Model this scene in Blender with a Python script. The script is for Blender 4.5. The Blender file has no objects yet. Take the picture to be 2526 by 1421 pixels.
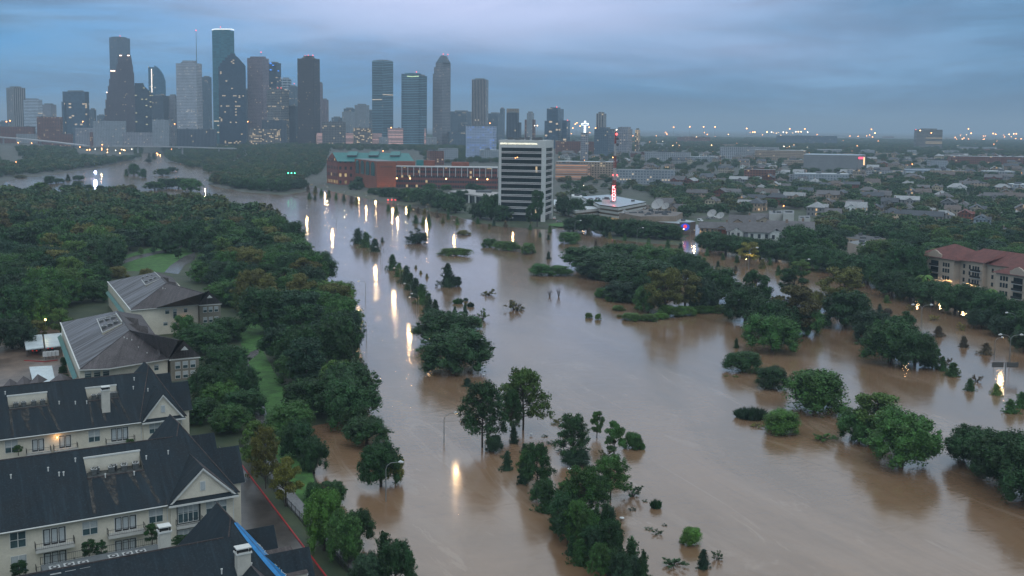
import bpy, bmesh, math, random
import numpy as np
from mathutils import Vector, Matrix, noise
R = math.radians
rnd = random.Random(7)
SC = bpy.context.scene; COL = SC.collection
# ---------------------------------------------------------------- camera, world, sun, exposure
W, H, F, HC = 2526.0, 1421.0, 2650.0, 78.0
PITCH, ROLL, SHIFT = R(5.5), R(0.6), -0.0565
cam = bpy.data.cameras.new('camera'); camo = bpy.data.objects.new('camera', cam); COL.objects.link(camo)
cam.sensor_width = 36; cam.lens = F/W*36; cam.shift_y = SHIFT; cam.clip_start = 1; cam.clip_end = 60000
RM = Matrix.Rotation(math.pi/2-PITCH, 3, 'X') @ Matrix.Rotation(ROLL, 3, 'Z')
camo.matrix_world = Matrix.Translation((0, 0, HC)) @ RM.to_4x4(); SC.camera = camo
def ray(px, py): return RM @ Vector(((px-W/2)/F, (H/2-py)/F + SHIFT*W/F, -1))
def P(px, py, z=0.0):                     # pixel of the photo -> world point at height z
    d = ray(px, py); t = (z-HC)/d.z; return Vector((d.x*t, d.y*t, z))
def PY(px, py, Y):                        # pixel -> world point at distance Y
    d = ray(px, py); t = Y/d.y; return Vector((d.x*t, Y, HC+d.z*t))
def proj(v):
    q = RM.transposed() @ (Vector(v)-Vector((0, 0, HC)))
    return (W/2+F*q.x/-q.z, H/2-F*(q.y/-q.z) + SHIFT*W)
SUN_EL, SUN_AZ = R(55), R(165)
w = bpy.data.worlds.new('World'); SC.world = w; w.use_nodes = True
N = w.node_tree.nodes; L = w.node_tree.links; N.clear()
def nd(t, **k):
    n = N.new(t)
    for a, b in k.items():
        if a.startswith('i_'): n.inputs[int(a[2:])].default_value = b
        else: setattr(n, a, b)
    return n
def M_(op, a, b=None, c=None, clamp=False):
    n = N.new('ShaderNodeMath'); n.operation = op; n.use_clamp = clamp
    for i, v in enumerate((a, b, c)):
        if v is None: continue
        if isinstance(v, (int, float)): n.inputs[i].default_value = v
        else: L.new(v, n.inputs[i])
    return n.outputs[0]
def MX(f, a, b, bt='MIX'):
    n = N.new('ShaderNodeMix'); n.data_type = 'RGBA'; n.blend_type = bt
    n.clamp_result = False
    for i, v in ((0, f), (6, a), (7, b)):
        if isinstance(v, (int, float)): n.inputs[i].default_value = v
        elif isinstance(v, tuple): n.inputs[i].default_value = (*v, 1)
        else: L.new(v, n.inputs[i])
    return n.outputs[2]
def NZ(vec, sc, det=3, rough=.5, dist=0):
    n = N.new('ShaderNodeTexNoise'); n.inputs['Scale'].default_value = sc; n.inputs['Detail'].default_value = det
    n.inputs['Roughness'].default_value = rough; n.inputs['Distortion'].default_value = dist
    L.new(vec, n.inputs['Vector']); return n.outputs[0]
def MAP(vec, s=(1, 1, 1), l=(0, 0, 0), r=(0, 0, 0)):
    n = N.new('ShaderNodeMapping'); n.inputs['Scale'].default_value = s; n.inputs['Location'].default_value = l
    n.inputs['Rotation'].default_value = r; L.new(vec, n.inputs['Vector']); return n.outputs[0]
def RNG(v, a, b, c=0., d=1.):
    n = N.new('ShaderNodeMapRange'); L.new(v, n.inputs[0])
    for i, x in enumerate((a, b, c, d)): n.inputs[i+1].default_value = x
    n.interpolation_type = 'SMOOTHSTEP'; return n.outputs[0]
tc = nd('ShaderNodeTexCoord').outputs['Generated']
sep = N.new('ShaderNodeSeparateXYZ'); L.new(tc, sep.inputs[0]); sx, sy, sz = sep.outputs
az = M_('ARCTAN2', sx, sy)
sky = nd('ShaderNodeTexSky', sky_type='NISHITA', sun_disc=False, sun_elevation=SUN_EL, sun_rotation=SUN_AZ, air_density=1.5, dust_density=3)
cl1 = NZ(MAP(tc, (1.6, 1.6, 9), (3, 1, 0)), 1.7, 6, .55, .6)
cl2 = NZ(MAP(tc, (3, 3, 26), (8, 2, 4), (0, R(4), 0)), 2.2, 5, .6, .4)
def lobe(a0, e0, wa, we):
    a = M_('DIVIDE', M_('SUBTRACT', az, a0), wa); e = M_('DIVIDE', M_('SUBTRACT', sz, e0), we)
    return M_('EXPONENT', M_('MULTIPLY', M_('ADD', M_('MULTIPLY', a, a), M_('MULTIPLY', e, e)), -1.))
glow = M_('MAXIMUM', lobe(-.03, .125, .27, .062), M_('MULTIPLY', lobe(.12, .075, .22, .03), .45))
glow = M_('MULTIPLY', glow, RNG(cl1, .3, .62, .55, 1.15))
base = MX(RNG(az, -.5, .5), (.065, .26, .52), (.045, .14, .26))
base = MX(RNG(cl1, .35, .68), base, (.125, .28, .47))
cl3 = NZ(MAP(tc, (2.2, 2.2, 14), (1, 7, 2), (0, R(3), 0)), 1.6, 7, .62, .8)
base = MX(M_('MULTIPLY', RNG(cl3, .44, .62), .55), base, (.055, .115, .20)); base = MX(M_('MULTIPLY', RNG(cl3, .44, .30), .45), base, (.135, .30, .50))
base = MX(M_('MULTIPLY', RNG(cl2, .4, .66), .55), base, (.058, .125, .23))
col = MX(M_('MULTIPLY', glow, .95, clamp=True), base, (.43, .49, .71))
up = MX(RNG(cl1, .35, .65), (.40, .47, .53), (.60, .66, .70))
col = MX(1.0, col, (1.34, 1.34, 1.34), 'MULTIPLY'); col = MX(RNG(sz, .12, .42), col, MX(1.0, up, (1.35, 1.35, 1.35), 'MULTIPLY'))
col = MX(RNG(sz, -.3, -.02), (.05, .06, .08), col)
mixw = MX(.97, MX(1.0, sky.outputs[0], (.1, .1, .1), 'MULTIPLY'), col)
bg = nd('ShaderNodeBackground'); L.new(mixw, bg.inputs[0]); bg.inputs[1].default_value = 1.12
L.new(bg.outputs[0], nd('ShaderNodeOutputWorld').inputs[0])
sl = bpy.data.lights.new('sun', 'SUN'); sl.energy = .5; sl.angle = R(30); sl.color = (.82, .9, 1)
so = bpy.data.objects.new('sun', sl); COL.objects.link(so)
so.rotation_euler = Vector((-math.sin(SUN_AZ)*math.cos(SUN_EL), -math.cos(SUN_AZ)*math.cos(SUN_EL), -math.sin(SUN_EL))).to_track_quat('-Z', 'Y').to_euler()
SC.view_settings.view_transform = 'Standard'; SC.view_settings.look = 'None'; SC.view_settings.gamma = 1
SC.view_settings.exposure = 0.04
SC.render.engine = 'CYCLES'; SC.cycles.max_bounces = 5; SC.cycles.diffuse_bounces = 2; SC.cycles.glossy_bounces = 3
SC.cycles.transmission_bounces = 2; SC.cycles.volume_bounces = 0; SC.cycles.sample_clamp_indirect = 6
# ---------------------------------------------------------------- materials
MATS = {}
def newmat(name):
    global N, L
    m = bpy.data.materials.new(name); m.use_nodes = True; N = m.node_tree.nodes; L = m.node_tree.links; N.clear()
    b = N.new('ShaderNodeBsdfPrincipled'); o = N.new('ShaderNodeOutputMaterial'); L.new(b.outputs[0], o.inputs[0]); MATS[name] = m
    return m, b
def setc(sock, v):
    if isinstance(v, tuple): sock.default_value = (*v, 1)
    elif isinstance(v, (int, float)): sock.default_value = v
    else: L.new(v, sock)
def objc(): return nd('ShaderNodeTexCoord').outputs['Object']
def geo(): return nd('ShaderNodeNewGeometry').outputs['Position']
def mat(name, c, rough=.8, var=.25, sc=.5, emis=None, es=1., metal=0., bump=0.):
    m, b = newmat(name)
    if var:
        v = geo(); n = NZ(v, sc, 5, .6); n2 = NZ(v, sc*7, 3)
        f = M_('ADD', M_('MULTIPLY', n, .65), M_('MULTIPLY', n2, .35))
        cc = MX(RNG(f, .3, .7), tuple(x*(1-var) for x in c), tuple(min(1, x*(1+var)) for x in c))
        L.new(cc, b.inputs['Base Color'])
        if bump:
            bp = N.new('ShaderNodeBump'); bp.inputs['Strength'].default_value = bump; L.new(n2, bp.inputs['Height']); L.new(bp.outputs[0], b.inputs['Normal'])
    else: b.inputs['Base Color'].default_value = (*c, 1)
    b.inputs['Roughness'].default_value = rough; b.inputs['Metallic'].default_value = metal
    if emis: b.inputs['Emission Color'].default_value = (*emis, 1); b.inputs['Emission Strength'].default_value = es
    return m
def facade(name, wall, glass, bw=3., fh=3.6, ww=.6, wh=.5, lit=.05, lc=(1., .75, .45), es=.55, band=0., rough=.7, gr=.2, var=.12, off=(0, 0)):
    """wall with a window grid; UV in metres"""
    m, b = newmat(name)
    uv = nd('ShaderNodeTexCoord').outputs['UV']; s = N.new('ShaderNodeSeparateXYZ'); L.new(uv, s.inputs[0])
    u = M_('DIVIDE', M_('ADD', s.outputs[0], off[0]), bw); v = M_('DIVIDE', M_('ADD', s.outputs[1], off[1]), fh)
    fu = M_('ABSOLUTE', M_('SUBTRACT', M_('FRACT', u), .5)); fv = M_('ABSOLUTE', M_('SUBTRACT', M_('FRACT', v), .5))
    mask = M_('MULTIPLY', M_('LESS_THAN', fu, ww/2), M_('LESS_THAN', fv, wh/2))
    cb = N.new('ShaderNodeCombineXYZ'); L.new(M_('FLOOR', u), cb.inputs[0]); L.new(M_('FLOOR', v), cb.inputs[1])
    oi = nd('ShaderNodeObjectInfo').outputs['Random']; L.new(M_('MULTIPLY', oi, 97.), cb.inputs[2])
    wn = N.new('ShaderNodeTexWhiteNoise'); L.new(cb.outputs[0], wn.inputs[0]); r = wn.outputs[0]
    lo = NZ(MAP(cb.outputs[0], (.11, .3, 1)), 1., 2)
    fl_ = N.new('ShaderNodeTexWhiteNoise'); fl_.noise_dimensions = '1D'; L.new(M_('ADD', M_('FLOOR', v), M_('MULTIPLY', oi, 53.)), fl_.inputs['W'])
    litm = M_('MULTIPLY', M_('GREATER_THAN', M_('ADD', r, M_('ADD', M_('MULTIPLY', M_('SUBTRACT', lo, .5), .25), M_('MULTIPLY', M_('GREATER_THAN', fl_.outputs[0], .9), lit*3.))), 1-lit*.45), mask)
    wv = NZ(geo(), .06, 4, .6)
    wc = MX(RNG(wv, .3, .7), tuple(x*(1-var) for x in wall), tuple(min(1, x*(1+var)) for x in wall))
    gc = MX(r, tuple(x*.75 for x in glass), tuple(min(1, x*1.25) for x in glass))
    L.new(MX(mask, wc, gc), b.inputs['Base Color'])
    L.new(M_('MULTIPLY_ADD', mask, gr-rough, rough), b.inputs['Roughness'])
    b.inputs['Emission Color'].default_value = (*lc, 1)
    L.new(M_('MULTIPLY', litm, M_('MULTIPLY', es, M_('ADD', wn.outputs[0], .1))), b.inputs['Emission Strength'])
    return m
# ---------------------------------------------------------------- mesh builder and object helpers
class MB:
    def __init__(s): s.v = []; s.f = []; s.u = []; s.m = []
    def face(s, pts, mi=0, uvs=None):
        n = len(s.v); pts = [Vector(p) for p in pts]; s.v += pts; s.f.append(tuple(range(n, n+len(pts)))); s.m.append(mi)
        if uvs is None:
            nrm = Vector((0, 0, 0))
            for i in range(1, len(pts)-1): nrm += (pts[i]-pts[0]).cross(pts[i+1]-pts[0])
            if nrm.length < 1e-9: nrm = Vector((0, 0, 1))
            nrm.normalize()
            if abs(nrm.z) > .95: uvs = [(p.x, p.y) for p in pts]
            else:
                t = Vector((0, 0, 1)).cross(nrm).normalized(); bt = nrm.cross(t); uvs = [(p.dot(t), p.dot(bt)) for p in pts]
        s.u += list(uvs)
    def quad(s, a, b, c, d, mi=0): s.face((a, b, c, d), mi)
    def prism(s, poly, z0, z1, mi=0, top=None, bot=False, zt=None):
        """vertical walls round a CCW footprint, UV in metres"""
        n = len(poly); acc = 0.
        for i in range(n):
            a, b = Vector(poly[i][:2]), Vector(poly[(i+1) % n][:2]); l = (b-a).length
            za = z1 if zt is None else zt[i]; zb = z1 if zt is None else zt[(i+1) % n]
            s.face([(*a, z0), (*b, z0), (*b, zb), (*a, za)], mi, [(acc, 0), (acc+l, 0), (acc+l, zb-z0), (acc, za-z0)]); acc += math.ceil(l)
        s.face([(*Vector(p[:2]), z1 if zt is None else zt[i]) for i, p in enumerate(poly)], mi if top is None else top)
        if bot: s.face([(*Vector(p[:2]), z0) for p in reversed(poly)], mi)
    def box(s, c, size, ang=0., mi=0, top=None, bot=True):
        """box with centre of base c"""
        x, y = size[0]/2, size[1]/2; ca, sa = math.cos(ang), math.sin(ang)
        s.prism([(c[0]+ca*a-sa*b, c[1]+sa*a+ca*b) for a, b in ((-x, -y), (x, -y), (x, y), (-x, y))], c[2], c[2]+size[2], mi, top, bot)
    def tube(s, pts, rad, n=6, mi=0, cap=True):
        pts = [Vector(p) for p in pts]
        if not isinstance(rad, (list, tuple)): rad = [rad]*len(pts)
        rings = []
        for i, p in enumerate(pts):
            d = (pts[min(i+1, len(pts)-1)]-pts[max(i-1, 0)]).normalized()
            a = d.orthogonal().normalized(); b = d.cross(a)
            if i:
                pa = prev - d*prev.dot(d); a = pa.normalized(); b = d.cross(a)
            prev = a
            rings.append([p+(a*math.cos(2*math.pi*k/n)+b*math.sin(2*math.pi*k/n))*rad[i] for k in range(n)])
        for i in range(len(rings)-1):
            for k in range(n): s.face((rings[i][k], rings[i][(k+1) % n], rings[i+1][(k+1) % n], rings[i+1][k]), mi, [(0, 0)]*4)
        if cap: s.face(rings[-1], mi, [(0, 0)]*n); s.face(rings[0][::-1], mi, [(0, 0)]*n)
    def blob(s, c, r, mi=0, seed=0, amp=.2, seg=8, ring=5):
        c = Vector(c); g = []
        for j in range(ring+1):
            th = math.pi*j/ring; row = []
            for i in range(seg):
                ph = 2*math.pi*i/seg; d = Vector((math.sin(th)*math.cos(ph), math.sin(th)*math.sin(ph), math.cos(th)))
                k = 1+amp*noise.noise(d*1.7+Vector((seed*3.1, 0, 0)))*2
                row.append(c+Vector((d.x*r[0], d.y*r[1], d.z*r[2]))*k)
            g.append(row)
        for j in range(ring):
            for i in range(seg): s.face((g[j][i], g[j+1][i], g[j+1][(i+1) % seg], g[j][(i+1) % seg]), mi, [(0, 0)]*4)
    def mesh(s, name, mats):
        me = bpy.data.meshes.new(name); me.from_pydata([tuple(p) for p in s.v], [], s.f)
        for m in (mats if isinstance(mats, (list, tuple)) else [mats]): me.materials.append(m)
        me.polygons.foreach_set('material_index', s.m)
        ul = me.uv_layers.new(name='UVMap'); ul.data.foreach_set('uv', np.array(s.u, dtype=np.float32).ravel())
        me.update(); return me
    def build(s, name, mats, parent=None, loc=None):
        me = s.mesh(name, mats)
        if loc is not None: me.transform(Matrix.Translation(-Vector(loc)))
        o = bpy.data.objects.new(name, me); COL.objects.link(o)
        if loc is not None: o.location = loc
        if parent is not None: o.parent = parent; o.matrix_parent_inverse = Matrix.Translation(-parent.location) if loc is None or True else Matrix()
        return o
def tag(o, label=None, cat=None, group=None, kind=None):
    if label: o['label'] = label
    if cat: o['category'] = cat
    if group: o['group'] = group
    if kind: o['kind'] = kind
    return o
def empty(name, loc, label=None, cat=None, group=None):
    o = bpy.data.objects.new(name, None); COL.objects.link(o); o.location = loc; o.empty_display_size = 1
    return tag(o, label, cat, group)
def struct(o, kind='structure'): o['kind'] = kind; return o
def rot2(a): return Vector((math.cos(a), math.sin(a))), Vector((-math.sin(a), math.cos(a)))
# ---------------------------------------------------------------- ground, water, paths
def sdist(X, Y, poly):
    """signed distance, positive inside"""
    d = np.full(X.shape, 1e9); inside = np.zeros(X.shape, bool); n = len(poly)
    for i in range(n):
        x1, y1 = poly[i][0], poly[i][1]; x2, y2 = poly[(i+1) % n][0], poly[(i+1) % n][1]
        ex, ey = x2-x1, y2-y1; wx, wy = X-x1, Y-y1
        t = np.clip((wx*ex+wy*ey)/(ex*ex+ey*ey+1e-9), 0, 1); d = np.minimum(d, np.hypot(wx-t*ex, wy-t*ey))
        c = ((y1 <= Y) & (y2 > Y)) | ((y2 <= Y) & (y1 > Y)); xi = x1+(Y-y1)/(y2-y1+1e-12)*ex; inside ^= c & (X < xi)
    return np.where(inside, d, -d)
WATER = [[(1130, 1700), (900, 1421), (850, 1300), (800, 1180), (765, 1090), (775, 1050), (850, 1030), (905, 980), (880, 900), (860, 830), (840, 740), (800, 670), (745, 620),
          (700, 560), (560, 520), (400, 505), (300, 492), (150, 490), (60, 490), (0, 478), (8, 450), (40, 440), (110, 432), (190, 421), (262, 410), (300, 398), (345, 395), (352, 376), (404, 378), (406, 402),
          (440, 410), (490, 424), (505, 440), (520, 458), (600, 474), (700, 482), (752, 474), (750, 455), (770, 462), (860, 482), (960, 500), (1100, 528), (1228, 560),
          (1350, 566), (1420, 556), (1500, 588), (1600, 600), (1680, 606), (1706, 560), (1722, 552), (1735, 590), (1770, 606), (1850, 628), (1990, 655), (2120, 690), (2260, 725), (2400, 776), (2560, 840),
          (3300, 1250), (3300, 2400), (1500, 2400)],
         [(380, 425), (300, 405), (420, 400), (600, 432), (560, 446)]]
WP = [[P(x, y) for x, y in pl] for pl in WATER]
# polar ground sheet, finer towards the camera
rs = [2.0]
while rs[-1] < 30000: rs.append(rs[-1]*(1.011 if rs[-1] > 110 and rs[-1] < 3500 else 1.12))
an = list(np.linspace(-180, -34, 24)[:-1])+list(np.linspace(-34, 34, 330))+list(np.linspace(34, 180, 24)[1:-1])
an = [R(a) for a in an]
RR, AA = np.meshgrid(np.array(rs), np.array(an), indexing='ij'); GX, GY = RR*np.sin(AA), RR*np.cos(AA)
sd = np.full(GX.shape, -1e9)
for pl in WP: sd = np.maximum(sd, sdist(GX, GY, pl))
wob = 3.*np.sin(GX/11.+1.7*np.sin(GY/17.))*np.sin(GY/9.+GX/23.)
RAMP = lambda D: np.clip((D-1350)/1300., 0, 1)*21.
GZ = np.clip(-(sd+wob)*.12, -2.5, .9); GZ = GZ+RAMP(RR)*np.clip((-sd-15)/260., 0, 1)
def hgt(X, Y):
    X, Y = np.atleast_1d(np.asarray(X, float)), np.atleast_1d(np.asarray(Y, float)); s_ = np.full(X.shape, -1e9)
    for pl in WP: s_ = np.maximum(s_, sdist(X, Y, pl))
    return np.clip(-s_*.12, -2.5, .9)+RAMP(np.hypot(X, Y))*np.clip((-s_-15)/260., 0, 1)
def PT(px, py):
    z = .9
    for i in range(14): p = P(px, py, z); z = z*.4+.6*float(hgt(p.x, p.y)[0])
    return P(px, py, z)
LAND = .9
nr, na = GX.shape
vs = np.stack([GX, GY, GZ], -1).reshape(-1, 3)
ii, jj = np.meshgrid(np.arange(nr-1), np.arange(na), indexing='ij'); j2 = (jj+1) % na
fs = np.stack([ii*na+jj, ii*na+j2, (ii+1)*na+j2, (ii+1)*na+jj], -1).reshape(-1, 4)[:, ::-1]
me = bpy.data.meshes.new('ground'); me.from_pydata(vs.tolist(), [], fs.tolist())
m, b = newmat('ground'); g = geo()
n1 = NZ(g, .012, 5, .6); n2 = NZ(g, .12, 5, .65); n3 = NZ(g, 1.5, 3)
c = MX(RNG(n2, .35, .65), (.028, .05, .022), (.055, .075, .03)); c = MX(RNG(n1, .52, .6), c, (.07, .065, .055)); c = MX(M_('MULTIPLY', n3, .4), c, (.03, .035, .02))
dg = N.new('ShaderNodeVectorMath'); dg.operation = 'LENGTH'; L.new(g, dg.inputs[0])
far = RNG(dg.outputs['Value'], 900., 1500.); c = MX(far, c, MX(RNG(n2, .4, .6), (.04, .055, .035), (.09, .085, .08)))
L.new(c, b.inputs['Base Color']); b.inputs['Roughness'].default_value = .75
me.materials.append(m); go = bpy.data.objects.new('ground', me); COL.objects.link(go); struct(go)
# flood water: one sheet at z=0, the ground dips below it
m, b = newmat('flood_water'); g = geo()
gr = MAP(g, (1, 1, 1), (0, 0, 0), (0, 0, R(-112)))       # x now runs with the current
st = MAP(gr, (1.3, .6, 1))
sw = NZ(MAP(gr, (.007, .018, 1)), 1., 6, .62, 1.2)
sw3 = NZ(MAP(gr, (.011, .05, 1), (5, 3, 0)), 1., 7, .68, 2.4)
sw2 = NZ(MAP(gr, (.022, .06, 1), (5, 0, 0)), 1., 5, .6, 1.0)
c = MX(RNG(sw, .35, .65), (.185, .108, .060), (.27, .163, .096)); c = MX(M_('MULTIPLY', RNG(sw2, .45, .7), .4), c, (.31, .215, .15))
c = MX(M_('MULTIPLY', RNG(sw3, .56, .63), .30), c, (.38, .285, .215)); c = MX(M_('MULTIPLY', RNG(sw3, .42, .36), .25), c, (.14, .085, .055))
L.new(c, b.inputs['Base Color']); b.inputs['IOR'].default_value = 1.45; b.inputs['Coat Weight'].default_value = .6; b.inputs['Coat Roughness'].default_value = .12; b.inputs['Coat IOR'].default_value = 1.33; b.inputs['Specular IOR Level'].default_value = .8
L.new(RNG(sw2, .3, .7, .15, .22), b.inputs['Roughness'])
rp = NZ(st, 1.1, 4, .6, .4); rp2 = NZ(st, .22, 3, .55, .8)
h = M_('ADD', M_('MULTIPLY', rp, .07), M_('ADD', M_('MULTIPLY', rp2, .17), M_('MULTIPLY', sw3, .08)))
bp = N.new('ShaderNodeBump'); bp.inputs['Strength'].default_value = .5; bp.inputs['Distance'].default_value = 1.; L.new(h, bp.inputs['Height']); L.new(bp.outputs[0], b.inputs['Normal'])
xs = [p.x for pl in WP for p in pl]; ys = [p.y for pl in WP for p in pl]
mb = MB(); x0, x1, y0, y1 = min(xs)-30, max(xs)+30, min(ys)-60, max(ys)+30
mb.quad((x0, y0, 0), (x1, y0, 0), (x1, y1, 0), (x0, y1, 0)); struct(mb.build('water', m))
HAZE = .00012
# ---------------------------------------------------------------- vegetation
def leafmat(name, ramp=None):
    m, b = newmat(name); oi = nd('ShaderNodeObjectInfo'); g = geo(); ng = N.new('ShaderNodeNewGeometry')
    if ramp:
        cr = N.new('ShaderNodeValToRGB'); L.new(oi.outputs['Random'], cr.inputs[0]); e = cr.color_ramp.elements
        for i, (p_, c_) in enumerate(ramp):
            x = e[i] if i < 2 else e.new(p_)
            x.position = p_; x.color = (*c_, 1)
        c = cr.outputs[0]
    else: c = oi.outputs['Color']
    n1 = NZ(g, .28, 3, .6); isl = ng.outputs['Random Per Island']
    k = M_('ADD', M_('MULTIPLY', RNG(n1, .3, .7), .75), M_('MULTIPLY', isl, .65))
    hs = N.new('ShaderNodeHueSaturation'); L.new(c, hs.inputs['Color']); L.new(M_('ADD', .47, M_('MULTIPLY', n1, .06)), hs.inputs['Hue'])
    L.new(M_('ADD', .45, k), hs.inputs['Value'])
    L.new(hs.outputs[0], b.inputs['Base Color']); b.inputs['Roughness'].default_value = .55; b.inputs['Specular IOR Level'].default_value = .25
    return m
LEAF = leafmat('foliage')
LEAFR = leafmat('foliage_far', [(0, (.026, .06, .026)), (.3, (.042, .088, .028)), (.55, (.034, .074, .03)), (.75, (.06, .10, .03)), (.9, (.085, .095, .032)), (1, (.09, .08, .035))])
BARK = mat('bark', (.055, .042, .033), .9, .3, 2.)
def npmesh(name, V, Fq, mats, extra=None):
    """V (n,3), Fq (m,4) quads; extra = MB appended"""
    if extra is not None and extra.v:
        n0 = len(V); V = np.vstack([V, np.array([tuple(p) for p in extra.v])]); Fq = list(Fq.tolist())+[tuple(i+n0 for i in f) for f in extra.f]
        me = bpy.data.meshes.new(name); me.from_pydata(V.tolist(), [], Fq)
    else:
        me = bpy.data.meshes.new(name); me.from_pydata(V.tolist(), [], Fq.tolist())
    for m in mats: me.materials.append(m)
    me.update(); return me
def leaves(rs_, C, Rd, n, size, shell=.55, flat=0., up=.3):
    """n leaf quads spread over the clumps C with radii Rd"""
    C = np.array(C, float); Rd = np.array(Rd, float)
    wgt = (Rd[:, 0]*Rd[:, 1]*Rd[:, 2])**.72; wgt /= wgt.sum()
    k = rs_.choice(len(C), n, p=wgt); d = rs_.normal(size=(n, 3)); d /= np.linalg.norm(d, axis=1)[:, None]
    d[:, 2] = np.where(rs_.rand(n) < up, np.abs(d[:, 2]), d[:, 2])
    rr = shell+(1.22-shell)*rs_.rand(n)**.8; p = C[k]+d*Rd[k]*rr[:, None]
    nn = d+rs_.normal(size=(n, 3))*.75; nn[:, 2] += flat; nn /= np.linalg.norm(nn, axis=1)[:, None]
    a = np.cross(nn, rs_.normal(size=(n, 3))); a /= np.linalg.norm(a, axis=1)[:, None]+1e-9; b = np.cross(nn, a)
    s = size*(.6+.8*rs_.rand(n))[:, None]; a *= s*.62; b *= s*.42
    V = np.stack([p-a, p-b*1., p+a, p+b], 1).reshape(-1, 3); Fq = np.arange(4*n).reshape(-1, 4); return V, Fq
PROTO = {}
def proto(kind, seed, n, size, far=False):
    key = (kind, seed, far)
    if key in PROTO: return PROTO[key]
    rs_ = np.random.RandomState(seed*31+7); q = random.Random(seed); C = []; Rd = []; tr = MB(); core = MB()
    H_ = 10.; Rw = 5.          # every prototype is 10 high and 10 wide, the copies are scaled
    sh = .5; up = .3; coreS = .62; fl = 0.
    if kind == 'oak':          # wide dome, lobed
        nlob = 6
        for i in range(60):
            u = q.random(); ph = q.random()*6.283; z = 1.6+7.0*u; t = (z-1.6)/7.4
            rad = Rw*math.sqrt(max(0., 1-(abs(t-.32)/.78)**2.2))*(1+.16*math.sin(ph*3+seed)+.10*math.sin(ph*5+seed*2))
            k = .8 if q.random() < .75 else q.random()*.6; r = .7+q.random()*.65
            C.append((math.cos(ph)*rad*k*.95, math.sin(ph)*rad*k*.95, z)); Rd.append((r*1.05, r*1.05, r*1.4))
        for i in range(8): C.append((q.uniform(-2, 2), q.uniform(-2, 2), q.uniform(7, 8.6))); Rd.append((1.4, 1.4, .9))
        for i in range(34):                 # stray sprigs break the outline
            ph = q.random()*6.283; el = q.uniform(-.15, 1.2); k = q.uniform(.98, 1.16); r = q.uniform(.28, .6); C.append((math.cos(ph)*math.cos(el)*4.9*k, math.sin(ph)*math.cos(el)*4.9*k, 4.2+math.sin(el)*5.*k)); Rd.append((r, r, r))
        C.append((0, 0, 4.6)); Rd.append((3.1, 3.1, 2.7))
        tr.tube([(0, 0, -2), (.05, 0, 1.2), (.1, .1, 2.6)], [.42, .33, .28], 7)
        for i in range(6):
            a = i*1.05+q.random(); tr.tube([(.1, .1, 2.0+.25*i), (math.cos(a)*1.5, math.sin(a)*1.5, 3.6+.2*i), (math.cos(a)*3.2, math.sin(a)*3.2, 4.9+.35*i)], [.2, .13, .05], 5)
    elif kind == 'tall':       # taller, looser crown of separate clumps
        for i in range(38):
            z = 2.6+7*q.random(); t = (z-2.2)/7.8; ph = q.random()*6.283
            rad = Rw*.92*math.sin(math.pi*min(1, max(.08, t*.86+.12)))**.6; k = q.uniform(.35, .9); r = q.uniform(.65, 1.15)
            C.append((math.cos(ph)*rad*k, math.sin(ph)*rad*k, z)); Rd.append((r*1.2, r*1.2, r*.75))
        coreS = .62; sh = .3
        tr.tube([(0, 0, -2), (.1, 0, 2.5), (-.1, .1, 6), (0, 0, 9)], [.36, .27, .17, .05], 7)
        for i in range(10):
            a = i*2.4; z = 2.4+i*.6; l = 3.4-.2*i; tr.tube([(0, 0, z), (math.cos(a)*l*.5, math.sin(a)*l*.5, z+.9), (math.cos(a)*l, math.sin(a)*l, z+1.5)], [.13, .08, .03], 5)
    elif kind == 'pine':       # bare stem, dome of small needle tufts
        tr.tube([(0, 0, -2), (.12, 0, 3), (-.05, .1, 6.5), (0, 0, 9.4)], [.2, .17, .12, .04], 7)
        for i in range(58):
            a = i*2.4+q.random()*.9; z = 2.6+6.8*(i/58.); t = max(0, (z-3)/6.7); l = (4.7*math.sqrt(max(.02, 1-t**2.4)))*q.uniform(.6, 1.); zz = z+.6+q.uniform(-.3, .5)-max(0, (l-3))*.5
            tip = (math.cos(a)*l, math.sin(a)*l, min(9.6, zz)); tr.tube([(0, 0, z-.5), (tip[0]*.55, tip[1]*.55, z+.1), tip], [.07, .045, .02], 4)
            for j in range(3):
                f = (1., .78, .55)[j]; r = q.uniform(.42, .85); C.append((tip[0]*f+q.uniform(-.35, .35), tip[1]*f+q.uniform(-.35, .35), (z-.2)*(1-f)+tip[2]*f+q.uniform(-.15, .5))); Rd.append((r*1.05, r*1.05, r*.95))
        coreS = 0; sh = .1
    elif kind == 'cone':       # young conifer standing in the flood
        tr.tube([(0, 0, -1), (0, 0, 9.6)], [.3, .03], 5)
        for i in range(90):
            z = .1+9.2*(i/90.)**1.15; a = i*2.4; l = 4.7*max(.02, 1-z/10.4)**.7*q.uniform(.35, 1.1)*(1+.25*math.sin(a*2+seed)); rr_ = q.uniform(.5, 1.0)
            for f in (1., .6): C.append((math.cos(a)*l*f+.05*z*math.sin(seed), math.sin(a)*l*f, z+.25*(1-f)+q.uniform(-.3, .4))); Rd.append((rr_, rr_, rr_*.8))
        core.tube([(0, 0, 0), (.2, 0, 3), (.35*math.sin(seed), 0, 7.4)], [2.6, 1.7, .3], 7); sh = .1; coreS = 0
    elif kind == 'bush':       # low dome down to the water
        for i in range(30):
            ph = q.random()*6.283; u = q.random(); z = 1+7.2*u; rad = Rw*.86*math.sqrt(max(.05, 1-(z/10.)**2))*(1+.12*math.sin(3*ph+seed)); r = q.uniform(.9, 1.5)
            C.append((math.cos(ph)*rad*.86, math.sin(ph)*rad*.86, z)); Rd.append((r, r, r*1.2))
        C += [(0, 0, 8), (1, .6, 8.4), (-1.2, -.5, 8.2), (0, 0, 3.8)]; Rd += [(1.8, 1.8, 1.2)]*3+[(3.9, 3.9, 4.4)]
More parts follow.
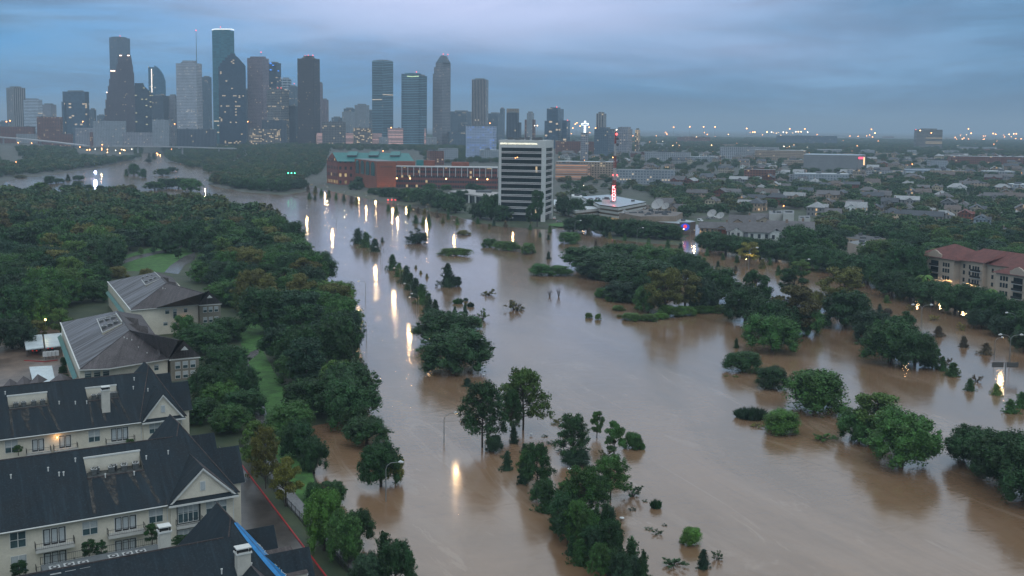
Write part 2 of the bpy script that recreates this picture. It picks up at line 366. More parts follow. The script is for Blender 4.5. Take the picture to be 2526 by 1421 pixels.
        tr.tube([(0, 0, -2), (0, 0, 4)], [.3, .1], 5)
    elif kind == 'loose':      # sparse drowned shrub, branches showing
        for i in range(16):
            a = i*2.4; l = q.uniform(1.6, 4.6); z = q.uniform(1.5, 9.3)*(1-.08*l); tip = (math.cos(a)*l, math.sin(a)*l, z)
            tr.tube([(0, 0, -1), (tip[0]*.4, tip[1]*.4, z*.5), tip], [.16, .1, .03], 4)
            for f in (1., .8): C.append(tuple(x*f for x in tip)); Rd.append((.75, .75, .6))
        coreS = 0; sh = .1
    elif kind == 'bare':
        for i in range(22):
            a = i*2.4; l = q.uniform(1.5, 4.6); z = q.uniform(3.5, 10)*(1-.05*l); mid = (math.cos(a)*l*.4, math.sin(a)*l*.4, z*.55)
            tr.tube([(0, 0, -1), mid, (math.cos(a)*l, math.sin(a)*l, z)], [.12, .08, .03], 4)
            tr.tube([mid, (mid[0]*1.5+q.uniform(-1, 1), mid[1]*1.5+q.uniform(-1, 1), z*.8)], [.06, .02], 4)
        C.append((3, 0, 4)); Rd.append((.5, .5, .5)); coreS = 0; n = 6
    elif kind == 'reed':       # upright blades
        m_ = n; rt = rs_.rand(m_)**.5*3.6; ph = rs_.rand(m_)*6.283; X = rt*np.cos(ph); Y = rt*np.sin(ph); hh = (10-rt*1.3)*(.5+.5*rs_.rand(m_))
        dx = X*.35+rs_.normal(size=m_)*.6; dy = Y*.35+rs_.normal(size=m_)*.6; wv = .16; c_, s_ = np.cos(ph*3)*wv, np.sin(ph*3)*wv
        p0 = np.stack([X-c_, Y-s_, 0*X], 1); p1 = np.stack([X+c_, Y+s_, 0*X], 1); p2 = np.stack([X+dx*.5+c_, Y+dy*.5+s_, hh*.7], 1); p3 = np.stack([X+dx, Y+dy, hh], 1)
        V = np.stack([p0, p1, p2, p3], 1).reshape(-1, 3); Fq = np.arange(4*m_).reshape(-1, 4)
        tr.tube([(0, 0, -1), (0, 0, 3)], [.1, .05], 4)
    elif kind == 'willow':     # weeping curtain
        for i in range(60):
            ph = q.random()*6.283; rad = 3.9*math.sqrt(q.random()); z = 8.8-.18*rad*rad
            C.append((math.cos(ph)*rad, math.sin(ph)*rad, z-2.3*q.random())); Rd.append((.55, .55, 2.6))
        tr.tube([(0, 0, -1), (0, 0, 7)], [.35, .2], 6); coreS = .6
    elif kind == 'palm':
        tr.tube([(0, 0, -1), (.2, 0, 4), (0, 0, 8.6)], [.4, .3, .32], 7); P0 = []
        for i in range(26):
            a = i*2.4; tl = q.uniform(-.5, 1.2); pts = [(math.cos(a)*r_, math.sin(a)*r_, 8.7+tl*r_*.5-.13*r_*r_) for r_ in (0, 1.3, 2.6, 3.9, 4.8)]
            for j in range(4):
                for s_ in (-1, 1):
                    x1, x2 = pts[j], pts[j+1]; o = (-math.sin(a)*.45*s_, math.cos(a)*.45*s_, -.25); P0 += [x1, x2, tuple(x2[i_]+o[i_]*(1 if j < 3 else .2) for i_ in range(3)), tuple(x1[i_]+o[i_] for i_ in range(3))]
        V = np.array(P0); Fq = np.arange(len(P0)).reshape(-1, 4)
    if kind not in ('reed', 'palm'):
        V, Fq = leaves(rs_, C, Rd, n, size, sh, fl, up)
        if coreS:
            for i, (c, r) in enumerate(zip(C, Rd)):
                if kind in ('tall', 'willow') and i % 2: continue
                core.blob(c, tuple(x*coreS for x in r), 0, i+seed, .3, 7, 5)
    cm = npmesh(kind+'_crown', V, Fq, [LEAFR if far else LEAF], core)
    tm = tr.mesh(kind+'_trunk', BARK)
    PROTO[key] = (cm, tm); return PROTO[key]
TREEKIND = {'oak': ('oak_tree', 'tree'), 'tall': ('broadleaf_tree', 'tree'), 'pine': ('pine_tree', 'tree'), 'cone': ('young_conifer', 'tree'), 'bush': ('shrub', 'shrub'),
            'loose': ('drowned_shrub', 'shrub'), 'bare': ('bare_tree', 'tree'), 'reed': ('reed_clump', 'reeds'), 'willow': ('willow_tree', 'tree'), 'palm': ('palm_tree', 'palm')}
CNT = {'oak': (17000, .245), 'tall': (9500, .30), 'pine': (15000, .235), 'cone': (5200, .40), 'bush': (10000, .30), 'loose': (900, .5), 'bare': (6, .5), 'reed': (700, .3), 'willow': (6000, .4), 'palm': (1, 1)}
# oak leaf size is in prototype units (crown 10 wide); a 20 m crown doubles it
COLS = {'D': (.024, .064, .020), 'G': (.042, .104, .024), 'B': (.070, .150, .028), 'O': (.105, .105, .026), 'R': (.088, .074, .026), 'T': (.024, .056, .028), 'Y': (.15, .15, .03), 'N': (.09, .075, .05), 'M': (.07, .125, .028)}  # on the lamplit trees, Y holds the lamplight in the leaf colour
CNAME = {'D': 'dark green', 'G': 'mid green', 'B': 'bright green', 'O': 'olive', 'R': 'rust brown', 'T': 'blackish green', 'Y': 'yellow green', 'N': 'brownish', 'M': 'fresh green'}
TSEED = [0]; ALLT = []
def plant(kind, loc, h, wd, colk, label, group, lite=False, yaw=None, depthw=None, parts=True):
    TSEED[0] += 1; sd_ = TSEED[0]; q = random.Random(sd_*17)
    n, s = CNT[kind]
    if lite: n, s = int(n*.33), s*1.7
    cm, tm = proto(kind, (sd_ % (4 if kind in ('oak', 'tall', 'bush', 'cone', 'pine') else 2))+(50 if lite else 0), n, s)
    nm, cat = TREEKIND[kind]
    e = empty(nm, loc, label, cat, group); yaw = q.random()*6.283 if yaw is None else yaw
    e.rotation_euler = (0, 0, yaw); sx_ = wd/10.; sc = (sx_, (depthw or wd)/10., h/10.); e.scale = sc
    c = bpy.data.objects.new('crown', cm); COL.objects.link(c); c.parent = e
    j = .78+.46*q.random(); cc = COLS[colk]; c.color = (cc[0]*j*(.93+.14*q.random()), cc[1]*j, cc[2]*j*(.9+.2*q.random()), 1)
    if parts: t = bpy.data.objects.new('trunk', tm); COL.objects.link(t); t.parent = e
    ALLT.append((loc, h)); return e
BACK = {'oak': .30, 'bush': .40, 'tall': .2, 'cone': .25, 'loose': .3, 'reed': .2}
def T(kind, px, pyb, pyt, wpx, colk, label, group=None, z=-.1, **k):
    """tree whose waterline is at a pixel of the photo, top and width measured there too"""
    p = P(px, pyb, z); wd = wpx*p.y/F; f = 1+BACK.get(kind, 0)*wd/p.y; p = Vector((p.x*f, p.y*f, z)); top = PY(px, pyt, p.y)
    return plant(kind, p, max(.6, top.z-z), wd, colk, label, group, **k)
# ---------------------------------------------------------------- trees placed one by one
G1 = 'young conifers in a slanting row down the middle of the flooded parkway'
for i, (x, yb, yt, w_) in enumerate([(884, 603, 563, 38), (904, 612, 572, 38), (925, 622, 588, 38), (968, 668, 628, 38), (984, 684, 648, 34), (1001, 700, 655, 40), (1012, 717, 672, 40), (1026, 735, 686, 44), (1040, 752, 700, 44), (1056, 772, 722, 44), (1074, 786, 738, 36)]):
    T('cone', x, yb, yt, w_, 'TGTDGTDTGTT'[i], ['top', 'second', 'third', 'fourth', 'fifth', 'sixth', 'seventh', 'eighth', 'ninth', 'tenth', 'eleventh'][i]+' young conifer of the slanting row along the flooded median', G1)
T('cone', 943, 598, 585, 10, 'T', 'tiny conifer tip poking out just right of the upper median conifers')
T('loose', 1033, 603, 558, 76, 'T', 'ragged dark tree half sunk in mid river above the low green islands').scale.z *= 1.1
T('bush', 1030, 602, 575, 60, 'T', 'round low base growth under the ragged dark tree in mid river')
T('bush', 1143, 581, 567, 40, 'O', 'small olive mound in the far middle of the flood', lite=True)
T('bush', 1125, 636, 611, 104, 'M', 'long low green thicket left of the longer one in mid flood', depthw=9)
T('bush', 1208, 612, 588, 46, 'G', 'small dark thicket at the left tip of the long green thicket')
T('bush', 1250, 622, 594, 90, 'M', 'left half of the long green thicket in mid flood', depthw=10)
T('bush', 1302, 629, 598, 84, 'M', 'right half of the long green thicket in mid flood', depthw=10)
T('cone', 1353, 640, 620, 14, 'T', 'small sunken sapling right of the long green thicket')
T('bush', 1335, 683, 650, 76, 'G', 'left mound of the pair of green mounds left of the dark wooded island')
T('bush', 1382, 683, 654, 70, 'G', 'right mound of the pair of green mounds left of the dark wooded island')
T('bush', 1405, 603, 571, 64, 'G', 'round green shrub north of the wooded island near the far road')
T('cone', 1104, 710, 650, 50, 'T', 'lone dark conifer with feathery boughs in mid flood'); T('bush', 1124, 709, 681, 36, 'T', 'dark companion shrub leaning on the lone feathery conifer')
for x, y, h_ in ((1026, 663, 9), (1038, 676, 9), (1053, 686, 11), (1148, 755, 12), (1160, 758, 14)):
    T('cone', x, y, y-h_, 11, 'O', 'tiny floating treetop about %d across and %d down the photo in percent' % (x*100/W, y*100/H), 'tiny treetops right of the median row')
T('bare', 1356, 732, 706, 26, 'N', 'left leafless drowned tree of the bare pair in open water'); T('bare', 1378, 733, 698, 26, 'N', 'right taller leafless drowned tree of the bare pair')
T('loose', 1268, 768, 731, 58, 'O', 'half bare olive tree leaning in open water'); T('bare', 1276, 768, 735, 40, 'N', 'bare branches beside the half bare olive tree')
T('loose', 1206, 731, 709, 50, 'O', 'brownish half bare shrub above the leaning olive tree')
T('reed', 1130, 750, 730, 28, 'G', 'upright reedy tuft above the big flooded oak'); T('bush', 1149, 744, 735, 14, 'T', 'dark little tuft right of the reedy one', lite=True); T('reed', 1161, 758, 742, 20, 'T', 'second smaller reedy tuft above the big oak')
T('cone', 1122, 775, 755, 16, 'T', 'dark conifer tip rising behind the big flooded oak, left one'); T('cone', 1147, 775, 752, 20, 'T', 'dark conifer tip rising behind the big flooded oak, right one')
T('loose', 1190, 792, 754, 40, 'M', 'loose light shrub at the upper right of the big oak')
T('oak', 1105, 862, 768, 175, 'D', 'rear half of the big oak pair standing in the flooded median')
T('oak', 1122, 928, 812, 182, 'D', 'biggest front oak with its crown dipping into the median water')
T('bush', 1165, 815, 780, 60, 'G', 'dark shrub filling the right shoulder of the big oak pair')
T('cone', 1152, 955, 932, 32, 'T', 'small sunken shrub just below the big flooded oak')
G2 = 'pines along the flooded lower median'
T('pine', 1190, 1105, 950, 138, 'D', 'dense dark pine left of the tall round topped one', G2)
T('pine', 1262, 1075, 965, 62, 'D', 'slim pine squeezed between the dense one and the round topped one', G2)
T('pine', 1290, 1062, 918, 146, 'M', 'tall round topped pine with open crown and bare trunk', G2)
T('bush', 1218, 1122, 1073, 56, 'T', 'dark shrub at the foot of the dense dark pine')
T('cone', 1267, 1096, 1047, 34, 'T', 'small dark conifer under the round topped pine', G2)
T('loose', 1375, 1046, 1026, 40, 'O', 'faint olive twig tuft right of the round topped pine')
T('pine', 1412, 1138, 1028, 100, 'D', 'mid sized tufted pine right of the dish lamp', G2); T('bush', 1420, 1158, 1108, 88, 'T', 'spreading dark shrub under the tufted pine')
T('tall', 1472, 1084, 1016, 44, 'G', 'slim upright broadleaf at the top of the right hand group'); T('tall', 1514, 1135, 1040, 66, 'G', 'full broadleaf beside the slim upright one')
T('bush', 1560, 1112, 1066, 58, 'G', 'spiky green shrub at the right tip of the lower median group'); T('reed', 1580, 1110, 1086, 26, 'G', 'outermost spiky tuft at the right tip of the lower median')
T('cone', 1250, 1164, 1112, 38, 'T', 'small conifer at the left tip of the lower median group', G2); T('cone', 1293, 1122, 1093, 24, 'T', 'slim conifer top behind the left tip of the lower group', G2)
T('cone', 1290, 1196, 1130, 44, 'T', 'second conifer from the left tip of the lower median', G2); T('pine', 1324, 1215, 1098, 92, 'D', 'broad pine of the lower median with bushy base', G2)
T('loose', 1495, 1136, 1100, 44, 'R', 'rust tinged treetop among the lower median pines')
T('pine', 1505, 1235, 1128, 116, 'G', 'open pine on the right flank of the lower median', G2); T('loose', 1560, 1232, 1180, 60, 'D', 'straggly branch mass reaching right from the open pine')
T('pine', 1440, 1285, 1160, 130, 'G', 'large spreading pine at the heart of the lower median', G2); T('cone', 1350, 1270, 1190, 72, 'D', 'dense conifer on the left flank below the broad pine', G2)
T('oak', 1395, 1310, 1215, 84, 'D', 'dark rounded broadleaf in the lower median left flank'); T('cone', 1372, 1300, 1240, 42, 'G', 'low conifer touching the brown water on the left flank', G2)
for i, (x, yb, yt, w_, c_) in enumerate([(1400, 1345, 1262, 80, 'D'), (1448, 1370, 1262, 78, 'G'), (1492, 1350, 1240, 54, 'D'), (1520, 1392, 1288, 74, 'D'), (1558, 1420, 1325, 68, 'D'), (1480, 1440, 1345, 76, 'G'), (1530, 1455, 1370, 70, 'T'), (1586, 1446, 1358, 44, 'D'), (1500, 1320, 1255, 56, 'T'), (1470, 1400, 1310, 60, 'T')]):
    T('cone' if i in (2, 3, 4, 7) else 'pine', x, yb, yt, w_, c_, '%s conifer number %s from the top in the bottom stretch of median' % (CNAME[c_], ['one', 'two', 'three', 'four', 'five', 'six', 'seven', 'eight', 'nine', 'ten'][i]), G2)
T('reed', 1618, 1256, 1224, 32, 'D', 'lone spiky tuft in open brown water right of the median'); T('bush', 1706, 1353, 1300, 62, 'B', 'bright green round shrub near the bottom of the open water')
T('cone', 1734, 1407, 1355, 48, 'T', 'dark shrub below the bright green round one'); T('loose', 1770, 1386, 1350, 36, 'D', 'small sparse shrub right of the bright round one')
T('loose', 1660, 1406, 1368, 82, 'D', 'wide leafy sunken shrub on the bottom edge'); T('loose', 1622, 1322, 1302, 34, 'D', 'thin floating twigs above the bottom edge')
for i, (k_, x, yb, yt, w_, c_) in enumerate([('tall', 1378, 1330, 1255, 70, 'D'), ('pine', 1425, 1350, 1240, 80, 'G'), ('pine', 1460, 1385, 1300, 80, 'D'), ('cone', 1432, 1400, 1330, 60, 'G'), ('pine', 1500, 1400, 1290, 80, 'D'), ('oak', 1510, 1430, 1350, 80, 'D'), ('oak', 1555, 1445, 1375, 70, 'T'), ('oak', 1340, 1245, 1185, 70, 'D'), ('pine', 1470, 1270, 1180, 90, 'D'), ('tall', 1400, 1265, 1190, 80, 'G'), ('pine', 1300, 1190, 1110, 60, 'G'), ('cone', 1470, 1330, 1255, 60, 'D'), ('cone', 1410, 1375, 1320, 44, 'D')]):
    T(k_, x, yb, yt, w_, c_, '%s %s filling the lower median belt, %d percent across and %d down' % (CNAME[c_], TREEKIND[k_][0].replace('_', ' '), x*100/W, (yb+yt)*50/H), 'leafy trees filling the lower median belt')
# clusters on the right, standing in the flood
T('bush', 1832, 926, 865, 106, 'D', 'smooth dark dome, leftmost of the right hand bushes'); T('bush', 1903, 966, 902, 92, 'D', 'second dark dome, between the smooth and the largest')
T('bush', 2008, 1034, 910, 188, 'G', 'largest leafy dome of the right hand bushes'); T('reed', 1856, 1036, 995, 84, 'T', 'reedy dark clump below the leftmost dome'); T('reed', 1838, 1034, 1000, 60, 'T', 'left spur of the reedy dark clump')
T('bush', 1926, 1079, 1010, 106, 'B', 'bright green shrub in front of the largest dome'); T('loose', 1868, 1056, 1042, 44, 'Y', 'yellowish floating twigs left of the bright green shrub')
T('loose', 2030, 1094, 1060, 74, 'B', 'sparse bright leaves floating right of the bright shrub'); T('tall', 2160, 1100, 972, 150, 'M', 'loose rounded tree with see through top, lower right')
T('oak', 2118, 1098, 1010, 110, 'G', 'dark lower left shoulder of the loose rounded tree'); T('oak', 2222, 1164, 1016, 190, 'G', 'dense rounded tree in front of the see through one')
T('oak', 2398, 1160, 1052, 140, 'D', 'left crown of the big dark grove at the lower right'); T('oak', 2470, 1215, 1062, 180, 'D', 'middle crown of the big dark grove at the lower right'); T('oak', 2545, 1262, 1080, 190, 'D', 'right crown of the big dark grove, cut by the frame')
T('cone', 1816, 860, 834, 19, 'G', 'tiny green treetop above the leftmost dome')
for x, yb, yt, w_, c_, k_ in [(2300, 905, 842, 50, 'G', 'tall'), (2330, 910, 868, 40, 'N', 'loose'), (2350, 930, 893, 50, 'G', 'cone'), (2325, 917, 880, 30, 'G', 'cone'), (2393, 966, 934, 38, 'G', 'cone'), (2409, 945, 918, 34, 'N', 'loose'), (2458, 977, 946, 38, 'M', 'cone'), (2492, 1022, 985, 46, 'G', 'cone'), (2518, 1010, 966, 46, 'G', 'cone'),
                              (2315, 832, 803, 38, 'N', 'cone'), (2377, 858, 828, 34, 'N', 'cone'), (2432, 877, 846, 40, 'N', 'cone'), (2372, 816, 790, 30, 'Y', 'loose'), (2303, 792, 772, 30, 'Y', 'loose'), (2247, 767, 748, 28, 'O', 'loose'), (2187, 748, 728, 24, 'M', 'cone')]:
    T(k_, x, yb, yt, w_, c_, '%s sapling tip in the right road flood, %d percent across and %d down' % (CNAME[c_], x*100/W, yb*100/H), 'sapling tips along the flooded right hand road')
for i, (x, y, w_) in enumerate([(763, 492, 15), (777, 493, 11), (760, 472, 14), (778, 477, 16), (793, 482, 14), (811, 486, 15), (829, 491, 13), (848, 495, 14), (868, 502, 17), (879, 503, 14), (958, 521, 15), (978, 527, 16), (1010, 521, 15), (1007, 534, 12), (1031, 527, 14), (1047, 530, 14), (1026, 552, 19), (1044, 554, 17), (1059, 557, 16), (1058, 543, 14), (1079, 536, 14), (1092, 551, 14), (1106, 542, 16), (1128, 555, 16), (1178, 553, 15), (1218, 559, 16), (1247, 561, 16), (1207, 565, 12),
    (1308, 568, 13), (1356, 574, 16), (1332, 586, 12), (1353, 592, 12), (1454, 583, 18), (1504, 590, 15), (1541, 594, 16), (1600, 605, 16), (1647, 613, 20), (1679, 621, 18), (1470, 607, 13), (1517, 611, 17), (1744, 632, 18), (1784, 642, 16), (1818, 649, 17), (1771, 659, 14), (1815, 669, 13), (1880, 664, 22), (1920, 680, 22), (1736, 657, 20), (1900, 655, 16), (2170, 770, 18)]):
    c_ = 'GTNOGM'[(i*7) % 6]
    T('cone', x, y, y-w_*1.15, w_, c_, '%s drowned sapling by the far road, %.1f percent across and %.1f down' % (CNAME[c_], x*100/W, y*100/H), 'drowned saplings in rows along the far road', lite=True, parts=False)
for x, y, w_, c_ in [(1395, 1082, 36, 'O'), (1360, 1098, 30, 'D'), (1345, 1080, 22, 'D'), (1385, 1118, 34, 'T'), (1330, 1140, 24, 'D'), (1600, 1310, 26, 'D'), (1640, 1300, 18, 'D'), (1560, 1262, 26, 'T'), (1590, 1240, 22, 'D'), (1240, 1130, 20, 'T'), (1160, 790, 22, 'M'), (1085, 770, 18, 'T'), (1110, 748, 12, 'O'), (1680, 1340, 16, 'G'), (1790, 930, 16, 'B'), (1815, 932, 18, 'B'), (1440, 1150, 24, 'T'), (1470, 1160, 26, 'D'), (2060, 1085, 22, 'B'), (2305, 1100, 16, 'D'), (2350, 905, 24, 'N'), (1365, 1050, 20, 'O')]:
    T('loose', x, y, y-w_*.4, w_, c_, '%s leafy tips of a drowned shrub, %.1f percent across and %.1f down' % (CNAME[c_], x*100/W, y*100/H), 'leafy tips of drowned shrubs breaking the surface')
# wooded island in the middle right
GI = 'trees of the flooded wooded island'
for i, (k_, x, yb, yt, w_, c_) in enumerate([('oak', 1440, 668, 606, 130, 'D'), ('oak', 1530, 655, 600, 120, 'D'), ('oak', 1610, 665, 606, 110, 'G'), ('oak', 1500, 690, 622, 170, 'D'), ('oak', 1590, 700, 640, 150, 'D'), ('oak', 1560, 722, 640, 190, 'D'), ('oak', 1480, 690, 650, 120, 'T'),
    ('oak', 1545, 748, 696, 110, 'T'), ('tall', 1580, 752, 678, 60, 'D'), ('oak', 1690, 690, 622, 96, 'D'), ('oak', 1725, 705, 640, 70, 'D'), ('tall', 1640, 782, 660, 110, 'O'), ('tall', 1690, 770, 668, 100, 'O'), ('oak', 1600, 772, 705, 80, 'G'), ('oak', 1765, 750, 660, 120, 'D'), ('oak', 1735, 770, 690, 90, 'T'),
    ('tall', 1862, 790, 668, 96, 'D'), ('oak', 1838, 800, 705, 110, 'D'), ('oak', 1905, 842, 735, 130, 'D'), ('oak', 1905, 876, 780, 140, 'G'), ('tall', 1958, 745, 655, 90, 'D'), ('tall', 1962, 830, 706, 140, 'R'), ('oak', 1990, 830, 760, 90, 'G'), ('tall', 2080, 770, 656, 126, 'O'), ('oak', 2086, 815, 714, 124, 'D'), ('bush', 2030, 812, 775, 50, 'D'),
    ('oak', 2150, 850, 762, 110, 'T'), ('oak', 2195, 905, 790, 150, 'D'), ('tall', 2225, 880, 768, 90, 'D'), ('oak', 2255, 915, 815, 110, 'D'), ('bush', 2290, 912, 870, 50, 'D'), ('cone', 1545, 720, 660, 36, 'M'), ('oak', 1660, 640, 612, 60, 'M'), ('cone', 1680, 630, 610, 20, 'G'), ('oak', 2010, 770, 716, 60, 'O')]):
    T(k_, x, yb, yt, w_, c_, '%s %s on the wooded island, %d percent across and %d down' % (CNAME[c_], TREEKIND[k_][0].replace('_', ' '), x*100/W, (yb+yt)*50/H), GI)
for i, (x, yb, yt, w_, c_) in enumerate([(1487, 737, 709, 44, 'G'), (1513, 746, 722, 44, 'G'), (1535, 748, 728, 46, 'M'), (1572, 748, 732, 44, 'M'), (1605, 752, 738, 40, 'M'), (1650, 785, 752, 70, 'B'), (1690, 782, 755, 60, 'B'), (1735, 775, 752, 70, 'B'), (1780, 775, 752, 60, 'M'), (1630, 790, 772, 46, 'B'), (1558, 794, 771, 56, 'M'), (1600, 795, 774, 50, 'M'), (1526, 769, 753, 38, 'M'), (1574, 764, 753, 26, 'M'), (1475, 790, 773, 18, 'M'), (1452, 786, 771, 22, 'M'), (1528, 784, 776, 20, 'O'), (2190, 778, 760, 26, 'N')]):
    T('bush', x, yb, yt, w_, c_, '%s low growth along the island edge, %d percent across and %d down' % (CNAME[c_], x*100/W, yb*100/H), 'low bright growth fringing the wooded island')
# trees in the upper left river
for i, (k_, x, yb, yt, w_, c_) in enumerate([('oak', 330, 434, 403, 28, 'D'), ('cone', 312, 434, 417, 16, 'D'), ('oak', 352, 439, 416, 22, 'D'), ('cone', 368, 391, 377, 11, 'T'), ('cone', 380, 392, 377, 15, 'T'), ('oak', 366, 402, 391, 18, 'T'), ('oak', 125, 455, 434, 36, 'D'), ('oak', 145, 452, 440, 30, 'D'), ('cone', 168, 446, 430, 18, 'D'), ('oak', 195, 446, 432, 28, 'D'),
    ('oak', 192, 468, 447, 28, 'D'), ('oak', 218, 468, 455, 24, 'D'), ('oak', 248, 470, 457, 20, 'D'), ('bush', 272, 470, 460, 28, 'T'), ('bush', 298, 470, 461, 24, 'T'), ('tall', 322, 474, 456, 38, 'O'), ('tall', 100, 500, 450, 50, 'M'), ('oak', 165, 467, 455, 30, 'T'), ('bush', 50, 440, 431, 34, 'O'), ('oak', 382, 470, 448, 50, 'D'), ('oak', 410, 466, 440, 46, 'D'), ('oak', 400, 434, 415, 40, 'D'), ('oak', 425, 424, 412, 30, 'D'), ('oak', 440, 466, 438, 50, 'D'), ('oak', 470, 474, 440, 56, 'G')]):
    T(k_, x, yb, yt, w_, c_, '%s crown in the far left river, %d percent across and %d down' % (CNAME[c_], x*100/W, yb*100/H), 'trees standing in the far left river', lite=True)
# shore trees along the far road (right bank)
GS = 'street oaks along the far bank'
for i, (x, yb, yt, w_, c_) in enumerate([(838, 445, 425, 36, 'D'), (862, 455, 428, 50, 'D'), (895, 462, 436, 54, 'D'), (880, 470, 448, 40, 'D'), (925, 482, 462, 40, 'D'), (960, 488, 462, 56, 'D'), (985, 496, 466, 60, 'D'), (1015, 500, 463, 60, 'G'), (1042, 508, 462, 66, 'D'), (1070, 514, 468, 70, 'D'), (1098, 522, 475, 70, 'D'), (1124, 528, 484, 60, 'D'), (1140, 500, 468, 40, 'D'), (1165, 470, 452, 34, 'D'), (1185, 474, 456, 30, 'D'),
    (1185, 542, 500, 60, 'D'), (1212, 545, 476, 66, 'D'), (1240, 548, 505, 50, 'D'), (1060, 470, 452, 34, 'G'), (1100, 470, 455, 30, 'G'),
    (1415, 572, 536, 60, 'D'), (1450, 576, 528, 84, 'D'), (1490, 582, 532, 70, 'D'), (1525, 585, 540, 66, 'D'), (1560, 588, 540, 66, 'D'), (1600, 590, 545, 80, 'D'), (1640, 594, 550, 80, 'D'), (1660, 592, 556, 60, 'D'), (1388, 535, 482, 40, 'D'), (1420, 540, 488, 50, 'D'), (1465, 530, 490, 50, 'D'), (1500, 520, 500, 30, 'D'),
    (1752, 620, 570, 76, 'D'), (1790, 630, 578, 84, 'D'), (1830, 634, 582, 84, 'D'), (1875, 640, 588, 84, 'D'), (1915, 645, 592, 90, 'D'), (1968, 640, 558, 120, 'D'), (1990, 665, 600, 90, 'D'), (2040, 672, 612, 90, 'D'), (2090, 690, 622, 100, 'D'), (2140, 702, 630, 100, 'D'), (2180, 716, 640, 90, 'D'), (2230, 720, 600, 110, 'D'),
    (2160, 650, 590, 90, 'M'), (2200, 735, 668, 90, 'D'), (2245, 745, 680, 90, 'D'), (2300, 757, 692, 110, 'D'), (2355, 775, 700, 100, 'D'), (2400, 785, 705, 100, 'D'), (2440, 800, 715, 100, 'D'), (2490, 818, 735, 100, 'D'), (2540, 835, 760, 110, 'D'), (2525, 870, 815, 70, 'T'), (2420, 812, 762, 70, 'T'), (2470, 830, 780, 70, 'T')]):
    T('oak', x, yb, yt, w_, c_, 'dark street oak on the far bank, %d percent across and %d down' % (x*100/W, (yb+yt)*50/H), GS, lite=(x < 1400), z=.3)
for x, yb, yt, w_ in ((2277, 745, 672, 50), (2368, 770, 698, 60), (2438, 790, 705, 50)):
    T('palm', x, yb, yt, w_, 'M', 'palm in front of the red roofed building, %d percent across' % (x*100/W), 'palms before the red roofed building', z=.3)
T('tall', 1325, 560, 470, 44, 'D', 'tall slender tree before the white office block', z=.9); T('tall', 1308, 560, 505, 30, 'D', 'lower slender tree before the white office block', z=.9)
T('tall', 1848, 655, 596, 60, 'Y', 'lamp lit yellow green tree at the far road bend', z=.3); T('tall', 1975, 690, 640, 60, 'M', 'fresh green tree beside the right road lamp', z=.3)  # yellow leaf colour of the bend tree carries painted lamplight
# foreground bottom left, between the drive and the water
G3 = 'trees between the red kerbed drive and the flood'
for i, (k_, x, yb, yt, w_, c_, lb) in enumerate([
    ('oak', 940, 1205, 1090, 110, 'D', 'dark oak behind the street lamp, its right side lamplit'), ('oak', 975, 1190, 1120, 50, 'Y', 'yellow lamplit shoulder beside the street lamp'),  # second oak paints the lamplit side of the first in yellow leaves
    ('oak', 905, 1105, 1030, 120, 'D', 'overhanging oak above the lamp oak'), ('oak', 860, 1060, 930, 150, 'D', 'large dark oak at the water edge above the overhanging one'),
    ('oak', 775, 1170, 1080, 74, 'D', 'round dark tree at the inlet of brown water'), ('oak', 720, 1090, 995, 130, 'G', 'leafy round tree right of the wet path'), ('oak', 735, 1140, 1040, 90, 'D', 'dark tree beside the inlet, just below the leafy round one'),
    ('tall', 640, 1170, 1040, 120, 'M', 'airy pale green tree straddling the wet path'), ('pine', 655, 1210, 1060, 90, 'O', 'thin stemmed pine by the fence near the gable'), ('tall', 705, 1260, 1130, 92, 'Y', 'light yellow green airy tree over the fence'),
    ('bush', 775, 1245, 1190, 60, 'D', 'dark shrub at the lower lip of the inlet'), ('oak', 820, 1240, 1185, 70, 'D', 'dark shrub crown along the lower inlet shore'), ('oak', 800, 1370, 1205, 110, 'B', 'bright leafy tree over the drive corner'), ('oak', 850, 1400, 1260, 100, 'G', 'full green tree right of the bright leafy one'), ('oak', 885, 1350, 1258, 80, 'D', 'dark tree at the waterline behind the full green one'),
    ('cone', 945, 1430, 1310, 70, 'D', 'pointed dark tree at the bottom, left of the last'), ('oak', 975, 1440, 1330, 90, 'D', 'broad dark tree on the bottom edge at the waterline'), ('cone', 1010, 1450, 1355, 60, 'D', 'last pointed tree on the bottom edge by the water'), ('oak', 905, 1450, 1370, 90, 'T', 'blackish tree cut by the bottom edge'),
    ('oak', 600, 1040, 960, 110, 'D', 'dark crown above the drive, left of the wet path'), ('oak', 545, 1020, 940, 110, 'G', 'green crown beside the grey end wing'), ('oak', 520, 1010, 900, 110, 'D', 'dark crown hugging the grey end wing'), ('oak', 490, 1055, 985, 110, 'D', 'dark crown behind the white gable'), ('oak', 570, 1080, 1000, 110, 'G', 'crown over the start of the red kerb'),
    ('oak', 560, 960, 850, 130, 'D', 'dark crown right of the small pyramid roof'), ('oak', 500, 880, 800, 130, 'D', 'crown below the farther pyramid roof'), ('oak', 600, 1000, 900, 90, 'D', 'crown left of the grassy strip'), ('oak', 455, 845, 775, 60, 'G', 'round tree against the pale wall of the farther block')]):
    T(k_, x, yb, yt, w_, c_, lb, G3, z=.5)
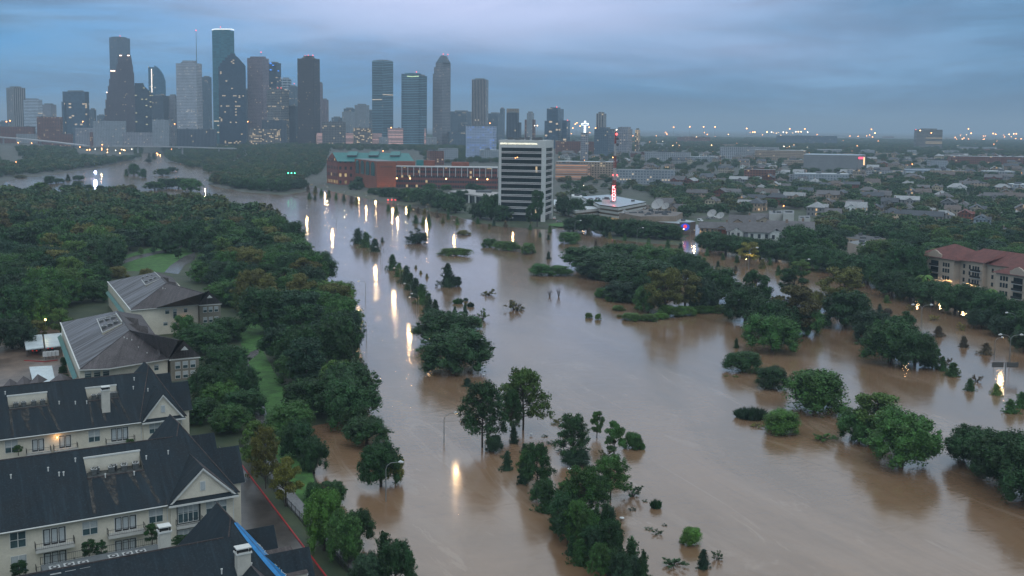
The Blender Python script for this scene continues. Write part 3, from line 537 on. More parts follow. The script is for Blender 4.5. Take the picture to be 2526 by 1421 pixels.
# the park wood, filled with crowns a tree width apart
def inpoly(x, y, pl):
    c = False; n = len(pl)
    for i in range(n):
        x1, y1 = pl[i]; x2, y2 = pl[(i+1) % n]
        if (y1 > y) != (y2 > y) and x < (x2-x1)*(y-y1)/(y2-y1)+x1: c = not c
    return c
CLEAR = [[(300, 652), (300, 628), (380, 606), (465, 602), (462, 640), (440, 668), (380, 672)], [(262, 700), (300, 668), (420, 664), (550, 735), (548, 810), (470, 825), (300, 790)], [(145, 790), (290, 765), (440, 800), (490, 880), (485, 1000), (300, 960), (160, 960)],
         [(590, 790), (622, 765), (648, 780), (640, 850), (690, 960), (700, 1010), (650, 1030), (615, 960), (598, 890)], [(0, 930), (60, 815), (150, 820), (160, 960), (60, 990), (0, 990)]]
def forest(poly, spacing, hr, wr, cols, label, group, maxn, lite, stuff, z=.5, ycap=0, seed=3, clear=CLEAR, far=False, kinds=('oak', 'oak', 'oak', 'tall')):
    q = random.Random(seed); wp = [(PT(x, y) if far else P(x, y, z)) for x, y in poly]; x0, x1 = min(p.x for p in wp), max(p.x for p in wp); y0, y1 = min(p.y for p in wp), max(p.y for p in wp)
    rs_ = np.random.RandomState(seed); gx, gy = np.meshgrid(np.arange(x0, x1, spacing*.93), np.arange(y0, min(y1, 6500), spacing*.93)); gx = gx+(np.arange(gx.shape[0]) % 2)[:, None]*spacing*.46
    gx = (gx+rs_.uniform(-.33, .33, gx.shape)*spacing).ravel(); gy = (gy+rs_.uniform(-.33, .33, gy.shape)*spacing).ravel(); k = sdist(gx, gy, [(p.x, p.y) for p in wp]) > 0; pts = []
    for x, y in zip(gx[k].tolist(), gy[k].tolist()):
        h = q.uniform(*hr); wd = q.uniform(*wr); bad = False
        for zz, dx in ((h, 0), (h*.8, .35), (h*.8, -.35), (h*.5, .45), (h*.5, -.45), (h*.3, 0), (1, 0)):
            if not clear: break
            a, b = proj((x+dx*wd, y, z+zz))
            if any(inpoly(a, b, c) for c in clear): bad = True; break
        if bad or any(abs(x-b_[0]) < b_[2]+wd*.25 and -b_[3]-wd*.3-22 < y-b_[1] < b_[3]+wd*.3 for b_ in NOGO): continue
        pts.append((y, x, h, wd))
    zs = hgt([p[1] for p in pts], [p[0] for p in pts]) if pts else []; pts = [(y, x, h, wd, max(z, float(z_))) for (y, x, h, wd), z_ in zip(pts, zs)]
    pts.sort(); near = [p for p in pts if -30 < proj((p[1], p[0], p[4]+p[2]*.6))[0] < W+30][:maxn]; rest = pts[len(near):] if len(pts) > maxn else []
    for y, x, h, wd, z in near:
        k_ = q.choice(kinds); c_ = q.choice(cols); a, b = proj((x, y, z+h*.7))
        plant(k_, Vector((x, y, z)), h, wd, c_, label % (CNAME[c_], a*100/W, b*100/H), group, lite=y > lite, parts=y < 800)
    if rest: stuff += [(x, y, z, h, wd) for y, x, h, wd, z in rest]
    return pts
STUFF = []; NOGO = []
# ---------------------------------------------------------------- houses of the right hand district
HW = {'white': (.62, .64, .62), 'tan': (.34, .26, .19), 'brick': (.20, .075, .05), 'grey': (.26, .26, .26), 'cream': (.50, .43, .31), 'beige': (.40, .34, .27), 'yellow': (.42, .30, .15), 'blue grey': (.3, .36, .42)}
def objmat(name, rough=.8, windows=None):
    m, b = newmat(name); c = nd('ShaderNodeObjectInfo').outputs['Color']; n = NZ(geo(), .5, 4, .6); hs = N.new('ShaderNodeHueSaturation'); L.new(c, hs.inputs['Color']); L.new(RNG(n, .3, .7, .8, 1.15), hs.inputs['Value'])
    c2 = hs.outputs[0]; b.inputs['Roughness'].default_value = rough
    if windows:
        bw, fh, ww, wh, lit = windows; uv = nd('ShaderNodeTexCoord').outputs['UV']; s = N.new('ShaderNodeSeparateXYZ'); L.new(uv, s.inputs[0]); u = M_('DIVIDE', s.outputs[0], bw); v = M_('DIVIDE', s.outputs[1], fh)
        k = M_('MULTIPLY', M_('LESS_THAN', M_('ABSOLUTE', M_('SUBTRACT', M_('FRACT', u), .5)), ww/2), M_('LESS_THAN', M_('ABSOLUTE', M_('SUBTRACT', M_('FRACT', v), .55)), wh/2))
        c2 = MX(k, c2, (.035, .045, .055)); cb = N.new('ShaderNodeCombineXYZ'); L.new(M_('FLOOR', u), cb.inputs[0]); L.new(M_('FLOOR', v), cb.inputs[1]); L.new(M_('MULTIPLY', nd('ShaderNodeObjectInfo').outputs['Random'], 91.), cb.inputs[2])
        wn = N.new('ShaderNodeTexWhiteNoise'); L.new(cb.outputs[0], wn.inputs[0]); b.inputs['Emission Color'].default_value = (1, .62, .28, 1)
        L.new(M_('MULTIPLY', k, M_('MULTIPLY', M_('GREATER_THAN', wn.outputs[0], 1-lit), .9)), b.inputs['Emission Strength'])
    L.new(c2, b.inputs['Base Color']); return m
WALLM = objmat('painted_wall', .8, (2.6, 3.1, .4, .5, .04)); ROOFM = objmat('shingle_roof', .6); TRIMW = mat('white_trim', (.60, .62, .62), .6, .1, 1.)
def house_mesh(kind, q):
    w_, d_, h_ = q.uniform(12, 18), q.uniform(9, 12), q.choice([3.3, 6.2, 6.4]); wl = MB(); rf = MB(); tr = MB(); o = .6; rh = d_*.30
    wl.box((0, 0, 0), (w_, d_, h_), 0, 0)
    X, Y = w_/2+o, d_/2+o
    if kind == 'gable':
        a = [(-X, -Y, h_-.15), (X, -Y, h_-.15), (X, Y, h_-.15), (-X, Y, h_-.15)]; r1, r2 = (-X, 0, h_+rh), (X, 0, h_+rh)
        rf.quad(a[0], a[1], r2, r1); rf.quad(a[2], a[3], r1, r2); rf.quad(a[3], a[2], a[1], a[0])
        for s in (-1, 1): wl.face([(s*w_/2, -Y+o, h_), (s*w_/2, Y-o, h_), (s*w_/2, 0, h_+rh-.3)])
        gx = q.uniform(-w_/4, w_/4)
    else:
        a = [(-X, -Y, h_-.1), (X, -Y, h_-.1), (X, Y, h_-.1), (-X, Y, h_-.1)]; k = X-Y*.9; r1, r2 = (-k, 0, h_+rh), (k, 0, h_+rh)
        rf.quad(a[0], a[1], r2, r1); rf.quad(a[2], a[3], r1, r2); rf.face([a[1], a[2], r2]); rf.face([a[3], a[0], r1]); rf.quad(a[3], a[2], a[1], a[0]); gx = q.uniform(-w_/5, w_/5)
    gw = q.uniform(2.2, 3.2); yy = -Y-1.6                      # small front gable
    wl.box((gx, -d_/2-.9, 0), (gw*2, 1.8, h_), 0, 0); wl.face([(gx-gw, -d_/2-1.8, h_), (gx+gw, -d_/2-1.8, h_), (gx, -d_/2-1.8, h_+gw*.62)])
    rf.quad((gx-gw-.4, yy, h_-.25), (gx, yy, h_+gw*.66), (gx, 0, h_+gw*.66), (gx-gw-.4, 0, h_-.25)); rf.quad((gx, yy, h_+gw*.66), (gx+gw+.4, yy, h_-.25), (gx+gw+.4, 0, h_-.25), (gx, 0, h_+gw*.66))
    tr.box((w_*.28, d_*.12, h_), (.9, .8, rh+1.2)); return wl.mesh('wall', WALLM), rf.mesh('roof', ROOFM), tr.mesh('chimney', mat('chimney_brick%d' % len(MATS), (.25, .18, .14))), max(w_, d_)
q = random.Random(5); HP = [house_mesh('gable' if i % 3 else 'hip', q) for i in range(9)]
RC = {'grey': (.105, .10, .105), 'brown': (.11, .085, .075), 'slate': (.06, .07, .085), 'red tiled': (.20, .05, .04), 'pale': (.30, .31, .32)}
def house(px, py, yaw, wall, roof, i, sc=1., label=None, group='houses of the right hand district'):
    p = PT(px, py); e = empty('house', p, label or '%s house with %s roof, %.1f percent across and %.1f down' % (wall, roof, px*100/W, (py-12)*100/H), 'house', group)
    e.rotation_euler = (0, 0, yaw); e.scale = (sc, sc, sc); wl, rf, ch, r = HP[i % 9]
    for nm, me, c in (('wall', wl, HW[wall]), ('roof', rf, RC[roof]), ('chimney', ch, None)):
        o = bpy.data.objects.new(nm, me); COL.objects.link(o); o.parent = e
        if c: k = .85+.3*rnd.random(); o.color = (c[0]*k, c[1]*k, c[2]*k, 1)
    NOGO.append((p.x, p.y, r*.5*sc, r*.5*sc)); return e
CLR0 = [[(1370, 470), (1740, 470), (1740, 600), (1370, 600)], [(1745, 520), (2010, 520), (2010, 620), (1745, 620)], [(2240, 600), (2560, 600), (2560, 800), (2240, 800)], [(1970, 375), (2140, 375), (2140, 430), (1970, 430)]]
q = random.Random(11)
HL = [(1915, 505, 'brick', 'slate'), (1720, 492, 'tan', 'grey'), (1757, 512, 'cream', 'grey'), (1580, 520, 'beige', 'brown'), (1640, 520, 'beige', 'grey'), (1672, 522, 'tan', 'grey'), (1600, 540, 'tan', 'brown'), (1780, 490, 'brick', 'grey'), (1808, 486, 'white', 'grey'), (1865, 520, 'tan', 'slate'),
      (1960, 500, 'tan', 'pale'), (2040, 515, 'tan', 'grey'), (2080, 512, 'beige', 'brown'), (2110, 520, 'cream', 'grey'), (2160, 520, 'tan', 'slate'), (2200, 535, 'tan', 'slate'), (2235, 545, 'cream', 'slate'), (2290, 555, 'beige', 'slate'), (2060, 470, 'tan', 'brown'), (2100, 468, 'brick', 'slate'),
      (2100, 452, 'yellow', 'grey'), (2150, 445, 'tan', 'brown'), (2190, 450, 'yellow', 'brown'), (2210, 480, 'cream', 'brown'), (2250, 500, 'brick', 'red tiled'), (2380, 545, 'brick', 'red tiled'), (2420, 560, 'blue grey', 'slate'), (2330, 500, 'beige', 'grey'), (2390, 468, 'white', 'grey'), (1980, 452, 'white', 'grey'),
      (2010, 455, 'white', 'pale'), (2035, 470, 'tan', 'slate'), (1935, 468, 'beige', 'grey'), (2450, 520, 'grey', 'slate'), (2500, 500, 'beige', 'brown'), (2075, 490, 'tan', 'slate'), (2140, 485, 'tan', 'grey'), (2010, 500, 'beige', 'brown'), (1830, 505, 'tan', 'grey'), (2480, 585, 'grey', 'slate')]
for i, (x, y, wl, rf) in enumerate(HL): house(x, y, R(q.choice([-25, 65, -25, 155])+q.uniform(-4, 4)), wl, rf, i, q.uniform(1.0, 1.3))
for i in range(330):
    t = q.random(); y = 385+165*q.random()**1.25; x = q.uniform(1400+3.2*(y-400), 2526)
    if any(inpoly(x, y, c) for c in CLR0): continue
    if any(abs(proj((a, b, 1))[0]-x) < 24 and abs(proj((a, b, 1))[1]-y) < 5+(y-385)*.05 for a, b, _, _ in NOGO): continue
    house(x, y, R(q.choice([-25, 65, -25])+q.uniform(-6, 6)), q.choice(['white', 'tan', 'beige', 'cream', 'grey', 'tan', 'brick', 'beige']), q.choice(['grey', 'brown', 'slate', 'pale', 'grey']), i, q.uniform(1., 1.4))
# ---------------------------------------------------------------- downtown
def slope(px, py=330): d = ray(px, py); return d.x/d.y
def foot(xl, xm, xr, Y, th=18, dflt=34.):
    """footprint of a block whose near corner is seen at xm, left edge at xl, right edge at xr"""
    a = R(th); c, s = math.cos(a), math.sin(a); C = Vector((slope(xm)*Y, Y)); sl, sr = slope(xl), slope(xr)
    t1 = (C.x-sl*Y)/(c+sl*s); dn = s-sr*c; t2 = (sr*Y-C.x)/dn if dn > .03 and xr > xm+.5 else dflt
    t2 = min(t2, 90); t1 = max(t1, 3); A_ = C+Vector((-c, s))*t1; B_ = C+Vector((s, c))*t2; return [C, B_, B_+Vector((-c, s))*t1, A_]
def ztop(px, py, Y): return PY(px, py, Y).z
def inset(fp, k): c = sum(fp, Vector((0, 0)))/len(fp); return [c+(p-c)*k for p in fp]
FM_ = {}
def fm(k):
    if k in FM_: return FM_[k]
    D = dict(beige=((.34, .33, .32), (.05, .06, .08), dict(bw=6, ww=.5, wh=.9, lit=.04)), whiteband=((.60, .66, .72), (.10, .14, .2), dict(bw=50, ww=1.1, wh=.45, fh=4., lit=.02)), greygrid=((.30, .30, .33), (.08, .1, .13), dict(bw=4, ww=.55, wh=.5)),
        darkglass=((.05, .07, .09), (.055, .10, .15), dict(bw=9, ww=.9, wh=.86, fh=5, lit=.05, gr=.12)), jpm=((.13, .17, .22), (.05, .08, .12), dict(bw=4.2, ww=.62, wh=.5, fh=4.2, lit=.012)), plum=((.085, .06, .07), (.05, .045, .06), dict(bw=4, ww=.5, wh=.5, lit=.012)),
        blackglass=((.022, .032, .045), (.03, .05, .07), dict(bw=6, ww=.8, wh=.7, lit=.07, lc=(1, .9, .5))), blueglass=((.05, .13, .2), (.06, .17, .27), dict(bw=5, ww=.85, wh=.8, lit=.05, gr=.1)), vstripe=((.09, .11, .14), (.03, .04, .05), dict(bw=3.5, ww=.5, wh=1.1, lit=.0)),
        pale=((.46, .48, .52), (.10, .12, .16), dict(bw=3.6, ww=.7, wh=.42, fh=4., lit=.05, lc=(1, .8, .55))), teal=((.03, .11, .14), (.04, .17, .21), dict(bw=12, ww=.96, wh=.8, fh=4, lit=.012, gr=.08)), navy=((.025, .04, .06), (.035, .065, .10), dict(bw=5, ww=.85, wh=.7, fh=4, lit=.06, gr=.1)),
        rose=((.26, .20, .225), (.085, .08, .10), dict(bw=3.6, ww=.55, wh=.55, fh=3.9, lit=.02)), rosegrid=((.20, .19, .18), (.045, .05, .06), dict(bw=4, ww=.62, wh=.66, fh=4.4, lit=.09)), brownstone=((.062, .05, .052), (.04, .038, .045), dict(bw=3, ww=.6, wh=.4, fh=4, lit=.012)),
        midblue=((.10, .14, .18), (.05, .08, .11), dict(bw=4, ww=.6, wh=.5, lit=.04)), lattice=((.55, .6, .64), (.06, .1, .14), dict(bw=16, ww=.92, wh=.7, fh=8, lit=0)), band=((.045, .055, .075), (.20, .36, .44), dict(bw=80, ww=1.1, wh=.42, fh=4.4, lit=.0, gr=.12)), bandglass=((.09, .19, .24), (.16, .36, .44), dict(bw=6, ww=.94, wh=.9, fh=4.4, lit=.03, gr=.06)),
        granite=((.25, .25, .27), (.07, .085, .11), dict(bw=3.6, ww=.6, wh=.5, fh=3.9, lit=.01)), vbeige=((.38, .33, .30), (.035, .04, .055), dict(bw=4.4, ww=.62, wh=1.1, fh=3.8, lit=.035, lc=(1, .8, .6))), white=((.29, .32, .35), (.14, .17, .2), dict(bw=4, ww=.5, wh=.5, lit=.03)), bluelit=((.38, .45, .58), (.10, .16, .36), dict(bw=5, ww=.35, wh=.45, fh=5, lit=.3, lc=(.12, .3, 1), es=.7)),
        brick=((.19, .075, .05), (.04, .04, .05), dict(bw=4, ww=.5, wh=.5, lit=.08)), garage=((.40, .30, .26), (.30, .13, .06), dict(bw=60, ww=1.1, wh=.4, fh=3.2, lit=.55, lc=(1, .5, .3), es=.35)), warmgrid=((.22, .2, .19), (.08, .07, .06), dict(bw=4, ww=.7, wh=.6, fh=3.4, lit=.55, lc=(1, .72, .4), es=.8)),
        apt=((.34, .36, .38), (.09, .1, .12), dict(bw=4, ww=.5, wh=.55, fh=3.2, lit=.06)), tan=((.36, .28, .21), (.05, .05, .055), dict(bw=4, ww=.5, wh=.5, fh=3.3, lit=.07)), stripe=((.24, .23, .22), (.07, .06, .05), dict(bw=90, ww=1.1, wh=.5, fh=4.2, lit=.35, lc=(1, .75, .4), es=.3)), pinklit=((.5, .36, .36), (.6, .35, .3), dict(bw=70, ww=1.1, wh=.45, fh=3, lit=.5, lc=(1, .5, .42), es=.4)))
    a, b, kw = D[k]; FM_[k] = facade('facade_'+k, a, b, **kw); return FM_[k]
ROOF = mat('flat_roof', (.20, .21, .22), .8, .25, .05); ROOFL = mat('pale_flat_roof', (.50, .55, .58), .6, .2, .05); ROOFD = mat('dark_flat_roof', (.07, .07, .075), .8, .2, .05)
REDL = mat('red_beacon', (.3, .02, .02), .5, 0, emis=(1, .10, .10), es=4); WHITEL = mat('white_light', (.8, .8, .8), .5, 0, emis=(.95, 1, .97), es=1.3); METAL = mat('grey_metal', (.12, .13, .14), .5, .1, 1., metal=.4)
ORL = mat('orange_lamp', (.5, .3, .1), .5, 0, emis=(1, .38, .12), es=9); YEL = mat('warm_lamp', (.5, .4, .2), .5, 0, emis=(1, .56, .23), es=8); WHL = mat('cool_lamp', (.6, .6, .6), .5, 0, emis=(1, .86, .66), es=5)
def tower(label, Y, mk, segs, th=18, cat='skyscraper', name='tower', beacons=(), extra=None, group='towers of the downtown skyline', roof=None, round_=False):
    """segs: (part name, xl, xm, xr, y top, material key or None); the first stands on the ground, later ones on top of it"""
    Y = Y*1.2; x0 = slope(segs[0][2])*Y; e = empty(name, (x0, Y, 0), label, cat, group); zb = -1.; first = None
    for i, sg in enumerate(segs):
        nm, xl, xm, xr, yt = sg[:5]; k = sg[5] if len(sg) > 5 and sg[5] else mk; z1 = ztop(xm, yt, Y); mb = MB(); fp = foot(xl, xm, xr, Y+(0 if i == 0 else 5), th)
        if round_ and i == 0 or nm == 'drum':
            w_ = (slope(xr)-slope(xl))*Y/2; cx = (slope(xr)+slope(xl))*Y/2; fp = [Vector((cx+w_*math.cos(t*math.pi/8), Y+w_*.8+w_*.8*math.sin(t*math.pi/8))) for t in range(16)]
        z0 = zb if nm not in ('wing', 'body', 'annex') else -1.
        mb.prism(fp, z0, z1, 0, 1); 
        if nm in ('wing', 'body', 'tower_body') and len(fp) == 4: mb.prism(inset(fp, .6), z1, z1+3.5, 1, 1)
        mb.build(nm, [fm(k), roof or ROOF], e); zb = z1 if nm not in ('wing', 'annex') else zb
    for (bx, by) in beacons:
        mb = MB(); z = ztop(bx, by, Y); X = slope(bx)*Y; mb.tube([(X, Y+12, z-9), (X, Y+12, z)], .5, 5); mb.blob((X, Y+12, z), (1.3, 1.3, 1.3), 1, 0, 0, 6, 4); mb.build('beacon', [METAL, REDL], e)
    if extra: extra(e, Y)
    return e
def silhouette(label, Y, mk, pts, depth, group='towers of the downtown skyline', extra=None, name='tower', yaw=0.):
    """a block with a stepped or sloping outline, extruded to its real depth"""
    Y = Y*1.2; e = empty(name, (slope(pts[0][0])*Y, Y, 0), label, 'skyscraper', group); mb = MB(); q = [Vector((slope(x)*Y, Y, ztop(x, y, Y))) for x, y in pts]; q[0].z = q[-1].z = -1
    d = Vector((slope(pts[0][0])*depth*.9+depth*yaw, depth, 0)); n = len(q)
    mb.face(q[::-1] if False else q, 0); mb.face([p+d for p in q][::-1], 0)
    for i in range(n): mb.face([q[i], q[i]+d, q[(i+1) % n]+d, q[(i+1) % n]], 0)
    mb.build('body', [fm(mk)], e)
    if extra: extra(e, Y)
    return e
def lightbar(nm, pts, rad, m):
    def f(e, Y):
        mb = MB(); mb.tube([(slope(x)*(Y-.8), Y-.8, ztop(x, y, Y)) for x, y in pts], rad, 5); mb.build(nm, m, e)
    return f
tower('beige apartment tower with dark window stripes at the far left of the skyline', 2600, 'beige', [('body', 19, 36, 66, 216), ('penthouse', 28, 40, 56, 213)], 40)
tower('white banded block right of the beige striped tower', 2450, 'whiteband', [('body', 60, 95, 107, 246), ('penthouse', 66, 90, 98, 243)], 15)
tower('low grey tower behind the white banded block', 2800, 'greygrid', [('body', 104, 128, 141, 258)], 20)
tower('dark glass grid tower standing alone left of the gabled skyscraper', 2650, 'darkglass', [('body', 157, 212, 222, 226), ('annex', 154, 160, 162, 251)], 12); tower('small grey tower at the right shoulder of the dark glass grid tower', 2750, 'midblue', [('body', 222, 233, 239, 270)], 20)
tower('tall blue grey tower with chamfered corners behind the stepped gables', 2920, 'jpm', [('body', 275, 293, 326, 92), ('penthouse', 280, 295, 318, 90)], 25, beacons=((299, 88),))
BL = mat('warm_bulb', (.5, .4, .3), .5, 0, emis=(1, .72, .55), es=7)
def boa_l(e, Y):
    mb = MB()
    for x, y in ((278, 175), (281, 175), (284, 175), (287, 175), (301, 137), (304, 137), (320, 137), (323, 137), (266, 228)): mb.blob((slope(x)*Y, Y-1, ztop(x, y, Y)), (1.5, 1.5, 1.5), 0, 0, 0, 5, 4)
    mb.build('crown_lights', BL, e)
silhouette('dark plum skyscraper with stepped gables and a string of lights', 2700, 'plum', [(256, 330), (256, 290), (259, 290), (259, 268), (262, 268), (262, 246), (265, 246), (265, 228), (269, 228), (269, 212), (272, 212), (272, 195), (275, 195), (275, 176), (279, 172), (290, 172), (292, 160), (295, 156), (295, 146), (298, 138), (327, 136), (329, 146), (330, 158), (332, 164), (332, 176), (334, 180), (334, 210), (336, 214), (336, 330)], 40, extra=boa_l)
silhouette('blackish glass tower with a sloping roof right of the stepped gables', 2600, 'blackglass', [(335, 330), (335, 205), (356, 205), (358, 212), (382, 236), (384, 240), (384, 330)], 35)
tower('plain dark slab with vertical ribs below the curved glass sail tower', 2480, 'vstripe', [('body', 377, 404, 417, 236)], 20)
silhouette('curved sail shaped glass tower with a lit vertical line', 2850, 'blueglass', [(369, 330), (369, 161), (371, 165), (384, 166), (384, 161), (392, 166), (399, 173), (406, 184), (411, 200), (411, 330)], 35, extra=lightbar('light_line', [(377, 170), (377, 228)], 1.3, mat('neon_warm', (.6, .5, .4), .5, 0, emis=(1, .85, .7), es=2)))
def antenna(e, Y):
    mb = MB(); X = slope(484)*Y; mb.tube([(X, Y+15, ztop(484, 155, Y)), (X, Y+15, ztop(484, 110, Y)), (X, Y+15, ztop(484, 74, Y))], [1.0, .7, .4], 5); mb.blob((X, Y+15, ztop(484, 74, Y)), (1.5, 1.5, 1.5), 1, 0, 0, 5, 4); mb.build('antenna', [METAL, REDL], e)
tower('broad pale gridded tower with a tall thin antenna', 2400, 'pale', [('body', 437, 487, 501, 156), ('penthouse', 453, 480, 488, 149)], 12, extra=antenna)
tower('dim blue tower seen between the pale gridded and the teal one', 2800, 'midblue', [('body', 500, 515, 524, 190)], 15); tower('low tower with lit grid left of the pale gridded tower', 2500, 'greygrid', [('body', 417, 432, 440, 236), ('annex', 418, 434, 438, 300, 'warmgrid')], 15)
def wf(e, Y):
    mb = MB(); mb.tube([(slope(x)*(Y-1), Y-1, ztop(x, y, Y)) for x, y in ((527, 74), (534, 72), (574, 72), (581, 74))], 1.3, 5); mb.build('lit_crown', WHITEL, e)
tower('tallest teal glass tower with a white lit crown', 2560, 'teal', [('body', 527, 549, 581, 73), ('penthouse', 537, 549, 572, 70)], 28, extra=wf, beacons=((545, 66),))
silhouette('navy glass tower with a stepped pyramid top in front of the teal one', 2460, 'navy', [(541, 340), (541, 164), (545, 164), (545, 155), (551, 155), (551, 149), (558, 149), (558, 142), (564, 142), (564, 136), (571, 136), (571, 132), (583, 132), (583, 136), (591, 143), (597, 150), (604, 158), (608, 163), (608, 340)], 45)
tower('narrow dark slab between the navy and the rose grey towers', 2700, 'vstripe', [('body', 599, 611, 616, 221)], 12)
tower('tall rose grey granite tower with a cranked antenna', 2500, 'rose', [('body', 612, 650, 665, 143), ('shoulder', 619, 651, 658, 139)], 14, beacons=((644, 128),))
def bl(e, Y):
    mb = MB(); BLU = mat('blue_light', (.05, .1, .5), .5, 0, emis=(.05, .32, 1), es=1.3)
    for x0_, x1_, y0_, y1_ in ((667, 672, 155, 158), (667, 672, 171, 173.5), (686, 690, 174, 176), (673, 678, 160, 162)):
        mb.quad(*[Vector((slope(x)*(Y-1), Y-1, ztop(x, y, Y))) for x, y in ((x0_, y1_), (x1_, y1_), (x1_, y0_), (x0_, y0_))])
    mb.build('blue_panels', BLU, e)
tower('dark tower with bright blue lit panels at its top', 2700, 'navy', [('body', 664, 684, 695, 155)], 14, extra=bl)
tower('low tower wrapped in a pale lattice of floors', 2900, 'lattice', [('body', 694, 712, 720, 194)], 14); tower('dim tower with a red beacon behind the brown slab', 2850, 'midblue', [('body', 713, 728, 737, 213)], 14, beacons=((725, 206),))
tower('grey brown gridded tower with lit windows before the rose tower', 2350, 'rosegrid', [('body', 659, 695, 714, 222), ('penthouse', 676, 692, 700, 217)], 16, beacons=((684, 217), (692, 217)))
tower('low dark tower with vertical ribs right of the gridded one', 2400, 'vstripe', [('body', 714, 730, 736, 262)], 14)
tower('big flat topped dark brown tower with a row of red beacons', 2350, 'brownstone', [('body', 735, 776, 790, 144), ('penthouse', 750, 768, 776, 137)], 14, beacons=((752, 137), (760, 136), (771, 136)))
tower('narrow brownish tower tucked behind the dark brown one', 2600, 'rose', [('body', 786, 792, 797, 205)], 14); tower('low rose tower with a small red sign right of the brown one', 2650, 'rose', [('body', 792, 804, 811, 246)], 14)
tower('tall banded tower with bright glass right half', 2400, 'band', [('body', 918, 944, 970, 150, 'band'), ('parapet', 920, 944, 968, 148, 'white')], 35)
tower('curved glass tower with a lit drum top', 2330, 'bandglass', [('body', 988, 1015, 1038, 182, 'band'), ('drum', 997, 1015, 1036, 180), ('wing', 1028, 1040, 1053, 187, 'band')], 35, beacons=((1026, 177),), round_=True, extra=lightbar('lit_ring', [(1004, 188), (1016, 189), (1033, 188)], .9, mat('ring_light', (.5, .6, .3), .5, 0, emis=(.75, 1, .6), es=.9)))
def crown(e, Y):
    mb = MB(); fp = foot(1075, 1092, 1111, Y+3, 30); c = sum(fp, Vector((0, 0)))/4; z0, z1 = ztop(1092, 154, Y), ztop(1092, 136, Y)
    lo = [(*p, z0) for p in fp]; hi = [(*(c+(p-c)*.38), z1) for p in fp]
    for i in range(4): mb.quad(lo[i], lo[(i+1) % 4], hi[(i+1) % 4], hi[i], 0)
    mb.face(hi, 0); mb.build('tapered_crown', [fm('midblue')], e)
tower('granite tower with a tapered pyramid crown', 2350, 'granite', [('body', 1067, 1090, 1111, 182), ('upper_shaft', 1070, 1090, 1111, 165), ('collar', 1074, 1090, 1111, 154)], 30, extra=crown, beacons=((1092, 133), (1103, 134)))
tower('slim tower striped with beige vertical ribs', 2600, 'vbeige', [('body', 1163, 1198, 1204, 196)], 10); tower('long dim slab between the crowned and the rib striped towers', 2800, 'midblue', [('body', 1111, 1150, 1165, 275)], 14)
tower('dim slab with a row of red lights right of the rib striped tower', 2750, 'midblue', [('body', 1203, 1228, 1240, 280)], 14, beacons=((1204, 283), (1216, 283), (1227, 283))); tower('thin pale tower with red beacon behind the dim slab', 2900, 'midblue', [('body', 1233, 1240, 1245, 268)], 14, beacons=((1238, 266),))
tower('dark brown office block with a bright upper band', 2100, 'vstripe', [('body', 1249, 1276, 1280, 278), ('parapet', 1249, 1276, 1280, 268, 'tan'), ('annex', 1276, 1282, 1286, 302)], 10); tower('pale slab tower with dark flanks and an arched top', 2500, 'white', [('body', 1299, 1312, 1317, 279), ('top_step', 1302, 1310, 1314, 275), ('annex', 1294, 1300, 1303, 295, 'brick'), ('annex', 1313, 1318, 1321, 295, 'brick')], 12)
tower('blue grey twin level tower right of the pale slab', 2300, 'darkglass', [('body', 1348, 1376, 1390, 268), ('penthouse', 1358, 1372, 1380, 265), ('annex', 1343, 1350, 1352, 298), ('annex', 1386, 1398, 1406, 297)], 16, beacons=((1373, 264), (1400, 297)))
tower('pale ribbed hotel tower behind the lattice mast', 2100, 'beige', [('body', 1470, 1488, 1495, 280), ('penthouse', 1477, 1486, 1490, 276)], 18); tower('grey office block at the foot of the ribbed hotel tower', 1900, 'midblue', [('body', 1466, 1500, 1515, 318), ('penthouse', 1478, 1494, 1500, 315)], 16)
tower('grey hotel with a lit stair strip', 2000, 'greygrid', [('body', 1515, 1548, 1560, 318), ('upper_shaft', 1530, 1548, 1556, 313)], 16); tower('small tower with lit red and white stair, right of the grey hotel', 2050, 'tan', [('body', 1567, 1574, 1579, 320, 'warmgrid')], 16)
tower('blue lit pale hospital like block', 1750, 'bluelit', [('body', 1149, 1218, 1225, 312)], 8, cat='office block')
for i, (xl, xm, xr, yt, Y, k, lb) in enumerate([(818, 835, 845, 290, 3000, 'midblue', 'hazy low tower left of the pale stepped cluster'), (844, 866, 875, 276, 2800, 'white', 'pale stepped tower behind the banded one'), (875, 903, 911, 259, 2700, 'white', 'taller pale gridded tower behind the banded one'), (905, 916, 922, 273, 2900, 'midblue', 'hazy tower touching the banded tower'),
        (848, 870, 878, 268, 3000, 'midblue', 'dim tower between the pale ones'), (1130, 1148, 1160, 305, 2500, 'midblue', 'low dim block left of the rib striped tower'), (0, 14, 20, 300, 3000, 'midblue', 'hazy block at the far left edge'), (240, 255, 262, 285, 3000, 'midblue', 'hazy low tower left of the stepped gables')]):
    tower(lb, Y, k, [('body', xl, xm, xr, yt)], 14)
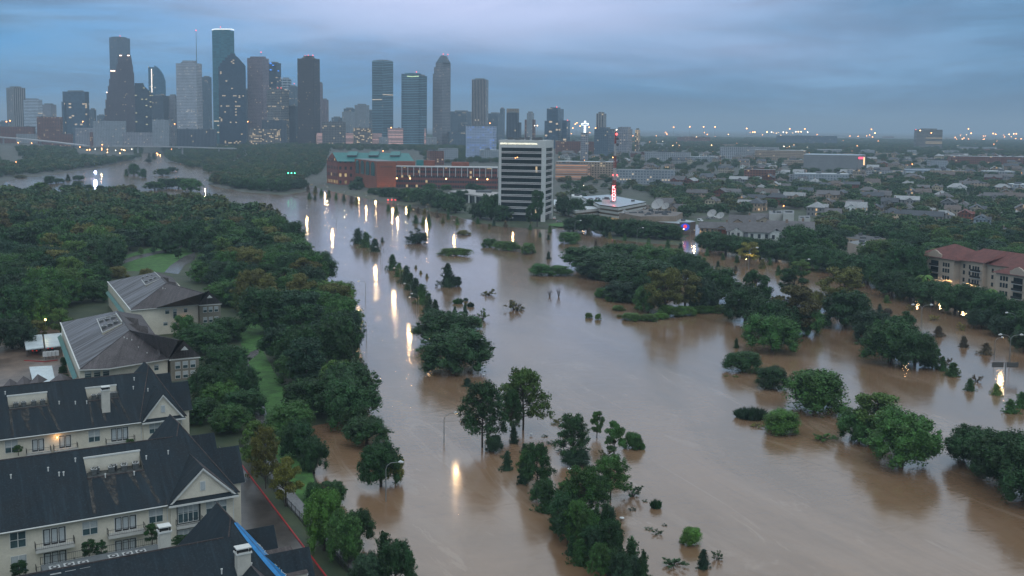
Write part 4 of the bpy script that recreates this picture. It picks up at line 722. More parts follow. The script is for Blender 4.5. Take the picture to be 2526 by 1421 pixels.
# mid rise blocks at the foot of downtown
LOWB = [(0, 80, 312, 338, 'brick', 'long dark brick block at the left edge'), (92, 148, 288, 335, 'brick', 'brick hall before the grey tower'), (180, 260, 316, 345, 'midblue', 'hazy block below the stepped gables'), (230, 306, 298, 345, 'white', 'white office block below the stepped gables'), (186, 262, 316, 345, 'greygrid', 'pale windowless hall with slanted wall'), (222, 305, 326, 352, 'brick', 'low brick hall with oversailing roof'),
  (303, 390, 326, 348, 'greygrid', 'long white low office with ribbon windows'), (376, 416, 295, 338, 'white', 'white block with a round lit sign'), (100, 200, 330, 352, 'brick', 'brick garage with rows of small lights'), (40, 110, 330, 346, 'apt', 'pale shed near the elevated road'), (437, 530, 318, 345, 'vstripe', 'dark low block below the pale gridded tower'), (615, 656, 318, 350, 'warmgrid', 'garage glowing warm below the rose tower'),
  (648, 692, 319, 352, 'warmgrid', 'second warm lit garage beside the first'), (646, 706, 296, 345, 'vstripe', 'dark building with a small white lit sign'), (795, 852, 300, 330, 'rosegrid', 'dark block with columns of lit windows'), (872, 918, 315, 334, 'warmgrid', 'warm lit garage left of the banded tower foot'), (780, 935, 330, 357, 'garage', 'long low stadium garage glowing orange'), (782, 940, 328, 345, 'pinklit', 'pinkish hall roof above the long garage'),
  (958, 1050, 316, 340, 'pinklit', 'pink lit car park decks before the curved tower'), (936, 1076, 338, 358, 'apt', 'row of pale apartments below the pink car park'), (1110, 1160, 325, 345, 'midblue', 'dim block left of the blue lit one'), (1370, 1470, 348, 380, 'brick', 'low brick block right of the white office'), (1370, 1510, 398, 440, 'tan', 'brick apartments with arched lit bays'), (1370, 1445, 405, 445, 'garage', 'scaffolded garage full of warm lights'),
  (1520, 1660, 418, 455, 'white', 'cream apartments with bay windows stepping to the right'), (1490, 1552, 362, 380, 'white', 'white low apartments behind the mast'), (1590, 1700, 375, 398, 'apt', 'white town houses left of centre right'), (1775, 1918, 362, 392, 'apt', 'grey and white apartment blocks in the middle distance'), (1862, 1985, 370, 395, 'tan', 'tan stepped apartments right of the grey ones'),
  (1670, 1750, 338, 352, 'brick', 'brick hall with lights on its roof'), (1915, 2060, 334, 356, 'midblue', 'dark long warehouse with lit sign'), (2345, 2526, 385, 405, 'brick', 'row of red brick town houses with white bays'), (2295, 2336, 396, 414, 'white', 'white block before the brick row'), (1835, 1910, 418, 445, 'brick', 'brick workshop with pale front'), (1960, 2090, 428, 452, 'white', 'white blue roofed shop block'), (1948, 2020, 432, 448, 'apt', 'small white block with dark openings'),
  (2300, 2380, 420, 440, 'yellowish', 'yellow brick flat roofed block'), (2430, 2500, 422, 440, 'apt', 'grey white villa row'), (2090, 2230, 420, 434, 'apt', 'flat grey shed row'), (2235, 2340, 415, 428, 'whiteband', 'long flat pale roofed strip'), (2500, 2560, 455, 480, 'white', 'white modern house cut by the right edge'), (2395, 2440, 452, 470, 'tan', 'beige flat roofed villa block'), (1085, 1130, 366, 402, 'white', 'white plant block with end towers'), (1190, 1235, 370, 398, 'white', 'right tower of the white plant'), (1060, 1095, 372, 408, 'brick', 'dark narrow block left of the white plant')]
for i, (xl, xr, yt, yb, k, lb) in enumerate(LOWB):
    pp_ = PT((xl+xr)/2, yb); Y = min(pp_.y, 2800 if xl < 1300 else 9e9); k = 'tan' if k == 'yellowish' else k; th = 12 if xr < 1400 else -12; rf = [ROOF, ROOFL, ROOFD][i % 3]
    e = empty('office_building' if yt < 350 else 'low_building', (slope(xl, yb)*Y, Y, 0), lb, 'building', 'low and mid rise blocks around downtown'); mb = MB(); t = R(th); dep = 22+10*(i % 3)
    z0_ = min(pp_.z, 21.)-6; a = Vector((slope(xl, yb)*Y, Y)); b_ = Vector((slope(xr, yb)*Y, Y)); wv = b_.x-a.x; b_ = Vector((a.x+wv, Y+wv*math.tan(t)*.5)); d_ = Vector((-math.sin(t), math.cos(t)))*dep; z1 = ztop(xl, yt, Y)
    mb.prism([a, b_, b_+d_, a+d_], z0_, z1, 0, 1); mb.build('wall', [fm(k), rf], e); u_ = (b_-a)
    mb = MB()
    for j in range(2+i % 3): f = .15+.7*rnd.random(); c = a+u_*f+d_*(.3+.4*rnd.random()); mb.box((c.x, c.y, z1), (3+4*rnd.random(), 3, 1.6+1.5*rnd.random()), t*.5)
    mb.build('roof_unit', [METAL], e)
LOWR = [(x, y) for x in range(10, 1400, 50) for y in (343, 353, 363)]
q = random.Random(21)
for i in range(200):
    y = 334+q.random()**1.3*86; x = q.uniform(0, 2526)
    if x < 1380 and (y > 366 or (x < 760 and y > 352)): continue
    if y < 340 and x < 1500: continue
    pp_ = PT(x, y); Y = pp_.y; w_, d_, h_ = q.uniform(18, 60)*(1 if y > 350 else 1.8), q.uniform(15, 35), q.choice([4, 5, 6, 8, 11])*(1 if y > 345 else 1.3)
    e = empty('low_building', (pp_.x, Y, pp_.z-1), '%s, %.1f percent across and %.1f down' % ('low flat roofed city building', x*100/W, (y-4)*100/H), 'building', 'low buildings of the city plain'); e.rotation_euler = (0, 0, R(q.choice([-20, -12, 10])))
    k = q.choice(['white', 'apt', 'tan', 'brick', 'greygrid', 'apt', 'garage' if x < 1500 else 'tan']); mb = MB(); mb.box((0, 0, 0), (w_, d_, h_), 0, 0, 1); o = mb.build('wall', [fm(k), q.choice([ROOF, ROOFL, ROOFD, ROOFL])]); o.parent = e
    mb = MB(); mb.box((w_*q.uniform(-.3, .3), 0, h_), (4, 3, 1.5), 0); mb.box((w_*q.uniform(-.3, .3), d_*.2, h_), (2.5, 2.5, 1.2), 0); o = mb.build('roof_unit', METAL); o.parent = e
tower('striped slab office far off on the right with lit floors', 2900, 'stripe', [('body', 2261, 2325, 2334, 320)], 8, cat='office block', beacons=((2262, 320),))
# arena like grey store with a red sign on the right
# ---------------------------------------------------------------- apartment blocks in the left foreground
def shingle(name, c, rough=.75, stain=0., scale=1.):
    m, b = newmat(name); g = geo(); n1 = NZ(g, .25, 6, .7); n2 = NZ(g, 3.5, 3); s = N.new('ShaderNodeSeparateXYZ'); L.new(g, s.inputs[0])
    row = M_('FRACT', M_('MULTIPLY', s.outputs[2], 4.4)); br = N.new('ShaderNodeTexBrick'); L.new(MAP(nd('ShaderNodeTexCoord').outputs['UV'], (1, 1, 1)), br.inputs[0]); br.inputs['Scale'].default_value = 2.2
    br.inputs['Color1'].default_value = (*c, 1); br.inputs['Color2'].default_value = (*[x*.72 for x in c], 1); br.inputs['Mortar'].default_value = (*[x*.4 for x in c], 1); br.inputs['Mortar Size'].default_value = .03; br.inputs['Brick Width'].default_value = .7
    cc = MX(RNG(n1, .3, .7), br.outputs[0], tuple(x*1.7 for x in c), 'MIX'); cc = MX(.6, br.outputs[0], cc); stx = NZ(MAP(nd('ShaderNodeTexCoord').outputs['UV'], (1.1, .07, 1)), 1., 4, .65); cc = MX(M_('MULTIPLY', RNG(stx, .5, .72), .55), cc, tuple(x*2.3 for x in c)); cc = MX(M_('MULTIPLY', RNG(stx, .46, .3), .5), cc, tuple(x*.45 for x in c)); cc = MX(M_('MULTIPLY', RNG(n2, .5, .72), .5), cc, tuple(x*2.4 for x in c))
    L.new(cc, b.inputs['Base Color']); L.new(RNG(n1, .35, .65, rough-.12, rough+.1), b.inputs['Roughness']); b.inputs['Specular IOR Level'].default_value = .25; return m
SH_D = shingle('dark_shingle', (.013, .021, .027)); SH_B = shingle('brown_shingle', (.066, .056, .055)); SH_G = shingle('grey_shingle', (.085, .076, .078)); STAIN = shingle('weathered_shingle', (.062, .058, .052)); SH_E = shingle('charcoal_shingle', (.078, .070, .070));
b = STAIN.node_tree.nodes['Principled BSDF']; N = STAIN.node_tree.nodes; L = STAIN.node_tree.links; L.new(RNG(NZ(nd('ShaderNodeTexCoord').outputs['UV'], .8, 4, .7), .38, .6, .1, .8), b.inputs['Alpha'])
 
def wetroof():
    m, b = newmat('wet_roof'); uv = nd('ShaderNodeTexCoord').outputs['UV']; n = NZ(MAP(uv, (.9, .05, 1)), 1., 4, .6, .3); n2 = NZ(uv, .15, 4)
    L.new(MX(RNG(n, .38, .62), (.05, .043, .043), (.135, .125, .135)), b.inputs['Base Color']); L.new(RNG(n, .35, .6, .62, .42), b.inputs['Roughness']); return m
WETR = wetroof(); CREAM = mat('cream_siding', (.63, .59, .49), .75, .10, .4, bump=.1); TAUPE = mat('taupe_siding', (.20, .185, .15), .8, .12, .5); TRIM = mat('white_trim_board', (.62, .63, .60), .6, .08, 1.)
GLASS = mat('window_glass', (.05, .09, .10), .08, .3, .6); BLIND = mat('white_blind', (.40, .44, .45), .6, .12, 3.); DKWD = mat('black_door_wood', (.02, .018, .018), .5, .1, 1.); IRON = mat('black_iron', (.015, .017, .018), .5, 0); DECK = mat('balcony_slab', (.50, .50, .47), .7, .1, 1.)
ACW = mat('ac_casing', (.42, .43, .42), .6, .15, 2.); ACD = mat('ac_fan', (.02, .02, .02), .5, 0); CHIMT = mat('chimney_siding', (.52, .50, .44), .7, .1, .8); WELLM = mat('roof_membrane', (.07, .08, .08), .5, .3, .8); GREENM = mat('green_canopy', (.05, .16, .12), .35, .2, .5)
class Fr:
    def __init__(s, O, ang): s.O = Vector(O[:2]); s.u, s.v = rot2(R(ang)); s.a = R(ang)
    def w(s, a, b, z): p = s.O+s.u*a+s.v*b; return Vector((p.x, p.y, z))
    def hit(s, px, py, n, d):          # plane n.(a,b,z)=d in local coordinates -> (a,b,z)
        r = ray(px, py); c = Vector((-s.O.x, -s.O.y)); ro = Vector((c.dot(s.u), c.dot(s.v), HC)); rd = Vector((r.x*s.u.x+r.y*s.u.y, r.x*s.v.x+r.y*s.v.y, r.z)); n = Vector(n)
        return ro+rd*((d-n.dot(ro))/n.dot(rd))
    def front(s, px, py, b): return s.hit(px, py, (0, 1, 0), b)
    def slope(s, px, py, z0, k, b0=0): return s.hit(px, py, (0, -k, 1), z0-k*b0)
    def box(s, mb, a0, a1, b0, b1, z0, z1, mi=0, top=None): mb.prism([s.w(a0, b0, 0), s.w(a1, b0, 0), s.w(a1, b1, 0), s.w(a0, b1, 0)], z0, z1, mi, top, True)
    def q(s, mb, pts, mi=0): mb.face([s.w(*p) for p in pts], mi)
def window_part(e, f, a0, a1, z0, z1, b, cols=2, door=False, nm=None, blind=.6):
    mb = MB(); t = .09; m0 = 1 if door else 0
    for x0, x1, y0, y1 in ((a0-t, a1+t, z0-t, z0), (a0-t, a1+t, z1, z1+t), (a0-t, a0, z0, z1), (a1, a1+t, z0, z1)): f.box(mb, x0, x1, b-.07, b+.02, y0, y1, 0)
    w_ = (a1-a0)/cols
    for i in range(1, cols): f.box(mb, a0+w_*i-.06, a0+w_*i+.06, b-.06, b+.02, z0, z1, 0)
    if door:
        for i in range(cols):
            for x0, x1, y0, y1 in ((.06, .2, 0, 1), (w_-.2, w_-.06, 0, 1)): f.box(mb, a0+w_*i+x0, a0+w_*i+x1, b-.05, b+.02, z0, z1, 1)
            f.box(mb, a0+w_*i+.2, a0+w_*i+w_-.2, b-.05, b+.02, z0, z0+.3, 1); f.box(mb, a0+w_*i+.2, a0+w_*i+w_-.2, b-.05, b+.02, z1-.16, z1, 1)
    else: f.box(mb, a0, a1, b-.05, b+.02, (z0+z1)/2-.04, (z0+z1)/2+.04, 0)
    fr = mb.build(nm or ('balcony_door' if door else 'window'), [TRIM, DKWD], e); mb = MB(); h = z1-z0
    f.q(mb, [(a0, b-.01, z0), (a1, b-.01, z0), (a1, b-.01, z1), (a0, b-.01, z1)], 0)
    if blind: f.q(mb, [(a0+.05, b-.02, z1-h*blind), (a1-.05, b-.02, z1-h*blind), (a1-.05, b-.02, z1), (a0+.05, b-.02, z1)], 1)
    p = mb.build('pane', [GLASS, BLIND]); p.parent = fr; return fr
def balcony(e, f, a0, a1, zf, b, dep=1.5, slab=True):
    mb = MB(); z = zf
    if slab: f.box(mb, a0, a1, b-dep, b, z-.55, z-.02, 1)
    for (x0, y0, x1, y1) in ((a0, b-dep, a1, b-dep), (a0, b-dep, a0, b), (a1, b-dep, a1, b)):
        n = max(2, int(math.hypot(x1-x0, y1-y0)/.28))
        for zz in (1.05, .12): mb.tube([f.w(x0, y0, z+zz), f.w(x1, y1, z+zz)], .035, 4, 0)
        for i in range(n+1): t = i/n; mb.tube([f.w(x0+(x1-x0)*t, y0+(y1-y0)*t, z), f.w(x0+(x1-x0)*t, y0+(y1-y0)*t, z+1.08)], .035 if i in (0, n) else .014, 4, 0)
    return mb.build('balcony', [IRON, DECK], e)
def slope_hole(mb, f, a0, a1, b0, b1, z0, k, holes, mi=0):
    """gable slope z=z0+k(b-b0) with rectangular roof wells cut out of it"""
    zz = lambda b: z0+k*(b-b0); cuts = sorted(holes); a = a0
    for (h0, h1, c0, c1) in cuts:
        f.q(mb, [(a, b0, zz(b0)), (h0, b0, zz(b0)), (h0, b1, zz(b1)), (a, b1, zz(b1))], mi); f.q(mb, [(h0, b0, zz(b0)), (h1, b0, zz(b0)), (h1, c0, zz(c0)), (h0, c0, zz(c0))], mi); f.q(mb, [(h0, c1, zz(c1)), (h1, c1, zz(c1)), (h1, b1, zz(b1)), (h0, b1, zz(b1))], mi); a = h1
    f.q(mb, [(a, b0, zz(b0)), (a1, b0, zz(b0)), (a1, b1, zz(b1)), (a, b1, zz(b1))], mi)
def well(e, f, h, z0, k, b0):
    h0, h1, c0, c1 = h; zf = z0+k*(c0-b0)-.05; zt = z0+k*(c1-b0); mb = MB()
    f.q(mb, [(h0, c0, zf), (h1, c0, zf), (h1, c1, zf), (h0, c1, zf)], 0); f.q(mb, [(h0, c1, zf), (h1, c1, zf), (h1, c1, zt+.35), (h0, c1, zt+.35)], 1); f.q(mb, [(h1, c1+.15, zf), (h0, c1+.15, zf), (h0, c1+.15, zt+.35), (h1, c1+.15, zt+.35)], 1)
    for a in (h0, h1): f.q(mb, [(a, c0, zf), (a, c1, zf), (a, c1, zt)], 1 if a == h0 else 2)
    f.box(mb, h0-.1, h1+.1, c1-.08, c1+.2, zt+.35, zt+.62, 3); f.box(mb, h0-.1, h1+.1, c0-.12, c0+.06, zf-.1, zf+.2, 4); n = 7
    for i in range(n): a = h0+(h1-h0)*i/(n-1); mb.tube([f.w(a, c0+.1, zf), f.w(a, c0+.1, zf+1.0)], .03, 4, 5)
    mb.tube([f.w(h0, c0+.1, zf+1.0), f.w(h1, c0+.1, zf+1.0)], .035, 4, 5); mb.tube([f.w(h1, c0+.1, zf+1.0), f.w(h1, c1, zf+1.6)], .05, 4, 5)
    mb.tube([f.w(h0+.6, c1-.5, zf+.3), f.w((h0+h1)/2, c1-.9, zf+.2), f.w(h1-.6, c1-.5, zf+.35)], .07, 4, 5)
    mb.build('roof_well', [WELLM, CREAM, TAUPE, TRIM, SH_B, IRON], e); return zf
def ac(p, label, ang, group, s=1.):
    e = empty('air_conditioner', p, label, 'air conditioner', group); e.rotation_euler = (0, 0, ang)
    for nm, me in ACME: o = bpy.data.objects.new(nm, me); COL.objects.link(o); o.parent = e
    e.scale = (s, s, s); return e
mb = MB(); mb.box((0, 0, 0), (.95, .95, .95), 0, 1); mb.box((0, 0, .95), (1.05, 1.05, .07), 0, 0); mc = MB(); mc.tube([(0, 0, 1.02), (0, 0, 1.06)], .40, 12, 0); mc.tube([(0, 0, 1.06), (0, 0, 1.075)], .17, 8, 1)
ACME = [('casing', mb.mesh('casing', [ACW, mat('ac_side', (.10, .11, .11), .6, .2, 3.)])), ('fan_grille', mc.mesh('fan_grille', [ACD, ACW]))]
def chimney(e, f, a, b, z0, z1, w_=1.7, d_=1.3):
    mb = MB(); f.box(mb, a, a+w_, b, b+d_, z0, z1, 0); f.box(mb, a-.15, a+w_+.15, b-.15, b+d_+.15, z1, z1+.22, 1)
    for x, y in ((0, 0), (w_-.2, 0), (0, d_-.2), (w_-.2, d_-.2)): f.box(mb, a+x, a+x+.2, b+y, b+y+.2, z1+.22, z1+.75, 2)
    f.box(mb, a+.25, a+w_-.25, b+.2, b+d_-.2, z1+.22, z1+.5, 2); f.box(mb, a-.1, a+w_+.1, b-.1, b+d_+.1, z1+.75, z1+.9, 1); return mb.build('chimney', [CHIMT, TRIM, IRON], e)
def vents(e, f, pxs, z0, k, b0=0):
    for x, y in pxs:
        h = f.slope(x, y, z0, k, b0); mb = MB(); mb.tube([f.w(h.x, h.y, h.z-.1), f.w(h.x, h.y, h.z+.55)], .11, 6, 0); mb.tube([f.w(h.x, h.y, h.z+.55), f.w(h.x, h.y, h.z+.7)], .17, 6, 0); mb.build('roof_vent', TRIM, e)
ZE, ZR, BR = 11., 19.5, 12.5; K = (ZR-ZE)/BR
def apartment(label, O, ang, aL, holes, wallm, crossw=11.4, peakb=(15.8, 23), px=5.7, sh=SH_D, zpk=21., gab=True, zfloor=-0.5, right=True):
    f = Fr(O, ang); e = empty('apartment_building', f.w(0, 0, 0), label, 'apartment building', 'pale sided apartment blocks'); D = 25.
    mb = MB(); f.box(mb, aL, .3, .9, D-.9, zfloor, ZE, 0); f.box(mb, .3, crossw, .6, D+3, zfloor, ZE+.02, 0)
    if right: f.box(mb, crossw, crossw+3.2, 6.2, 12.8, zfloor, ZE, 0); f.box(mb, crossw, crossw+1.5, 16.5, 24, zfloor, ZE, 0)
    mb.build('wall', [CREAM], e)
    mb = MB(); slope_hole(mb, f, aL, px, 0, BR, ZE, K, holes, 0); f.q(mb, [(px, D, ZE), (aL, D, ZE), (aL, BR, ZR), (px, BR, ZR)], 1); f.q(mb, [(aL, 0, ZE-.02), (aL, D, ZE-.02), (px, D, ZE-.02), (px, 0, ZE-.02)], 0); mb.tube([f.w(aL, BR, ZR+.02), f.w(px-2, BR, ZR+.02)], .13, 4, 1)
    for h in holes: well(e, f, h, ZE, K, 0)
    # hipped cross roof with its ridge running away from the viewer
    cr = crossw+1.2; p1, p2 = (px, peakb[0], zpk), (px, peakb[1], zpk); fl, frr, br_, bl_ = (-.6, .2, ZE+.02), (cr, .2, ZE+.02), (cr, D+4.5, ZE+.02), (-.8, D+4.5, ZE+.02)
    for pl, mi in (([fl, frr, p1], 0), ([frr, br_, p2, p1], 1), ([br_, bl_, p2], 0), ([bl_, fl, p1, p2], 0)): f.q(mb, pl, mi)
    for a_, b_ in ((p1, frr), (p1, p2), (p1, fl)): mb.tube([f.w(a_[0], a_[1], a_[2]+.03), f.w(b_[0], b_[1], b_[2]+.03)], .13, 4, 1)
    if gab:                       # front pediment gable
        hw = crossw/2+.1; zc = ZE+5.6; ga = crossw/2+.2; yb = -.45; kk = (zpk-ZE)/(peakb[0]); bb = (zc-ZE)/kk
        f.q(mb, [(ga-hw-.5, yb, ZE-.1), (ga, yb, zc+.35), (ga, bb+1., zc+.35), (ga-hw-.5, .6, ZE-.1)], 0); f.q(mb, [(ga, yb, zc+.35), (ga+hw+.5, yb, ZE-.1), (ga+hw+.5, .6, ZE-.1), (ga, bb+1., zc+.35)], 1); f.q(mb, [(ga-hw-.5, -.9, ZE-.05), (ga+hw+.5, -.9, ZE-.05), (ga+hw, .5, ZE+.55), (ga-hw, .5, ZE+.55)], 0)
    if right:
        for b_, ar, zt in ((9.5, crossw+3.9, 17.), (20.2, crossw+2.2, 17.)):       # gables towards the drive
            hw = 3.7; f.q(mb, [(px+1, b_-hw-.2, ZE-.1), (ar, b_-hw-.2, ZE-.1), (ar, b_, zt), (px+1, b_, zt)], 0); f.q(mb, [(px+1, b_, zt), (ar, b_, zt), (ar, b_+hw+.2, ZE-.1), (px+1, b_+hw+.2, ZE-.1)], 1)
    mb.build('roof', [sh, SH_B], e)
    mb = MB()
    if gab: hw = crossw/2; ga = hw+.2; zc = ZE+5.4; f.q(mb, [(ga-hw, .1, ZE+.5), (ga+hw, .1, ZE+.5), (ga, .1, zc)], 0); 
    if gab:
        for s_ in (-1, 1):
            for t0, t1, y in ((0., .42, -.5), (.5, .62, -.3)): f.q(mb, [(ga+s_*(hw+.45), y, ZE-.1-t0+.0), (ga, y, zc+.45-t0), (ga, y, zc+.45-t1), (ga+s_*(hw+.45), y, ZE-.1-t1)][::s_], 1)
        f.box(mb, ga-hw-.5, ga+hw+.5, -.98, -.82, ZE-.35, ZE-.03, 1); f.box(mb, ga-.5, ga+.5, -.02, .06, ZE+1.6, ZE+3.3, 1); f.box(mb, ga-.38, ga+.38, -.06, 0, ZE+1.72, ZE+3.18, 2)
    if gab: mb.build('gable', [CREAM, TRIM, BLIND], e)
    if right:
        mb = MB()
        for b_, ar, zt in ((9.5, crossw+3.2, 16.4), (20.2, crossw+1.5, 16.4)): hw = 3.3; f.q(mb, [(ar, b_-hw, ZE), (ar, b_+hw, ZE), (ar, b_, zt)], 0)
        mb.build('side_gable', [CREAM], e)
    mb = MB(); mb.tube([f.w(aL, -.08, ZE-.1), f.w(0, -.08, ZE-.1)], .14, 5, 0)
    for a_ in (aL*.42, -.2): mb.tube([f.w(a_, .8, ZE-.2), f.w(a_, .8, .5)], .08, 5, 0)
    mb.tube([f.w(crossw+.1, .5, ZE-.2), f.w(crossw+.1, .5, .5)], .09, 5, 0)
    if right: mb.tube([f.w(crossw, 5.9, ZE-.1), f.w(crossw+4, 5.9, ZE-.1)], .13, 5, 0)
    mb.build('gutter', TRIM, e); return e, f
OD = P(418, 1245, ZE); fD0 = Fr(OD, 31)
def holepx(f, x0, x1, y0, y1): a = f.slope(x0, y1[0], ZE, K); b = f.slope(x1, y1[1], ZE, K); c = f.slope((x0+x1)/2, (y0[0]+y0[1])/2, ZE, K); return (a.x, b.x, (a.y+b.y)/2, c.y)
hD = holepx(fD0, 216, 355, (1134, 1118), (1180, 1160))
# well floor is level, so its back wall meets the slope where the white rail is seen
def wellpx(f, x0, x1, ybot, ytop):
    a, b = f.slope(x0, ybot[0], ZE, K), f.slope(x1, ybot[1], ZE, K); c = f.slope((x0+x1)/2, (ytop[0]+ytop[1])/2+4, ZE, K); return (a.x, b.x, (a.y+b.y)/2, c.y)
eD, fD = apartment('nearest complete cream apartment block with white front gable and black balconies', OD, 31, -66, [hD], CREAM)
def winpx(e, f, x0, y0, x1, y1, b=.9, cols=2, door=False, blind=.6):
    xc = (x0+x1)/2; a0, a1 = f.front(x0, (y0+y1)/2, b).x, f.front(x1, (y0+y1)/2, b).x; zt, zb = f.front(xc, y0, b).z, f.front(xc, y1, b).z
    window_part(e, f, a0, a1, zb, zt, b-.02, cols, door, blind=blind); return a0, a1, zb
for w_ in [(25, 1313, 63, 1350, 0), (204, 1286, 240, 1318, .55), (368, 1255, 401, 1288, .55), (28, 1371, 65, 1409, .5)]: winpx(eD, fD, *w_[:4], blind=w_[4])
for w_ in [(106, 1302, 162, 1342), (283, 1273, 336, 1308), (108, 1360, 164, 1397), (284, 1330, 336, 1368)]:
    a0, a1, zb = winpx(eD, fD, *w_, cols=3, door=True, blind=.95)
    if w_[1] < 1310: balcony(eD, fD, a0-1.3, a1+1.2, zb-.05, .9)
    else: balcony(eD, fD, a0-1.3, a1+1.2, zb-.05, .9, slab=False)
winpx(eD, fD, 509, 1232, 558, 1268, b=.6, cols=3, blind=.55); winpx(eD, fD, 512, 1289, 545, 1315, b=.6, cols=2, blind=.5)
def porch(e, f, x0, y0, x1, y1, b=.6):
    xc = (x0+x1)/2; a0, a1 = f.front(x0, (y0+y1)/2, b).x, f.front(x1, (y0+y1)/2, b).x; zt, zb = f.front(xc, y0, b).z, f.front(xc, y1, b).z
    mb = MB(); f.box(mb, a0, a1, b-.03, b+.05, zb, zt, 0); o = mb.build('porch_shade_panel', [mat('porch_shade', (.045, .06, .06), .8, .3, 1.)], e); window_part(e, f, a0+.25, a1-.5, zb+.3, zt-.15, b-.04, 4, False, blind=.45); balcony(e, f, a0-.2, a1+.15, zb, b, .9)  # dark panel on the wall, the porch shade is put into its colour
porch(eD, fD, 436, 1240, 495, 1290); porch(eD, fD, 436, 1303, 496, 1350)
vents(eD, fD, [(27, 1180), (119, 1162), (186, 1139), (146, 1174), (157, 1173), (260, 1178), (331, 1172), (415, 1120), (361, 1133)], ZE, K)
for i, (x, y) in enumerate([(232, 1162), (231, 1154), (275, 1156), (277, 1150), (306, 1152), (303, 1143), (334, 1147), (331, 1139), (231, 1148), (275, 1143)]):
    zf = ZE+K*hD[2]; h = fD.hit(x, y+8, (0, 0, 1), zf); h.y = min(max(h.y, hD[2]+.6), hD[3]-.8); ac(fD.w(h.x, h.y, zf), 'pale condenser in the nearest roof well, %s from its left end' % ['1st', '2nd', '3rd', '4th', '5th', '6th', '7th', '8th', '9th', '10th'][i], fD.a, 'air conditioners in the nearest roof well')
OC = P(352, 1041, ZE); fC0 = Fr(OC, 30.5); h1 = wellpx(fC0, 22, 121, (1010, 1001), (978, 968)); h2 = wellpx(fC0, 217, 293, (990, 981), (958, 950))
eC, fC = apartment('second cream apartment block with two roof wells and a small gable', OC, 30.5, -75, [h1, h2], CREAM, crossw=8.6, peakb=(14, 19), px=4.4, zpk=20.6)
for w_ in [(13, 1086, 43, 1116), (219, 1061, 246, 1089)]: winpx(eC, fC, *w_, blind=.6)
for w_, n in [((79, 1083, 109, 1113), 2), ((146, 1074, 175, 1104), 2), ((274, 1055, 316, 1087), 3)]:
    a0, a1, zb = winpx(eC, fC, *w_, cols=n, door=True, blind=.95); balcony(eC, fC, a0-1.2, a1+1.2, zb-.05, .9)
winpx(eC, fC, 369, 1043, 394, 1068, b=.6, cols=2)
vents(eC, fC, [(13, 973), (146, 997), (186, 997), (214, 996), (331, 938), (329, 960), (365, 965)], ZE, K)
for j, (h, xs_) in enumerate(((h1, ((37, 993), (57, 993), (83, 992), (104, 988))), (h2, ((232, 978), (246, 975), (275, 970), (284, 968))))):
    for i, (x, y) in enumerate(xs_):
        zf = ZE+K*h[2]; q_ = fC.hit(x, y+6, (0, 0, 1), zf); q_.y = min(max(q_.y, h[2]+.6), h[3]-.8); ac(fC.w(q_.x, q_.y, zf), 'condenser in the %s well of the second block, %s from the left' % (('left', 'right')[j], ('first', 'second', 'third', 'fourth')[i]), fC.a, 'air conditioners on the second block')
h = fC.slope(262, 1018, ZE, K); chimney(eC, fC, h.x-.8, h.y, h.z-.6, h.z+5.0)
PE = P(569, 1277, 21.); PD = fD.w(5.7, 15.8, 21); OE = OD+(PE-PD); eE, fE = apartment('apartment block at the bottom edge with a blue tarpaulin along its hip', OE, 31, -60, [], CREAM)
h = fE.slope(600, 1400, ZE, K); chimney(eE, fE, h.x-1.1, h.y-1, h.z-1.2, h.z+2.3, 1.9, 1.3); vents(eE, fE, [(547, 1415), (620, 1400)], ZE, K)
h = fE.hit(409, 1357, (0, K, 1), ZR+K*BR); chimney(eE, fE, h.x-.9, h.y-.6, h.z-.8, h.z+2.7, 1.5, 1.3)
mb = MB(); A0, B0 = (5.7, 15.4, 21), (12.4, 1.2, ZE+.6)            # blue tarpaulin over the hip edge
fn = lambda t, s: fE.w(5.9+(6.5)*t+s*.9, 15.4-(13.6)*t+s*1.5, 21.-9.3*t+.06-.0*s)
NV = 10; fr_pts = []
for i in range(NV):
    t0, t1 = .06+.86*i/NV, .06+.86*(i+1)/NV; w0, w1 = math.sin(math.pi*min(1, t0*1.02))**.6*.85, math.sin(math.pi*min(1, t1*1.02))**.6*.85
    def pt(t, s, w__): a_, b_ = 5.7+6.9*t, 15.8-15.6*t; z_ = 21-9.98*t; return (a_+s*w__*.9, b_+s*w__*1.0, z_-s*w__*.55+.16)
    for s0, s1 in ((0, 1),): fE.q(mb, [pt(t0, 0, w0), pt(t1, 0, w1), pt(t1, 1.5, w1), pt(t0, 1.5, w0)], 0)
    def pf(t, s, w__): a_, b_ = 5.7+6.9*t, 15.8-15.6*t; z_ = 21-9.98*t; return (a_-s*w__*.9, b_-s*w__*.35, z_-s*w__*.30+.16)
    fE.q(mb, [pf(t0, 0, w0), pf(t0, .8, w0), pf(t1, .8, w1), pf(t1, 0, w1)], 0)
tarp = mb.build('tarpaulin', [mat('blue_tarp', (.012, .20, .48), .4, .2, 1.)]); tag(tarp, 'bright blue tarpaulin with white lettering lashed along the hip of the lowest roof', 'tarpaulin')
def text(nm, s, size, m, mat4, parent=None, ext=.02, bold=0.):
    cu = bpy.data.curves.new(nm, 'FONT'); cu.body = s; cu.size = size; cu.extrude = ext; cu.align_x = 'CENTER'; cu.align_y = 'CENTER'; cu.offset = bold
    o = bpy.data.objects.new(nm, cu); COL.objects.link(o); dg = bpy.context.evaluated_depsgraph_get(); me = bpy.data.meshes.new_from_object(o.evaluated_get(dg)); bpy.data.objects.remove(o); me.materials.clear(); me.materials.append(m)
    o = bpy.data.objects.new(nm, me); COL.objects.link(o); o.parent = parent
    o.matrix_basis = mat4
    if parent is not None: o.matrix_parent_inverse = Matrix.Translation(-parent.location)
    return o
